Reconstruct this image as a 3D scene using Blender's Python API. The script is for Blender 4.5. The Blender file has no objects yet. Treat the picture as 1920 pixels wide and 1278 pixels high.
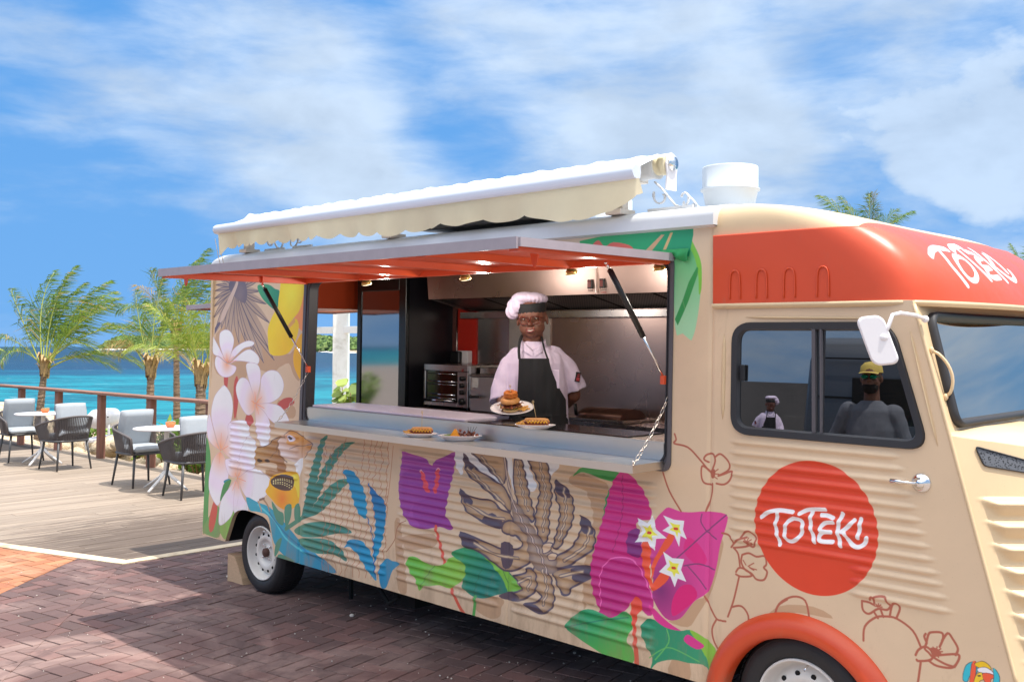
import bpy, bmesh, math, random
import numpy as np
from mathutils import Vector, Matrix, noise as mnoise
random.seed(7)
R = math.radians
scene = bpy.context.scene
COL = scene.collection

# ------------------------------------------------------------------ camera
cam_data = bpy.data.cameras.new('camera')
cam = bpy.data.objects.new('camera', cam_data)
COL.objects.link(cam)
cam.location = (0, 0, 1.72)
cam.rotation_euler = (R(90) + 0.048, 0, 0)
cam_data.sensor_width = 36
cam_data.lens = 1843 / 1920 * 36
cam_data.shift_y = -0.0409
cam_data.clip_start = 0.05
cam_data.clip_end = 12000
scene.camera = cam

# ------------------------------------------------------------------ sun and sky
SUN = Vector((0.285, -0.185, 1.0)).normalized()
sun_el = math.asin(SUN.z)
sun_az = math.atan2(SUN.x, SUN.y)
sl = bpy.data.lights.new('sun', 'SUN')
sl.energy = 2.05
sl.angle = R(0.53)
sl.color = (1.0, 0.955, 0.89)
so = bpy.data.objects.new('sun', sl)
so.rotation_euler = SUN.to_track_quat('Z', 'Y').to_euler()
so.location = SUN * 30
COL.objects.link(so)

world = bpy.data.worlds.new('World')
scene.world = world
world.use_nodes = True
wn = world.node_tree
for n in list(wn.nodes): wn.nodes.remove(n)


class NT:
    """small helper for node trees"""
    def __init__(s, tree): s.t = tree
    def n(s, typ, **kw):
        nd = s.t.nodes.new(typ)
        for k, v in kw.items():
            if k == 'i':
                for a, b in v.items(): nd.inputs[a].default_value = b
            else: setattr(nd, k, v)
        return nd
    def l(s, a, b): s.t.links.new(a, b)
    def m(s, op, a, b=None, c=None, clamp=False):
        nd = s.t.nodes.new('ShaderNodeMath'); nd.operation = op; nd.use_clamp = clamp
        for i, x in enumerate((a, b, c)):
            if x is None: continue
            if isinstance(x, (int, float)): nd.inputs[i].default_value = x
            else: s.t.links.new(x, nd.inputs[i])
        return nd.outputs[0]
    def mr(s, v, a, b, c, d, smooth=False):
        nd = s.t.nodes.new('ShaderNodeMapRange')
        nd.interpolation_type = 'SMOOTHSTEP' if smooth else 'LINEAR'
        s.t.links.new(v, nd.inputs[0])
        for i, x in enumerate((a, b, c, d)): nd.inputs[i + 1].default_value = x
        return nd.outputs[0]
    def mix(s, f, a, b, bt='MIX'):
        nd = s.t.nodes.new('ShaderNodeMix'); nd.data_type = 'RGBA'; nd.blend_type = bt
        for i, x in ((0, f), (6, a), (7, b)):
            if isinstance(x, (int, float)): nd.inputs[i].default_value = x
            elif isinstance(x, (tuple, list)): nd.inputs[i].default_value = tuple(x) + ((1,) if len(x) == 3 else ())
            else: s.t.links.new(x, nd.inputs[i])
        return nd.outputs[2]
    def noise(s, vec, scale, detail=4, rough=.55, dist=0.0):
        nd = s.t.nodes.new('ShaderNodeTexNoise')
        nd.inputs['Scale'].default_value = scale; nd.inputs['Detail'].default_value = detail
        nd.inputs['Roughness'].default_value = rough; nd.inputs['Distortion'].default_value = dist
        if vec is not None: s.t.links.new(vec, nd.inputs['Vector'])
        return nd.outputs[0]


W = NT(wn)
tc = W.n('ShaderNodeTexCoord')
sky = W.n('ShaderNodeTexSky', sky_type='NISHITA')
sky.sun_disc = False
sky.sun_elevation = sun_el
sky.sun_rotation = sun_az
sky.air_density = 1.0
sky.dust_density = 0.25
sky.ozone_density = 3.0
hs = W.n('ShaderNodeHueSaturation', i={'Saturation': 1.25, 'Value': 1.0})
W.l(sky.outputs[0], hs.inputs['Color'])
sepd = W.n('ShaderNodeSeparateXYZ'); W.l(tc.outputs['Generated'], sepd.inputs[0])
lowf = W.mr(sepd.outputs[2], .30, .70, 1.0, .25, True)
blue = W.mix(W.mr(sepd.outputs[2], 0, .35, 0, 1), (.46, 1.13, 2.2), (.30, .93, 2.08))
skyb = W.mix(lowf, hs.outputs[0], blue)
# broken, wind-drawn cloud: warped noise on the view direction, denser in some parts of the sky
mp = W.n('ShaderNodeMapping', i={'Scale': (.75, .75, 2.6), 'Rotation': (0, R(16), 0)})
W.l(tc.outputs['Generated'], mp.inputs[0])
mpp = W.n('ShaderNodeMapping', i={'Scale': (1, 1, 1.7)})
W.l(tc.outputs['Generated'], mpp.inputs[0])
big = W.noise(mp.outputs[0], 4.2, 4, .5, .35)
fine = W.noise(mp.outputs[0], 13.0, 8, .58, .25)
puff = W.noise(mpp.outputs[0], 11.0, 7, .52, .15)


def cdir(px, py):
    f = 1843.; x = (px - 960) / f; z = -(py - 560.5) / f; p = .048
    return Vector((x, math.cos(p) - z * math.sin(p), math.sin(p) + z * math.cos(p))).normalized()


def blob(d, wid, amp):
    vm = W.n('ShaderNodeVectorMath', operation='DOT_PRODUCT'); W.l(tc.outputs['Generated'], vm.inputs[0])
    vm.inputs[1].default_value = d
    return W.m('MULTIPLY', W.mr(vm.outputs['Value'], math.cos(wid), 1, 0, 1, True), amp)


acc = W.m('ADD', W.m('MULTIPLY', big, .75), W.m('MULTIPLY', fine, .55))
for d, wid, amp in [((480, 170), .16, .12), ((820, 130), .20, .13), ((620, 240), .12, .12), ((1150, 130), .2, .12), ((1480, 90), .3, .12), ((1300, 320), .16, .14), ((700, 330), .09, .14), ((1880, 60), .2, .05),
                    ((120, 260), .2, -.02), ((60, 520), .25, -.10), ((330, 480), .18, -.08), ((250, 60), .25, .07), ((860, 285), .09, -.15), ((620, 50), .10, -.08), ((1260, 235), .08, -.10), ((1620, 300), .07, -.08), ((300, 370), .12, .04)]:
    acc = W.m('ADD', acc, blob(cdir(*d), wid, amp))
acc = W.m('ADD', acc, W.m('MULTIPLY', W.mr(sepd.outputs[1], .3, -.5, 0, 1, True), .16))  # extra cloud added behind the camera to take blue out of the steel's reflections
acc = W.m('ADD', acc, W.m('MULTIPLY', W.mr(sepd.outputs[0], .5, .95, 0, 1, True), .16))  # extra cloud added far right to grey the windscreen's reflection
veil = W.m('MULTIPLY', W.mr(acc, .52, 1.0, 0, 1, True), .88)
# a bank of heaped cloud low on the right
pa = W.m('MULTIPLY', puff, 1.1)
for d, wid, amp in [((1690, 250), .07, .28), ((1830, 250), .10, .26), ((1930, 190), .08, .28), ((1520, 235), .05, .20), ((1900, 400), .12, .25), ((1560, 330), .10, .12)]:
    pa = W.m('ADD', pa, blob(cdir(*d), wid, amp))
heap = W.m('MULTIPLY', W.mr(pa, .76, 1.0, 0, 1, True), .8)
mask = W.m('MAXIMUM', veil, heap)
# bright overhead cloud, added above the view as neutral fill light
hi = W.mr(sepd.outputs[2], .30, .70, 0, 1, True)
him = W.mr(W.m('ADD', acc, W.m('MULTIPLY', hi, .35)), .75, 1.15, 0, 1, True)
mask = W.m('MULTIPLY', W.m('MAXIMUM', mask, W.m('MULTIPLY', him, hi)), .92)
soft = puff
shade = W.mr(soft, .38, .62, .9, 1.08)
cc = W.n('ShaderNodeVectorMath', operation='SCALE'); W.l(W.mix(hi, (1.75, 2.05, 2.4), (6.3, 6.15, 5.85)), cc.inputs[0])  # the added overhead cloud is much brighter than the cloud in view
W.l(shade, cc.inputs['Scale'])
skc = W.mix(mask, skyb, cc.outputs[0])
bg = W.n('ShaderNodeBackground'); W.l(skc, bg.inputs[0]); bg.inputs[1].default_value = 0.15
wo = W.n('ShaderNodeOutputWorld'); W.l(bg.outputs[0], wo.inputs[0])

vs = scene.view_settings
vs.view_transform = 'Standard'
vs.look = 'None'
vs.exposure = 1.45
vs.gamma = 1.0
vs.use_curve_mapping = False
# ------------------------------------------------------------------ helpers: materials
def lin(c):
    """sRGB 0-255 -> linear"""
    return tuple((x / 255 / 12.92) if x / 255 <= .04045 else ((x / 255 + .055) / 1.055) ** 2.4 for x in c)


MATS = {}


def mat(name, rgb=(200, 200, 200), rough=.5, metal=0.0, var=0.0, scale=20., bump=0.0, bscale=60., coat=0.0, spec=None, emit=None, trans=0.0, aniso=0.0,
        stain=None, sscale=4., stretch=None, rvar=0.0, objvar=0.0, sub=0.0):
    if name in MATS: return MATS[name]
    m = bpy.data.materials.new(name); m.use_nodes = True; MATS[name] = m
    t = NT(m.node_tree); b = m.node_tree.nodes['Principled BSDF']
    col = lin(rgb)
    b.inputs['Base Color'].default_value = (*col, 1)
    b.inputs['Roughness'].default_value = rough; b.inputs['Metallic'].default_value = metal
    if coat: b.inputs['Coat Weight'].default_value = coat; b.inputs['Coat Roughness'].default_value = .08
    if spec is not None: b.inputs['Specular IOR Level'].default_value = spec
    if trans: b.inputs['Transmission Weight'].default_value = trans
    if sub:
        b.inputs['Subsurface Weight'].default_value = sub; b.inputs['Subsurface Radius'].default_value = (.012, .006, .003)
    if emit: b.inputs['Emission Color'].default_value = (*lin(emit[0]), 1); b.inputs['Emission Strength'].default_value = emit[1]
    vec = None
    if var or bump or stain or rvar:
        tcn = t.n('ShaderNodeTexCoord'); vec = tcn.outputs['Object']
        if stretch:
            mpn = t.n('ShaderNodeMapping', i={'Scale': stretch}); t.l(vec, mpn.inputs[0]); vec = mpn.outputs[0]
    cs = None
    if var:
        nz = t.noise(vec, scale, 5, .6)
        k = t.mr(nz, .25, .75, 1 - var, 1 + var)
        vm = t.n('ShaderNodeVectorMath', operation='SCALE'); vm.inputs[0].default_value = col; t.l(k, vm.inputs['Scale'])
        cs = vm.outputs[0]
    if stain:
        nz = t.noise(vec, sscale, 6, .62, .6)
        fac = t.mr(nz, .48, .68, 0, 1, True)
        cs = t.mix(fac, cs if cs is not None else col, lin(stain))
    if objvar:
        oi = t.n('ShaderNodeObjectInfo')
        k = t.mr(oi.outputs['Random'], 0, 1, 1 - objvar, 1 + objvar)
        vm = t.n('ShaderNodeVectorMath', operation='SCALE'); t.l(k, vm.inputs['Scale'])
        if cs is not None: t.l(cs, vm.inputs[0])
        else: vm.inputs[0].default_value = col
        cs = vm.outputs[0]
    if cs is not None: t.l(cs, b.inputs['Base Color'])
    if rvar:
        nz = t.noise(vec, scale * .5, 4, .6)
        t.l(t.mr(nz, .3, .7, max(0, rough - rvar), min(1, rough + rvar)), b.inputs['Roughness'])
    if bump:
        nz = t.noise(vec, bscale, 4, .6)
        bn = t.n('ShaderNodeBump', i={'Strength': 1.0, 'Distance': bump}); t.l(nz, bn.inputs['Height']); t.l(bn.outputs[0], b.inputs['Normal'])
    return m


def glass_mat(name, tint, refl=.12, dens=.5, rough=.0, gcol=(.95, .97, 1)):
    """thin pane: mirror layer over a tinted see-through layer"""
    m = bpy.data.materials.new(name); m.use_nodes = True; MATS[name] = m
    t = NT(m.node_tree); nt = m.node_tree
    for n in list(nt.nodes): nt.nodes.remove(n)
    tr = t.n('ShaderNodeBsdfTransparent'); tr.inputs[0].default_value = (*[x * (1 - dens) for x in lin(tint)], 1)
    gl = t.n('ShaderNodeBsdfGlossy'); gl.inputs[0].default_value = (*gcol, 1); gl.inputs['Roughness'].default_value = rough
    fr = t.n('ShaderNodeFresnel', i={'IOR': 1.5})
    k = t.m('ADD', t.m('MULTIPLY', fr.outputs[0], 1.0), refl, clamp=True)
    mx = t.n('ShaderNodeMixShader'); t.l(k, mx.inputs[0]); t.l(tr.outputs[0], mx.inputs[1]); t.l(gl.outputs[0], mx.inputs[2])
    o = t.n('ShaderNodeOutputMaterial'); t.l(mx.outputs[0], o.inputs[0])
    return m


# ------------------------------------------------------------------ helpers: meshes
class MB:
    def __init__(s): s.v = []; s.f = []; s.sm = []
    def add(s, vs, fs, smooth=False):
        k = len(s.v); s.v += [tuple(v) for v in vs]
        s.f += [tuple(i + k for i in f) for f in fs]; s.sm += [smooth] * len(fs); return s
    def box(s, a, b, M=None, bev=0.0):
        x0, y0, z0 = (min(a[i], b[i]) for i in range(3)); x1, y1, z1 = (max(a[i], b[i]) for i in range(3))
        if bev <= 0:
            vs = [(x0, y0, z0), (x1, y0, z0), (x1, y1, z0), (x0, y1, z0), (x0, y0, z1), (x1, y0, z1), (x1, y1, z1), (x0, y1, z1)]
            fs = [(0, 3, 2, 1), (4, 5, 6, 7), (0, 1, 5, 4), (1, 2, 6, 5), (2, 3, 7, 6), (3, 0, 4, 7)]
        else:
            d = min(bev, (x1 - x0) / 2.01, (y1 - y0) / 2.01, (z1 - z0) / 2.01)
            vs = []; 
            for X, sx in ((x0, 1), (x1, -1)):
                for Y, sy in ((y0, 1), (y1, -1)):
                    for Z, sz in ((z0, 1), (z1, -1)):
                        vs += [(X, Y + sy * d, Z + sz * d), (X + sx * d, Y, Z + sz * d), (X + sx * d, Y + sy * d, Z)]
            def ix(i, j, k, a): return (i * 4 + j * 2 + k) * 3 + a
            fs = []
            q = lambda L: fs.append(tuple(L))
            q([ix(0,0,0,0), ix(0,0,1,0), ix(0,1,1,0), ix(0,1,0,0)]); q([ix(1,0,0,0), ix(1,1,0,0), ix(1,1,1,0), ix(1,0,1,0)])
            q([ix(0,0,0,1), ix(1,0,0,1), ix(1,0,1,1), ix(0,0,1,1)]); q([ix(0,1,0,1), ix(0,1,1,1), ix(1,1,1,1), ix(1,1,0,1)])
            q([ix(0,0,0,2), ix(0,1,0,2), ix(1,1,0,2), ix(1,0,0,2)]); q([ix(0,0,1,2), ix(1,0,1,2), ix(1,1,1,2), ix(0,1,1,2)])
            for j in (0, 1):
                for k in (0, 1):
                    q([ix(0,j,k,1), ix(1,j,k,1), ix(1,j,k,2), ix(0,j,k,2)]); q([ix(j,0,k,0), ix(j,1,k,0), ix(j,1,k,2), ix(j,0,k,2)]); q([ix(j,k,0,0), ix(j,k,1,0), ix(j,k,1,1), ix(j,k,0,1)])
            for i in (0, 1):
                for j in (0, 1):
                    for k in (0, 1): q([ix(i,j,k,0), ix(i,j,k,1), ix(i,j,k,2)])
        if M is not None: vs = [tuple(M @ Vector(v)) for v in vs]
        s.fix = True
        return s.add(vs, fs)
    def tube(s, pts, r, n=8, cap=True, closed=False, smooth=True, flat=None):
        pts = [Vector(p) for p in pts]; m = len(pts)
        rs = r if isinstance(r, (list, tuple)) else [r] * m
        vs = []; up = None
        for i in range(m):
            if closed: t = pts[(i + 1) % m] - pts[i - 1]
            else: t = pts[min(i + 1, m - 1)] - pts[max(i - 1, 0)]
            if t.length < 1e-9: t = Vector((0, 0, 1))
            t.normalize()
            if up is None:
                up = t.cross(Vector((0, 0, 1)))
                if up.length < .1: up = t.cross(Vector((0, 1, 0)))
            up = (up - t * up.dot(t))
            if up.length < 1e-6: up = t.orthogonal()
            up.normalize()
            sd = t.cross(up)
            for k in range(n):
                a = 2 * math.pi * k / n
                e = (up * math.cos(a) + sd * math.sin(a) * (flat if flat else 1)) * rs[i]
                vs.append(pts[i] + e)
        fs = []
        for i in range(m if closed else m - 1):
            for k in range(n):
                a = i * n + k; b = i * n + (k + 1) % n; j = (i + 1) % m
                fs.append((a, b, j * n + (k + 1) % n, j * n + k))
        s.add(vs, fs, smooth)
        if cap and not closed:
            k0 = len(s.v) - len(vs)
            s.f.append(tuple(k0 + k for k in range(n))[::-1]); s.sm.append(False)
            s.f.append(tuple(k0 + (m - 1) * n + k for k in range(n))); s.sm.append(False)
        return s
    def loft(s, rings, cap=True, smooth=True, closed=True):
        n = len(rings[0]); vs = [p for r_ in rings for p in r_]; fs = []
        for i in range(len(rings) - 1):
            for k in range(n if closed else n - 1):
                fs.append((i * n + k, i * n + (k + 1) % n, (i + 1) * n + (k + 1) % n, (i + 1) * n + k))
        s.add(vs, fs, smooth)
        if cap:
            k0 = len(s.v) - len(vs)
            s.f.append(tuple(k0 + k for k in range(n))[::-1]); s.sm.append(False)
            s.f.append(tuple(k0 + (len(rings) - 1) * n + k for k in range(n))); s.sm.append(False)
        return s
    def lathe(s, prof, o=(0, 0, 0), n=24, ax=(0, 0, 1), smooth=True, cap=False):
        ax = Vector(ax).normalized(); e1 = ax.orthogonal().normalized(); e2 = ax.cross(e1); o = Vector(o)
        rings = [[o + ax * z + (e1 * math.cos(2 * math.pi * k / n) + e2 * math.sin(2 * math.pi * k / n)) * r for k in range(n)] for r, z in prof]
        return s.loft(rings, cap=cap, smooth=smooth)
    def ball(s, c, r, n=10, m=7, M=None):
        r = r if isinstance(r, (tuple, list)) else (r, r, r); c = Vector(c)
        vs = []; fs = []
        for i in range(m + 1):
            th = math.pi * i / m
            for k in range(n):
                a = 2 * math.pi * k / n
                p = Vector((r[0] * math.sin(th) * math.cos(a), r[1] * math.sin(th) * math.sin(a), r[2] * math.cos(th)))
                vs.append(c + (M @ p if M is not None else p))
        for i in range(m):
            for k in range(n):
                if i == 0: fs.append((k, n + k, n + (k + 1) % n))
                elif i == m - 1: fs.append((i * n + k, (i + 1) * n + k, i * n + (k + 1) % n))
                else: fs.append((i * n + k, (i + 1) * n + k, (i + 1) * n + (k + 1) % n, i * n + (k + 1) % n))
        return s.add(vs, fs, True)
    def prism(s, poly, z0, z1, M=None, smooth=False):
        """poly: list of (x,y); extruded z0..z1, then transformed by M"""
        n = len(poly)
        vs = [(x, y, z0) for x, y in poly] + [(x, y, z1) for x, y in poly]
        fs = [tuple(range(n))[::-1], tuple(range(n, 2 * n))] + [(i, (i + 1) % n, n + (i + 1) % n, n + i) for i in range(n)]
        if M is not None: vs = [tuple(M @ Vector(v)) for v in vs]
        return s.add(vs, fs, smooth)
    def mesh(s, name):
        me = bpy.data.meshes.new(name); me.from_pydata(s.v, [], s.f)
        me.polygons.foreach_set('use_smooth', s.sm); me.update()
        return me


def fixn(me):
    bm = bmesh.new(); bm.from_mesh(me); bmesh.ops.recalc_face_normals(bm, faces=bm.faces); bm.to_mesh(me); bm.free()


WM = {}          # world matrices of the things' empties


def tag(o, label=None, cat=None, group=None, kind=None):
    if label: o['label'] = label
    if cat: o['category'] = cat
    if group: o['group'] = group
    if kind: o['kind'] = kind
    return o


def empty(name, M, label, cat, group=None):
    if not isinstance(M, Matrix): M = Matrix.Translation(Vector(M))
    o = bpy.data.objects.new(name, None); o.empty_display_size = .1
    COL.objects.link(o); o.matrix_world = M; WM[o.name] = M
    return tag(o, label, cat, group)


def obj(name, mb, m, parent=None, xf=None, label=None, kind=None, fix=True):
    """mesh builder (coordinates in the parent's space, or in xf's space) -> linked object"""
    me = mb.mesh(name) if isinstance(mb, MB) else mb
    if fix and isinstance(mb, MB): fixn(me)
    o = bpy.data.objects.new(name, me); COL.objects.link(o)
    if m: me.materials.append(m)
    if xf is not None:
        pm = world_of(parent)
        me.transform(pm.inverted() @ xf)
    if parent is not None: o.parent = parent
    if label: o['label'] = label
    if kind: o['kind'] = kind
    return o


def world_of(o):
    if o is None: return Matrix()
    if o.name in WM: return WM[o.name]
    return world_of(o.parent)


def copy_thing(root, M, label=None, group=None):
    r = root.copy(); COL.objects.link(r); r.matrix_world = M; WM[r.name] = M
    if label: r['label'] = label
    if group: r['group'] = group
    for ch in list(root.children):
        c = ch.copy(); COL.objects.link(c); c.parent = r
        for g in list(ch.children):
            d = g.copy(); COL.objects.link(d); d.parent = c
    return r


def crom(pts, n=4, closed=True):
    """Catmull-Rom smoothing of a 2-D/3-D polyline"""
    pts = [np.array(p, float) for p in pts]; m = len(pts); out = []
    rng = range(m) if closed else range(m - 1)
    for i in rng:
        if closed: p0, p1, p2, p3 = pts[i - 1], pts[i], pts[(i + 1) % m], pts[(i + 2) % m]
        else: p0, p1, p2, p3 = pts[max(i - 1, 0)], pts[i], pts[i + 1], pts[min(i + 2, m - 1)]
        for k in range(n):
            t = k / n
            out.append(.5 * ((2 * p1) + (-p0 + p2) * t + (2 * p0 - 5 * p1 + 4 * p2 - p3) * t * t + (-p0 + 3 * p1 - 3 * p2 + p3) * t ** 3))
    if not closed: out.append(pts[-1])
    return [tuple(p) for p in out]


def rrect(u0, u1, w0, w1, r, n=5):
    out = []
    for cx, cy, a0 in ((u1 - r, w0 + r, -90), (u1 - r, w1 - r, 0), (u0 + r, w1 - r, 90), (u0 + r, w0 + r, 180)):
        for k in range(n + 1):
            a = R(a0 + 90 * k / n); out.append((cx + r * math.cos(a), cy + r * math.sin(a)))
    return out


# truck frame: u forward, v outwards on the serving side, w up
TA = .7956; TP = .0129; SL = .0248
_F = Vector((math.sin(TA), -math.cos(TA), 0)); _O = Vector((-math.cos(TA), -math.sin(TA), 0)); _U = Vector((0, 0, 1))
_F2 = _F * math.cos(TP) - _U * math.sin(TP); _U2 = _U * math.cos(TP) + _F * math.sin(TP)
TM = Matrix(((_F2.x, -_O.x, _U2.x, -2.339), (_F2.y, -_O.y, _U2.y, 7.473), (_F2.z, -_O.z, _U2.z, 0), (0, 0, 0, 1)))


def T(u, v, w): return (u, -v, w)            # truck local coordinates


def TX(u, v, w): return TM @ Matrix.Translation(Vector((u, -v, w)))
# ------------------------------------------------------------------ setting
F2D = np.array([math.sin(TA), -math.cos(TA)]); N2D = np.array([math.cos(TA), math.sin(TA)])   # along the railing / out to sea
R0 = np.array([-5.14, 14.08])
PB = np.array([-3.105, 8.006]); PA = np.array([-4.48, 8.693]); PC = PB + N2D * 6


def tn(p): d = np.array(p[:2]) - R0; return float(d @ F2D), float(d @ N2D)
def xy(t, n): return R0 + F2D * t + N2D * n


def clip(poly, p, nrm):
    """keep the side of the line through p where (q-p).nrm >= 0"""
    out = []; m = len(poly)
    for i in range(m):
        a = np.array(poly[i]); b = np.array(poly[(i + 1) % m]); da = (a - p) @ nrm; db = (b - p) @ nrm
        if da >= 0: out.append(tuple(a))
        if (da >= 0) != (db >= 0): out.append(tuple(a + (b - a) * da / (da - db)))
    return out


def parea(poly):
    return abs(sum(poly[i][0] * poly[(i + 1) % len(poly)][1] - poly[(i + 1) % len(poly)][0] * poly[i][1] for i in range(len(poly)))) / 2


def slab(mb, poly, z1, z0, ch=.003):
    """flat piece with a small chamfered edge"""
    c = np.mean(np.array(poly), 0); n = len(poly)
    inn = []
    for q in poly:
        d = c - np.array(q); L = np.hypot(*d); inn.append(np.array(q) + d / max(L, 1e-6) * ch * 1.4)
    vs = [(q[0], q[1], z0) for q in poly] + [(q[0], q[1], z1 - ch) for q in poly] + [(q[0], q[1], z1) for q in inn]
    fs = [tuple(range(2 * n, 3 * n))]
    for i in range(n):
        j = (i + 1) % n; fs += [(i, j, n + j, n + i), (n + i, n + j, 2 * n + j, 2 * n + i)]
    mb.add(vs, fs)


def world_pos(t):
    g = t.n('ShaderNodeNewGeometry'); return g.outputs['Position']


def brick_mat(name, base, pale, dark, second=None):
    m = bpy.data.materials.new(name); m.use_nodes = True; t = NT(m.node_tree); b = m.node_tree.nodes['Principled BSDF']
    pos = world_pos(t)
    oi = t.n('ShaderNodeObjectInfo'); at = t.n('ShaderNodeAttribute', attribute_name='pv')
    rnd = t.m('FRACT', t.m('ADD', oi.outputs['Random'], at.outputs['Fac']))
    cr = t.n('ShaderNodeValToRGB'); el = cr.color_ramp.elements
    cols = [base, tuple(c * .8 for c in base), second or tuple(min(255, c * 1.15) for c in base), tuple(c * .9 for c in base), base]
    el[0].color = (*lin(cols[0]), 1); el[1].color = (*lin(cols[4]), 1)
    for i, c in ((.25, cols[1]), (.5, cols[2]), (.75, cols[3])):
        e = el.new(i); e.color = (*lin(c), 1)
    t.l(rnd, cr.inputs[0])
    fine = t.noise(pos, 160, 3, .7)
    c1 = t.mix(t.mr(fine, .35, .75, 0, .35), cr.outputs[0], lin(dark))
    st = t.noise(pos, 1.1, 7, .66, .8)
    c2 = t.mix(t.mr(st, .45, .72, 0, .72, True), c1, lin(pale))
    st2 = t.noise(pos, 2.3, 5, .6, 1.2)
    c3 = t.mix(t.mr(st2, .56, .72, 0, .6, True), c2, lin(dark))
    t.l(c3, b.inputs['Base Color']); b.inputs['Roughness'].default_value = .82
    bn = t.n('ShaderNodeBump', i={'Strength': .8, 'Distance': .0015}); t.l(t.noise(pos, 230, 4, .7), bn.inputs['Height']); t.l(bn.outputs[0], b.inputs['Normal'])
    return m


def wood_mat(name, c0, c1, c2, along=(1, 0, 0), dirty=None, rough=.75):
    m = bpy.data.materials.new(name); m.use_nodes = True; t = NT(m.node_tree); b = m.node_tree.nodes['Principled BSDF']
    pos = world_pos(t)
    ang = math.atan2(along[1], along[0])
    mp_ = t.n('ShaderNodeMapping', vector_type='TEXTURE', i={'Rotation': (0, 0, ang), 'Scale': (1.0, .05, .05)})
    if abs(along[2] if len(along) > 2 else 0) > .5: mp_.inputs['Rotation'].default_value = (0, 0, 0); mp_.inputs['Scale'].default_value = (.06, .06, 1)
    t.l(pos, mp_.inputs[0])
    oi = t.n('ShaderNodeObjectInfo')
    ad = t.n('ShaderNodeVectorMath', operation='ADD'); t.l(mp_.outputs[0], ad.inputs[0])
    cb = t.n('ShaderNodeCombineXYZ'); t.l(t.m('MULTIPLY', oi.outputs['Random'], 37.), cb.inputs[0]); t.l(cb.outputs[0], ad.inputs[1])
    g = t.noise(ad.outputs[0], 2.2, 6, .65, .8)
    c = t.mix(t.mr(g, .3, .7, 0, 1), lin(c0), lin(c1))
    k = t.mr(oi.outputs['Random'], 0, 1, .86, 1.1)
    vm = t.n('ShaderNodeVectorMath', operation='SCALE'); t.l(c, vm.inputs[0]); t.l(k, vm.inputs['Scale'])
    g2 = t.noise(ad.outputs[0], .9, 5, .7, .4)
    c = t.mix(t.mr(g2, .55, .68, 0, .55, True), vm.outputs[0], lin(c2))
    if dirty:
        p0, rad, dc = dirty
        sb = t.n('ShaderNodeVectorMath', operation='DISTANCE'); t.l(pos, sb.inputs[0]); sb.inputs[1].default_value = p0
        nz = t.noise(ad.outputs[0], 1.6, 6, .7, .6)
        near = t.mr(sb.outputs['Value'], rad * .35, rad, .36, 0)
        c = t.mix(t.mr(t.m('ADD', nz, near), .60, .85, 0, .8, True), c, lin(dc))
    t.l(c, b.inputs['Base Color']); b.inputs['Roughness'].default_value = rough
    bn = t.n('ShaderNodeBump', i={'Strength': .7, 'Distance': .002}); t.l(g, bn.inputs['Height']); t.l(bn.outputs[0], b.inputs['Normal'])
    return m


# ground sheet under everything on this side of the railing
gm = mat('joint_sand', (142, 128, 118), .95, var=.25, scale=3, bump=.003, bscale=120)
mb = MB()
mb.add([(*xy(-60, -60), -.05), (*xy(60, -60), -.05), (*xy(60, .25), -.05), (*xy(-60, .25), -.05)], [(0, 1, 2, 3)])
tag(obj('ground', mb, gm, fix=False), kind='structure')

# ---- brick paving, herringbone
pave = bpy.data.objects.new('brick_paving', None); COL.objects.link(pave); tag(pave, kind='structure')
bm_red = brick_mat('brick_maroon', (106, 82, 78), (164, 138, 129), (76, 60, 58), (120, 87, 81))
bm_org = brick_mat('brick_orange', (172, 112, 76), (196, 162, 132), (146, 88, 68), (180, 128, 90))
ang0 = R(-33.5); e1 = np.array([math.cos(ang0), math.sin(ang0)]); e2 = np.array([-e1[1], e1[0]])
bw = .105; bl = .21; gap = .0035
nAB = np.array([(PB - PA)[1], -(PB - PA)[0]]); nAB = nAB / np.hypot(*nAB)        # towards the camera
if nAB[1] > 0: nAB = -nAB
nBC = np.array([N2D[1], -N2D[0]])
if nBC @ np.array([1, -1]) < 0: nBC = -nBC
kw = .12                                                                       # cream kerb strip width
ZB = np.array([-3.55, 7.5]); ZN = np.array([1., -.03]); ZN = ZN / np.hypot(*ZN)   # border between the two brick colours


def brick_pieces():
    out = []
    for i in range(-70, 70):
        for j in range(-70, 70):
            s = (i - j) % 4
            a = i * bw; b = j * bw
            if s == 0: rect = (a, b, a + bl, b + bw)
            elif s == 2: continue
            elif s == 3: rect = (a, b, a + bw, b + bl)
            else: continue
            c = e1 * (rect[0] + rect[2]) / 2 + e2 * (rect[1] + rect[3]) / 2 + np.array([-1.8, 7.0])
            if not (-5.6 < c[0] < 1.6 and 4.3 < c[1] < 10.6): continue
            out.append((rect, c))
    return out


def in_frame(c, m=60):
    y = c[1]; px = 960 + 1843 * c[0] / y; py = 649 + 1843 * 1.72 / y
    return -m < px < 1330 and py < 1278 + m


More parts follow.
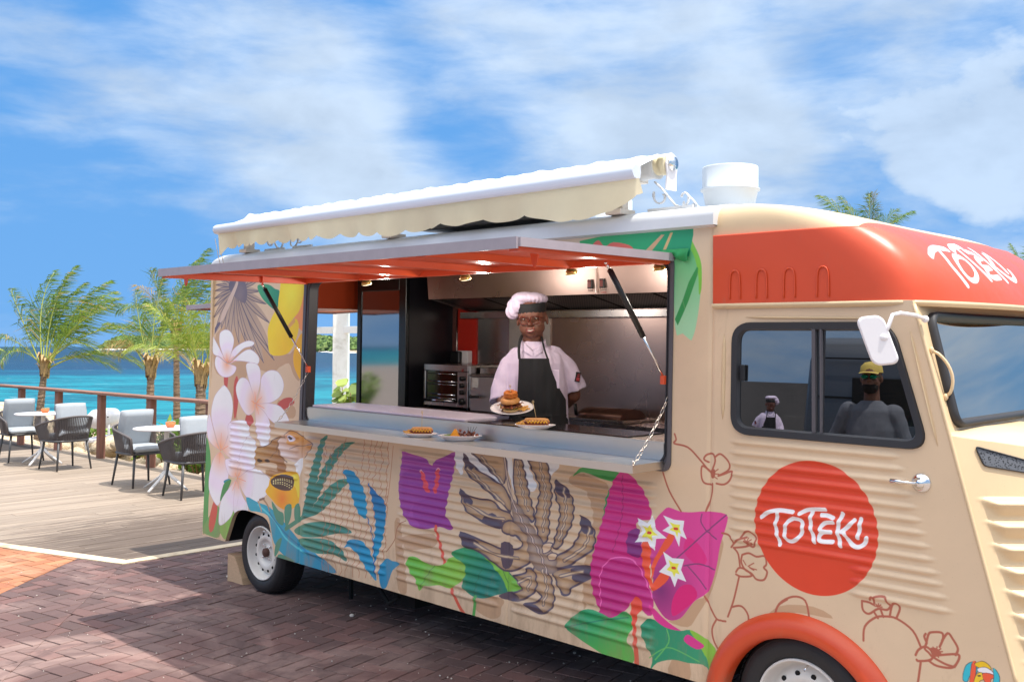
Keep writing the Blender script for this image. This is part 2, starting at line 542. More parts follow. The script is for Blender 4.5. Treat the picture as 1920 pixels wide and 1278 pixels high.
cands = []
for rect, c in brick_pieces():
    cor = [(rect[0] + gap, rect[1] + gap), (rect[2] - gap, rect[1] + gap), (rect[2] - gap, rect[3] - gap), (rect[0] + gap, rect[3] - gap)]
    base = np.array([-1.8, 7.0])
    P = [tuple(base + e1 * a + e2 * b) for a, b in cor]
    pieces = []
    # keep outside the deck and its kerb: two regions, split at the bisector of the corner
    bis = (nAB + nBC); bis = np.array([bis[1], -bis[0]]); bis = bis / np.hypot(*bis)
    if bis[0] < 0: bis = -bis
    left = clip(P, PB, -bis); right = clip(P, PB, bis)
    if len(left) > 2: left = clip(left, PB + nAB * (kw + .004), nAB)
    if len(right) > 2: right = clip(right, PB + nBC * (kw + .004), nBC)
    for q in (left, right):
        if len(q) < 3: continue
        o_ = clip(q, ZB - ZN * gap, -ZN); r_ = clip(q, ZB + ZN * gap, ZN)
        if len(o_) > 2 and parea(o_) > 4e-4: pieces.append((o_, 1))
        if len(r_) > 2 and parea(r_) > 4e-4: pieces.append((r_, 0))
    for q, k in pieces:
        cq = np.mean(np.array(q), 0); full = parea(q) > .0195 and len(q) == 4
        u_, v_, _w = (TM.inverted() @ Vector((cq[0], cq[1], 0)))
        hid = (0 < u_ < 5.5 and v_ > .9)
        cands.append((np.hypot(*cq) * (1 if in_frame(cq) and not hid else 3), q, k, full, (rect[2] - rect[0]) > (rect[3] - rect[1]), cq))
cands.sort(key=lambda x: x[0])
bmesh_cache = {}
rest = MB(); rest_r = []
rest_o = MB(); rest_or = []
rb = random.Random(3)
for idx, (_d, q, k, full, horiz, cq) in enumerate(cands):
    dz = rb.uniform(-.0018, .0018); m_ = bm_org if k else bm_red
    if idx < 300:
        if full:
            key = (k, horiz)
            if key not in bmesh_cache:
                mb = MB(); h_ = (bl / 2 - gap, bw / 2 - gap) if horiz else (bw / 2 - gap, bl / 2 - gap)
                slab(mb, [tuple(e1 * a + e2 * b) for a, b in ((-h_[0], -h_[1]), (h_[0], -h_[1]), (h_[0], h_[1]), (-h_[0], h_[1]))], 0, -.02)
                me = mb.mesh('brick'); fixn(me); me.materials.append(m_); bmesh_cache[key] = me
            o = bpy.data.objects.new('brick', bmesh_cache[key]); COL.objects.link(o); o.location = (cq[0], cq[1], dz); o.parent = pave
            o.rotation_euler = (rb.uniform(-.008, .008), rb.uniform(-.008, .008), rb.uniform(-.012, .012))
        else:
            mb = MB(); slab(mb, q, dz, -.02); obj('brick', mb, m_, pave)
    else:
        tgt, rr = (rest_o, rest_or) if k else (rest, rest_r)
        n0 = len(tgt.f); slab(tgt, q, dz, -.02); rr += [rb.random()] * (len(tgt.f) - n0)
for tgt, rr, m_, nm in ((rest, rest_r, bm_red, 'brick_field'), (rest_o, rest_or, bm_org, 'orange_brick_field')):
    if not tgt.f: continue
    me = tgt.mesh(nm); at_ = me.attributes.new('pv', 'FLOAT', 'FACE'); at_.data.foreach_set('value', rr); fixn(me)
    obj(nm, me, m_, pave, kind='stuff')

# loose grit and pebbles on the bricks
gr_mb = MB(); rg = random.Random(5)
for i in range(420):
    x = rg.uniform(-4.2, .9); y = rg.uniform(4.9, 8.8)
    if y > 7.9 and x < -2.6: continue
    s = rg.choice([.0025, .003, .004, .006])
    gr_mb.ball((x, y, s * .5), (s, s * .9, s * .7), 5, 3)
for x, y, s in ((-1.02, 6.35, .016), (-2.12, 7.42, .013), (.35, 5.6, .009)): gr_mb.ball((x, y, s * .6), (s, s * .8, s * .75), 7, 5)
tag(obj('grit', gr_mb, mat('pale_grit', (205, 196, 186), .9)), 'loose pale grit and pebbles scattered over the brick paving', 'grit', kind='stuff')

# cream kerb strips
kb = bpy.data.objects.new('kerb', None); COL.objects.link(kb); tag(kb, kind='structure')
km = mat('cream_concrete', (214, 196, 166), .85, var=.12, scale=9, bump=.002, bscale=150, stain=(170, 148, 120), sscale=2.4)
tAB = (PA - PB) / np.hypot(*(PA - PB))
mit = (nAB + nBC) / (1 + nAB @ nBC)
for s_, (d_, n_, L) in enumerate(((tAB, nAB, 6.0), (N2D, nBC, 6.0))):
    seg = 1.5; k = 0
    while k * seg < L:
        a = k * seg + (.002 if k else 0); b = (k + 1) * seg - .002
        p0 = PB + d_ * a; p1 = PB + d_ * b
        q0 = PB + mit * kw if k == 0 else p0 + n_ * kw
        mb = MB(); slab(mb, [tuple(p0), tuple(p1), tuple(p1 + n_ * kw), tuple(q0)], .006, -.04); obj('kerb_stone', mb, km, kb); k += 1

# ---- timber deck
deck = bpy.data.objects.new('deck', None); COL.objects.link(deck); tag(deck, kind='structure')
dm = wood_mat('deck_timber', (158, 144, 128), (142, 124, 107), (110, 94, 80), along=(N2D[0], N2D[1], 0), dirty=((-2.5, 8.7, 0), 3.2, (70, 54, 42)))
tB = tn(PB)[0]; rd = random.Random(11); wbd = .142
mb = MB(); base = [tuple(xy(tB, .12)), tuple(xy(tB - 16, .12)), tuple(xy(tB - 16, -12)), tuple(xy(tB, -12))]
base = clip(base, PB, -nAB); mb.prism(base, -.045, -.03); obj('deck_bearer_sheet', mb, mat('deck_dark', (52, 44, 38), .9), deck)
k = 0
while k * wbd < 9.4:
    t1 = tB - k * wbd - .0025; t0 = tB - (k + 1) * wbd + .0025
    n1 = .12; first = True
    cuts = []; n_ = .12 - rd.uniform(1.2, 3.9)
    while n_ > -12: cuts.append(n_); n_ -= 3.6
    prev = .12
    for c_ in cuts + [-12]:
        q = [tuple(xy(t0, c_ + .0015)), tuple(xy(t1, c_ + .0015)), tuple(xy(t1, prev)), tuple(xy(t0, prev))]
        prev = c_ - .0015
        q = clip(q, PB - nAB * .003, -nAB)
        if len(q) > 2 and parea(q) > .004:
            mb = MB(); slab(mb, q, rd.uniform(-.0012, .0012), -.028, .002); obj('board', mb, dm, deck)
    k += 1

# ---- railing
rw = wood_mat('rail_timber', (158, 118, 100), (132, 92, 76), (98, 66, 54), along=(F2D[0], F2D[1], 0))
rwv = wood_mat('post_timber', (150, 104, 88), (122, 80, 66), (86, 56, 46), along=(0, 0, 1))
rail = empty('railing', (*xy(0, 0), 0), 'brown timber railing with a flat handrail along the sea side of the deck', 'railing')
RM = Matrix(((F2D[0], N2D[0], 0, R0[0]), (F2D[1], N2D[1], 0, R0[1]), (0, 0, 1, 0), (0, 0, 0, 1)))
for k in range(-4, 6):
    t_ = k * 1.69
    mb = MB(); mb.box((t_ - .065, -.045, -.3), (t_ + .065, .045, .972), bev=.006); obj('post', mb, rwv, rail, RM)
for a, b in ((-9, -1.6), (-1.6, 4.4), (4.4, 9)):
    mb = MB(); mb.box((a + .002, -.085, .972), (b - .002, .085, 1.015), bev=.008); obj('handrail', mb, rw, rail, RM)

# ---- shore beyond the railing
def shore_z(t, n):
    z = -.22 - .12 * min(max(n, 0), 4) / 4
    k = min(max((n - (5.2 + .9 * math.sin(t * .7) + .5 * math.sin(t * 1.9))) / 3.5, 0), 1); z -= (k * k * (3 - 2 * k)) * 2.6
    return z + .10 * mnoise.noise(Vector((t * .9, n * .9, 3))) + .04 * mnoise.noise(Vector((t * 3, n * 3, 8)))


mb = MB(); nt_, nn_ = 150, 40; vs = []
for i in range(nt_ + 1):
    for j in range(nn_ + 1):
        t_ = -30 + 60 * i / nt_; n_ = .15 + 12 * j / nn_; p = xy(t_, n_); vs.append((p[0], p[1], shore_z(t_, n_)))
mb.add(vs, [(i * (nn_ + 1) + j, (i + 1) * (nn_ + 1) + j, (i + 1) * (nn_ + 1) + j + 1, i * (nn_ + 1) + j + 1) for i in range(nt_) for j in range(nn_)], True)
tag(obj('shore', mb, mat('shore_sand', (205, 184, 152), .95, var=.22, scale=2.5, bump=.02, bscale=14, stain=(140, 120, 92), sscale=1.2), fix=False), kind='structure')

# ---- sea
def sea_material():
    m = bpy.data.materials.new('sea'); m.use_nodes = True; t = NT(m.node_tree); b = m.node_tree.nodes['Principled BSDF']
    pos = world_pos(t); sp = t.n('ShaderNodeSeparateXYZ'); t.l(pos, sp.inputs[0])
    mp_ = t.n('ShaderNodeMapping', i={'Scale': (.35, 1, 1)}); t.l(pos, mp_.inputs[0])
    wv = t.noise(mp_.outputs[0], .035, 5, .6, .6)
    y = t.m('ADD', sp.outputs[1], t.m('MULTIPLY', t.m('SUBTRACT', wv, .5), 90.))
    cr = t.n('ShaderNodeValToRGB'); t.l(t.mr(y, 15, 260, 0, 1), cr.inputs[0])
    e = cr.color_ramp.elements; e[0].position = 0; e[0].color = (*lin((56, 140, 138)), 1); e[1].position = 1; e[1].color = (*lin((24, 52, 74)), 1)
    for p_, c_ in ((.12, (30, 130, 140)), (.36, (24, 118, 134)), (.46, (20, 76, 104)), (.56, (24, 56, 84))):
        k_ = e.new(p_); k_.color = (*lin(c_), 1)
    st = t.m('ADD', t.m('MULTIPLY', t.noise(mp_.outputs[0], .9, 6, .7, .4), .5), t.m('MULTIPLY', t.noise(mp_.outputs[0], .16, 5, .7, .8), .5))
    c = t.mix(t.mr(st, .44, .58, 0, .75, True), cr.outputs[0], lin((14, 62, 84)))
    st2 = t.m('ADD', t.m('MULTIPLY', t.noise(mp_.outputs[0], 2.3, 5, .75), .5), t.m('MULTIPLY', t.noise(mp_.outputs[0], .30, 4, .7), .5))
    foam = t.mr(st2, .60, .67, 0, .65, True)
    c = t.mix(foam, c, (.8, .85, .85))
    t.l(c, b.inputs['Base Color']); b.inputs['Roughness'].default_value = .42; b.inputs['Specular IOR Level'].default_value = .09
    nz = t.noise(mp_.outputs[0], .8, 9, .7)
    bn = t.n('ShaderNodeBump', i={'Strength': .55, 'Distance': .55}); t.l(nz, bn.inputs['Height']); t.l(bn.outputs[0], b.inputs['Normal'])
    return m


mb = MB(); S_ = 6000
mb.add([(-S_, -S_, -1.55), (S_, -S_, -1.55), (S_, S_, -1.55), (-S_, S_, -1.55)], [(0, 1, 2, 3)])
tag(obj('sea', mb, sea_material(), fix=False), kind='structure')
sb_ = MB(); sb_.add([(-S_, -S_, -3.2), (S_, -S_, -3.2), (S_, S_, -3.2), (-S_, S_, -3.2)], [(0, 1, 2, 3)])
tag(obj('sea_bed', sb_, mat('sea_bed', (150, 150, 120), .9), fix=False), kind='structure')

# ---- far shore: rocky strand with a low wooded ridge, nearer on the right
def isl(x):
    """distance of the strand and height of the trees for a bearing x/y"""
    d = 900 if x < -.30 else 900 - (x + .30) / .13 * 420 if x < -.17 else 480 - (x + .17) * 250
    return d
leafm = bpy.data.materials.new('far_foliage'); leafm.use_nodes = True
t = NT(leafm.node_tree); b_ = leafm.node_tree.nodes['Principled BSDF']; pos = world_pos(t)
nz = t.noise(pos, .35, 5, .7); c_ = t.mix(t.mr(nz, .35, .68, 0, 1, True), lin((44, 74, 34)), lin((112, 136, 62)))
nz2 = t.noise(pos, .06, 3, .6); c_ = t.mix(t.mr(nz2, .5, .7, 0, .5, True), c_, lin((138, 140, 84)))
t.l(c_, b_.inputs['Base Color']); b_.inputs['Roughness'].default_value = .8
ri = random.Random(21)
land = MB(); wood = MB()
bear = [-.418 + i * .006 for i in range(116)]
rings = []
for x in bear:
    d = isl(x); h_ = 5.5 + 4.2 * mnoise.noise(Vector((x * 9, 1, 0))) + (3.5 if x > -.25 else 2.4) * min(1, max(0, (x + .5) * 6)); h_ *= d / 470
    h_ *= min(1, max(.05, (x + .42) * 60))
    prof = [(0, -1.7), (3, -.9), (10, .1), (30, .55 * h_ * .5), (70, h_ * .62), (140, h_ * .7), (420, -2)]
    rings.append([Vector((x * (d + k_), d + k_, z_ + (.4 * mnoise.noise(Vector((x * 60, k_ * .1, 5))) if z_ > -1 else 0))) for k_, z_ in prof])
land.loft(rings, cap=False, smooth=True, closed=False)
tag(obj('island', land, mat('far_rock', (150, 138, 116), .95, var=.3, scale=.15, bump=.6, bscale=.5), fix=False), kind='structure')
for i in range(5200):
    x = ri.uniform(-.418, .27); d = isl(x); k_ = ri.uniform(0, 1) ** 1.5 * 150 + 10
    i_ = min(max(int((x - bear[0]) / .006), 0), len(bear) - 2)
    rg_ = rings[i_]; z_ = 0
    for a_, b2 in zip(rg_[:-1], rg_[1:]):
        if a_.y <= d + k_ <= b2.y: z_ = a_.z + (b2.z - a_.z) * (d + k_ - a_.y) / (b2.y - a_.y)
    s = d / 470 * ri.uniform(.9, 2.3)
    s *= min(1, .5 + (x + .42) * 40)
    c0 = Vector((x * (d + k_), d + k_, z_ + s * .25))
    vs = []; fs = []
    n = 6; m = 4
    for a in range(m + 1):
        th = math.pi * a / m
        for k in range(n):
            ph = 2 * math.pi * k / n + ri.random() * .5; q = s * ri.uniform(.7, 1.25)
            vs.append(c0 + Vector((q * math.sin(th) * math.cos(ph) * 1.3, q * math.sin(th) * math.sin(ph), q * .8 * math.cos(th))))
    fs = [(a * n + k, (a + 1) * n + k, (a + 1) * n + (k + 1) % n, a * n + (k + 1) % n) for a in range(m) for k in range(n)]
    wood.add(vs, fs, False)
tag(obj('far_woodland', wood, leafm, fix=False), 'low green scrub wood covering the far shore across the water', 'woodland', kind='stuff')
# surf along the strand
sf = MB()
for x0 in [i * .006 - .41 for i in range(110)]:
    if ri.random() < .35: continue
    d = isl(x0) - ri.uniform(4, 16); w_ = ri.uniform(2, 9) * d / 470
    c0 = Vector((x0 * d, d, -1.45)); sf.ball(c0, (w_, ri.uniform(1, 2.5), .35 * d / 470 * ri.uniform(.5, 1.3)), 8, 4)
tag(obj('surf', sf, mat('foam', (240, 244, 244), .9)), 'white surf breaking along the far strand', 'surf', kind='stuff')
# ---- mural painted on the truck side, in millimetres along (u) and up (w) the truck side
MURAL = [
('f',[79,1819,405,1922,698,1789,950,1616,867,1550,560,1573,243,1496,68,1559],(178,144,112),1,None),
('f',[841,1694,1088,1682,1220,1777,1225,1515,1140,1543,1078,1619,952,1584,864,1582],(178,144,112),1,None),
('f',[269,1582,529,1572,534,1506,412,1435,431,1203,563,1146,345,1064,251,1395],(178,144,112),1,None),
('f',[968,1363,1169,1327,1160,1250,975,1269],(178,144,112),1,None),
('f',[887,1280,1063,1243,982,1175,866,1167],(178,144,112),1,None),
('f',[2272,710,2328,727,2355,599,2389,475,2404,322,2328,325,2297,503],(178,144,112),1,None),
('f',[2347,633,2625,691,2648,627,2525,591,2405,572],(178,144,112),1,None),
('f',[3631,1095,3698,1139,3870,1114,3891,1030,3797,1048],(178,144,112),1,None),
('f',[3797,1062,3872,1028,3838,923,3801,918],(178,144,112),1,None),
('f',[3741,664,3808,675,3830,536,3755,536],(178,144,112),1,None),
('f',[2983,429,3156,438,3202,423,3181,388,3171,339,3093,315,2975,348],(178,144,112),1,None),
('f',[3707,1139,3817,1104,3878,1056,3826,812,3781,677,3762,509,3743,524,3755,765,3798,955],(178,144,112),1,None),
('f',[4445,699,4500,931,4524,931,4520,885,4474,721,4398,591,4349,531,4246,535,4307,564,4386,655],(178,144,112),1,None),
('f',[4299,462,4351,415,4363,301,4250,307,4270,379],(178,144,112),1,None),
('f',[4714,609,4787,706,4947,737,5032,707,4877,699,4769,653],(178,144,112),1,None),
('f',[357,2151,286,2188,207,2218,127,2233,75,2239,109,2217,171,2186,258,2162,350,2145],(150,128,112),1,('lin',[354,2148,75,2239],(176,150,128))),
('s',[357,2151,286,2188,207,2218,127,2233,75,2239],0.007,(92,82,92),1),
('s',[354,2148,218,2195,84,2237],0.008,(104,92,98),1),
('f',[355,2152,267,2174,175,2190,93,2191,42,2187,87,2172,164,2152,258,2144,353,2144],(150,128,112),1,('lin',[354,2148,42,2187],(176,150,128))),
('s',[355,2152,267,2174,175,2190,93,2191,42,2187],0.007,(92,82,92),1),
('s',[354,2148,201,2169,52,2186],0.008,(104,92,98),1),
('f',[353,2152,255,2162,157,2164,78,2152,31,2142,83,2133,168,2125,263,2130,355,2144],(150,128,112),1,('lin',[354,2148,31,2142],(176,150,128))),
('s',[353,2152,255,2162,157,2164,78,2152,31,2142],0.007,(92,82,92),1),
('s',[354,2148,194,2147,41,2142],0.008,(104,92,98),1),
('f',[350,2152,244,2143,143,2127,70,2101,29,2081,88,2081,179,2089,272,2113,357,2144],(150,128,112),1,('lin',[354,2148,29,2081],(176,150,128))),
('s',[350,2152,244,2143,143,2127,70,2101,29,2081],0.007,(92,82,92),1),
('s',[354,2148,192,2117,39,2083],0.008,(104,92,98),1),
('f',[349,2151,235,2125,130,2090,60,2048,23,2020,89,2030,186,2054,279,2096,359,2144],(150,128,112),1,('lin',[354,2148,23,2020],(176,150,128))),
('s',[349,2151,235,2125,130,2090,60,2048,23,2020],0.007,(92,82,92),1),
('s',[354,2148,188,2086,34,2024],0.008,(104,92,98),1),
('f',[346,2151,227,2099,120,2038,57,1976,26,1936,96,1960,199,2006,288,2073,361,2145],(150,128,112),1,('lin',[354,2148,26,1936],(176,150,128))),
('s',[346,2151,227,2099,120,2038,57,1976,26,1936],0.007,(92,82,92),1),
('s',[354,2148,189,2045,36,1942],0.008,(104,92,98),1),
('f',[344,2151,225,2062,125,1965,75,1875,56,1818,128,1862,229,1939,307,2040,364,2145],(150,128,112),1,('lin',[354,2148,56,1818],(176,150,128))),
('s',[344,2151,225,2062,125,1965,75,1875,56,1818],0.007,(92,82,92),1),
('s',[354,2148,202,1986,65,1828],0.008,(104,92,98),1),
('f',[344,2150,254,2069,181,1982,153,1902,146,1852,202,1892,279,1961,331,2052,363,2146],(150,128,112),1,('lin',[354,2148,146,1852],(176,150,128))),
('s',[344,2150,254,2069,181,1982,153,1902,146,1852],0.007,(92,82,92),1),
('s',[354,2148,246,2002,152,1861],0.008,(104,92,98),1),
('f',[343,2150,268,2053,214,1952,204,1862,209,1807,257,1855,320,1937,353,2040,364,2146],(150,128,112),1,('lin',[354,2148,209,1807],(176,150,128))),
('s',[343,2150,268,2053,214,1952,204,1862,209,1807],0.007,(92,82,92),1),
('s',[354,2148,276,1979,213,1818],0.008,(104,92,98),1),
('f',[343,2149,289,2041,256,1931,267,1835,284,1778,322,1832,367,1922,377,2033,365,2147],(150,128,112),1,('lin',[354,2148,284,1778],(176,150,128))),
('s',[343,2149,289,2041,256,1931,267,1835,284,1778],0.007,(92,82,92),1),
('s',[354,2148,314,1964,286,1789],0.008,(104,92,98),1),
('f',[342,2148,326,2026,333,1905,377,1805,415,1746,434,1806,448,1907,418,2027,365,2148],(150,128,112),1,('lin',[354,2148,415,1746],(176,150,128))),
('s',[342,2148,326,2026,333,1905,377,1805,415,1746],0.007,(92,82,92),1),
('s',[354,2148,379,1946,413,1758],0.008,(104,92,98),1),
('f',[343,2147,355,2027,390,1910,455,1816,505,1761,509,1821,500,1919,444,2033,365,2148],(150,128,112),1,('lin',[354,2148,505,1761],(176,150,128))),
('s',[343,2147,355,2027,390,1910,455,1816,505,1761],0.007,(92,82,92),1),
('s',[354,2148,424,1953,500,1773],0.008,(104,92,98),1),
('f',[341,2146,392,1994,467,1846,569,1732,642,1666,630,1741,590,1864,492,2007,367,2149],(150,128,112),1,('lin',[354,2148,642,1666],(176,150,128))),
('s',[341,2146,392,1994,467,1846,569,1732,642,1666],0.007,(92,82,92),1),
('s',[354,2148,494,1902,634,1680],0.008,(104,92,98),1),
('f',[340,2146,426,1974,536,1810,669,1686,759,1615,732,1699,665,1835,532,1993,367,2150],(150,128,112),1,('lin',[354,2148,759,1615],(176,150,128))),
('s',[340,2146,426,1974,536,1810,669,1686,759,1615],0.007,(92,82,92),1),
('s',[354,2148,554,1875,747,1631],0.008,(104,92,98),1),
('f',[341,2145,472,1975,625,1816,787,1700,894,1636,846,1718,745,1851,572,2001,367,2151],(150,128,112),1,('lin',[354,2148,894,1636],(176,150,128))),
('s',[341,2145,472,1975,625,1816,787,1700,894,1636],0.007,(92,82,92),1),
('s',[354,2148,626,1883,878,1651],0.008,(104,92,98),1),
('f',[343,2145,453,2003,583,1870,724,1772,817,1719,776,1788,690,1901,542,2027,365,2151],(150,128,112),1,('lin',[354,2148,817,1719],(176,150,128))),
('s',[343,2145,453,2003,583,1870,724,1772,817,1719],0.007,(92,82,92),1),
('s',[354,2148,586,1926,803,1731],0.008,(104,92,98),1),
('f',[347,2144,469,2055,602,1975,733,1922,816,1895,767,1940,671,2011,526,2084,361,2151],(150,128,112),1,('lin',[354,2148,816,1895],(176,150,128))),
('s',[347,2144,469,2055,602,1975,733,1922,816,1895],0.007,(92,82,92),1),
('s',[354,2148,587,2016,803,1902],0.008,(104,92,98),1),
('f',[350,2144,465,2096,584,2057,693,2037,760,2030,710,2056,619,2095,494,2127,358,2152],(150,128,112),1,('lin',[354,2148,760,2030],(176,150,128))),
('s',[350,2144,465,2096,584,2057,693,2037,760,2030],0.007,(92,82,92),1),
('s',[354,2148,560,2086,749,2033],0.008,(104,92,98),1),
('f',[354,2144,451,2125,547,2115,626,2118,674,2125,628,2137,550,2153,453,2156,354,2152],(150,128,112),1,('lin',[354,2148,674,2125],(176,150,128))),
('s',[354,2144,451,2125,547,2115,626,2118,674,2125],0.007,(92,82,92),1),
('s',[354,2148,516,2134,664,2125],0.008,(104,92,98),1),
('f',[357,2144,459,2153,552,2168,618,2193,653,2211,601,2211,519,2205,432,2182,350,2152],(150,128,112),1,('lin',[354,2148,653,2211],(176,150,128))),
('s',[357,2144,459,2153,552,2168,618,2193,653,2211],0.007,(92,82,92),1),
('s',[354,2148,508,2178,645,2210],0.008,(104,92,98),1),
('f',[359,2145,426,2159,483,2179,515,2205,530,2223,493,2219,438,2207,389,2182,349,2151],(150,128,112),1,('lin',[354,2148,530,2223],(176,150,128))),
('s',[359,2145,426,2159,483,2179,515,2205,530,2223],0.007,(92,82,92),1),
('s',[354,2148,445,2184,525,2221],0.008,(104,92,98),1),
('f',[359,2149,342,2180,315,2207,275,2224,246,2233,249,2216,263,2191,301,2167,349,2146],(150,128,112),1,('lin',[354,2148,246,2233],(176,150,128))),
('s',[359,2149,342,2180,315,2207,275,2224,246,2233],0.007,(92,82,92),1),
('s',[354,2148,303,2191,249,2231],0.008,(104,92,98),1),
('f',[357,2151,310,2180,256,2205,198,2217,159,2221,180,2203,220,2178,282,2159,350,2145],(150,128,112),1,('lin',[354,2148,159,2221],(176,150,128))),
('s',[357,2151,310,2180,256,2205,198,2217,159,2221],0.007,(92,82,92),1),
('s',[354,2148,259,2186,165,2219],0.008,(104,92,98),1),
('f',[235,2196,333,2230,432,2227,496,2129,475,2042,360,2074,254,2136],(96,86,98),1,('rad',(386,2103),0.12,(120,104,106))),
('f',[348,2215,365,2185,315,2104,263,2031,183,1935,127,1897,151,1972,230,2076,310,2164],(190,165,150),1,None),
('f',[104,1905,142,1897,73,1837,53,1806,53,1860],(96,84,100),0,None),
('f',[637,2165,776,2167,870,2133,929,2114,923,2027,881,1986,760,2037,676,2096],(66,146,98),1,('lin',[671,2153,929,2020],(34,118,96))),
('s',[651,2161,795,2093,880,1993],0.004,(40,110,80),1),
('f',[1089,2238,1230,2232,1231,2110,1229,1880,1223,1839,1163,1880,1122,1948,1112,2085],(232,142,84),1,None),
('f',[919,2244,1223,2232,1229,2137,1217,2056,1180,1975,1117,1928,1041,1873,981,1915,927,1964,916,2034,929,2118,936,2195],(244,190,28),1,('rad',(1087,2086),0.14,(248,206,50))),
('f',[900,1989,834,1923,796,1852,804,1768,822,1698,866,1670,968,1668,1066,1688,1124,1737,1170,1812,1181,1880,1136,1921,1036,1846,948,1936],(244,190,28),1,('rad',(1026,1729),0.16,(236,176,22))),
('f',[919,1985,1035,1870,1129,1931,1137,1900,1037,1837,925,1936],(200,152,84),0,None),
('f',[1223,1824,1171,1777,1132,1691,1138,1613,1181,1552,1233,1518,1245,1654,1242,1777],(228,164,20),1,None),
('f',[364,1433,406,1510,441,1403,422,1236,385,1213],(176,72,64),1,None),
('f',[956,1331,1025,1374,1123,1387,1167,1355,1086,1315,1001,1299],(176,72,64),1,None),
('f',[571,1245,634,1232,659,1185,593,1155,543,1194],(176,72,64),1,None),
('f',[216,1495,275,1506,275,1430,245,1394],(176,72,64),1,None),
('f',[-5,1037,60,939,88,770,71,581,76,361,51,337,2,333,-1,607,-10,864],(72,142,76),1,None),
('f',[2,333,63,427,127,486,216,548,265,454,249,326,108,314],(96,146,84),1,None),
('f',[153,582,204,538,197,462,158,364,105,344,91,430],(184,78,66),1,None),
('f',[252,402,422,533,456,512,394,405,355,327,295,332],(112,164,72),1,None),
('f',[19,1802,85,1750,178,1665,243,1607,146,1644,52,1663,11,1732],(226,216,226),1,('rad',(257,1604),0.085,(232,150,98))),
('s',[19,1802,85,1750,178,1665,243,1607,146,1644,52,1663,11,1732,19,1802],0.0035,(182,160,172),1),
('f',[131,1820,196,1846,281,1834,339,1770,310,1681,257,1607,177,1674,130,1751],(226,216,226),1,('rad',(257,1604),0.085,(232,150,98))),
('s',[131,1820,196,1846,281,1834,339,1770,310,1681,257,1607,177,1674,130,1751,131,1820],0.0035,(182,160,172),1),
('f',[283,1608,326,1693,435,1745,545,1768,621,1756,595,1731,486,1713,393,1666],(226,216,226),1,('rad',(257,1604),0.085,(232,150,98))),
('s',[283,1608,326,1693,435,1745,545,1768,621,1756,595,1731,486,1713,393,1666,283,1608],0.0035,(182,160,172),1),
('f',[294,1596,457,1679,566,1705,661,1674,701,1634,667,1599,557,1614,397,1619],(226,216,226),1,('rad',(257,1604),0.085,(232,150,98))),
('s',[294,1596,457,1679,566,1705,661,1674,701,1634,667,1599,557,1614,397,1619,294,1596],0.0035,(182,160,172),1),
('f',[244,1598,101,1647,80,1577,157,1510,260,1495,356,1524,388,1573,301,1591],(226,216,226),1,('rad',(257,1604),0.085,(232,150,98))),
('s',[244,1598,101,1647,80,1577,157,1510,260,1495,356,1524,388,1573,301,1591,244,1598],0.0035,(182,160,172),1),
('s',[257,1604,189,1644],0.0035,(222,120,80),1),
('s',[257,1604,244,1668],0.0035,(222,120,80),1),
('s',[257,1604,350,1652],0.0035,(222,120,80),1),
('s',[257,1604,386,1620],0.0035,(222,120,80),1),
('s',[257,1604,248,1586],0.0035,(222,120,80),1),
('f',[666,1332,620,1411,549,1523,527,1597,604,1611,683,1596,723,1545,718,1448],(226,216,226),1,('rad',(676,1323),0.13,(232,150,98))),
('s',[666,1332,620,1411,549,1523,527,1597,604,1611,683,1596,723,1545,718,1448,666,1332],0.0035,(182,160,172),1),
('f',[667,1324,620,1411,551,1487,456,1495,397,1426,436,1336,522,1258,587,1236,653,1266],(226,216,226),1,('rad',(676,1323),0.13,(232,150,98))),
('s',[667,1324,620,1411,551,1487,456,1495,397,1426,436,1336,522,1258,587,1236,653,1266,667,1324],0.0035,(182,160,172),1),
('f',[679,1324,727,1416,741,1514,836,1562,954,1553,1026,1476,994,1396,882,1343,764,1326],(226,216,226),1,('rad',(676,1323),0.13,(232,150,98))),
('s',[679,1324,727,1416,741,1514,836,1562,954,1553,1026,1476,994,1396,882,1343,764,1326,679,1324],0.0035,(182,160,172),1),
('f',[679,1319,853,1334,1000,1318,1099,1246,1099,1202,951,1197,830,1241],(226,216,226),1,('rad',(676,1323),0.13,(232,150,98))),
('s',[679,1319,853,1334,1000,1318,1099,1246,1099,1202,951,1197,830,1241,679,1319],0.0035,(182,160,172),1),
('f',[668,1316,690,1187,721,1093,793,1031,860,1048,887,1121,862,1215,767,1286],(226,216,226),1,('rad',(676,1323),0.13,(232,150,98))),
('s',[668,1316,690,1187,721,1093,793,1031,860,1048,887,1121,862,1215,767,1286,668,1316],0.0035,(182,160,172),1),
('s',[676,1323,658,1406],0.0035,(222,120,80),1),
('s',[676,1323,617,1339],0.0035,(222,120,80),1),
('s',[676,1323,753,1373],0.0035,(222,120,80),1),
('s',[676,1323,793,1296],0.0035,(222,120,80),1),
('s',[676,1323,724,1250],0.0035,(222,120,80),1),
('f',[231,1435,319,1381,362,1299,354,1198,306,1061,221,961,108,1097,53,1213,87,1336,166,1405],(226,216,226),1,('rad',(212,952),0.17,(232,150,98))),
('s',[231,1435,319,1381,362,1299,354,1198,306,1061,221,961,108,1097,53,1213,87,1336,166,1405,231,1435],0.0035,(182,160,172),1),
('f',[29,1212,89,1113,149,1015,195,959,83,989,16,1038,0,1141],(226,216,226),1,('rad',(212,952),0.17,(232,150,98))),
('s',[29,1212,89,1113,149,1015,195,959,83,989,16,1038,0,1141,29,1212],0.0035,(182,160,172),1),
('f',[238,963,313,1061,311,1153,432,1187,559,1190,614,1133,603,1035,580,935,504,902,358,911],(226,216,226),1,('rad',(212,952),0.17,(232,150,98))),
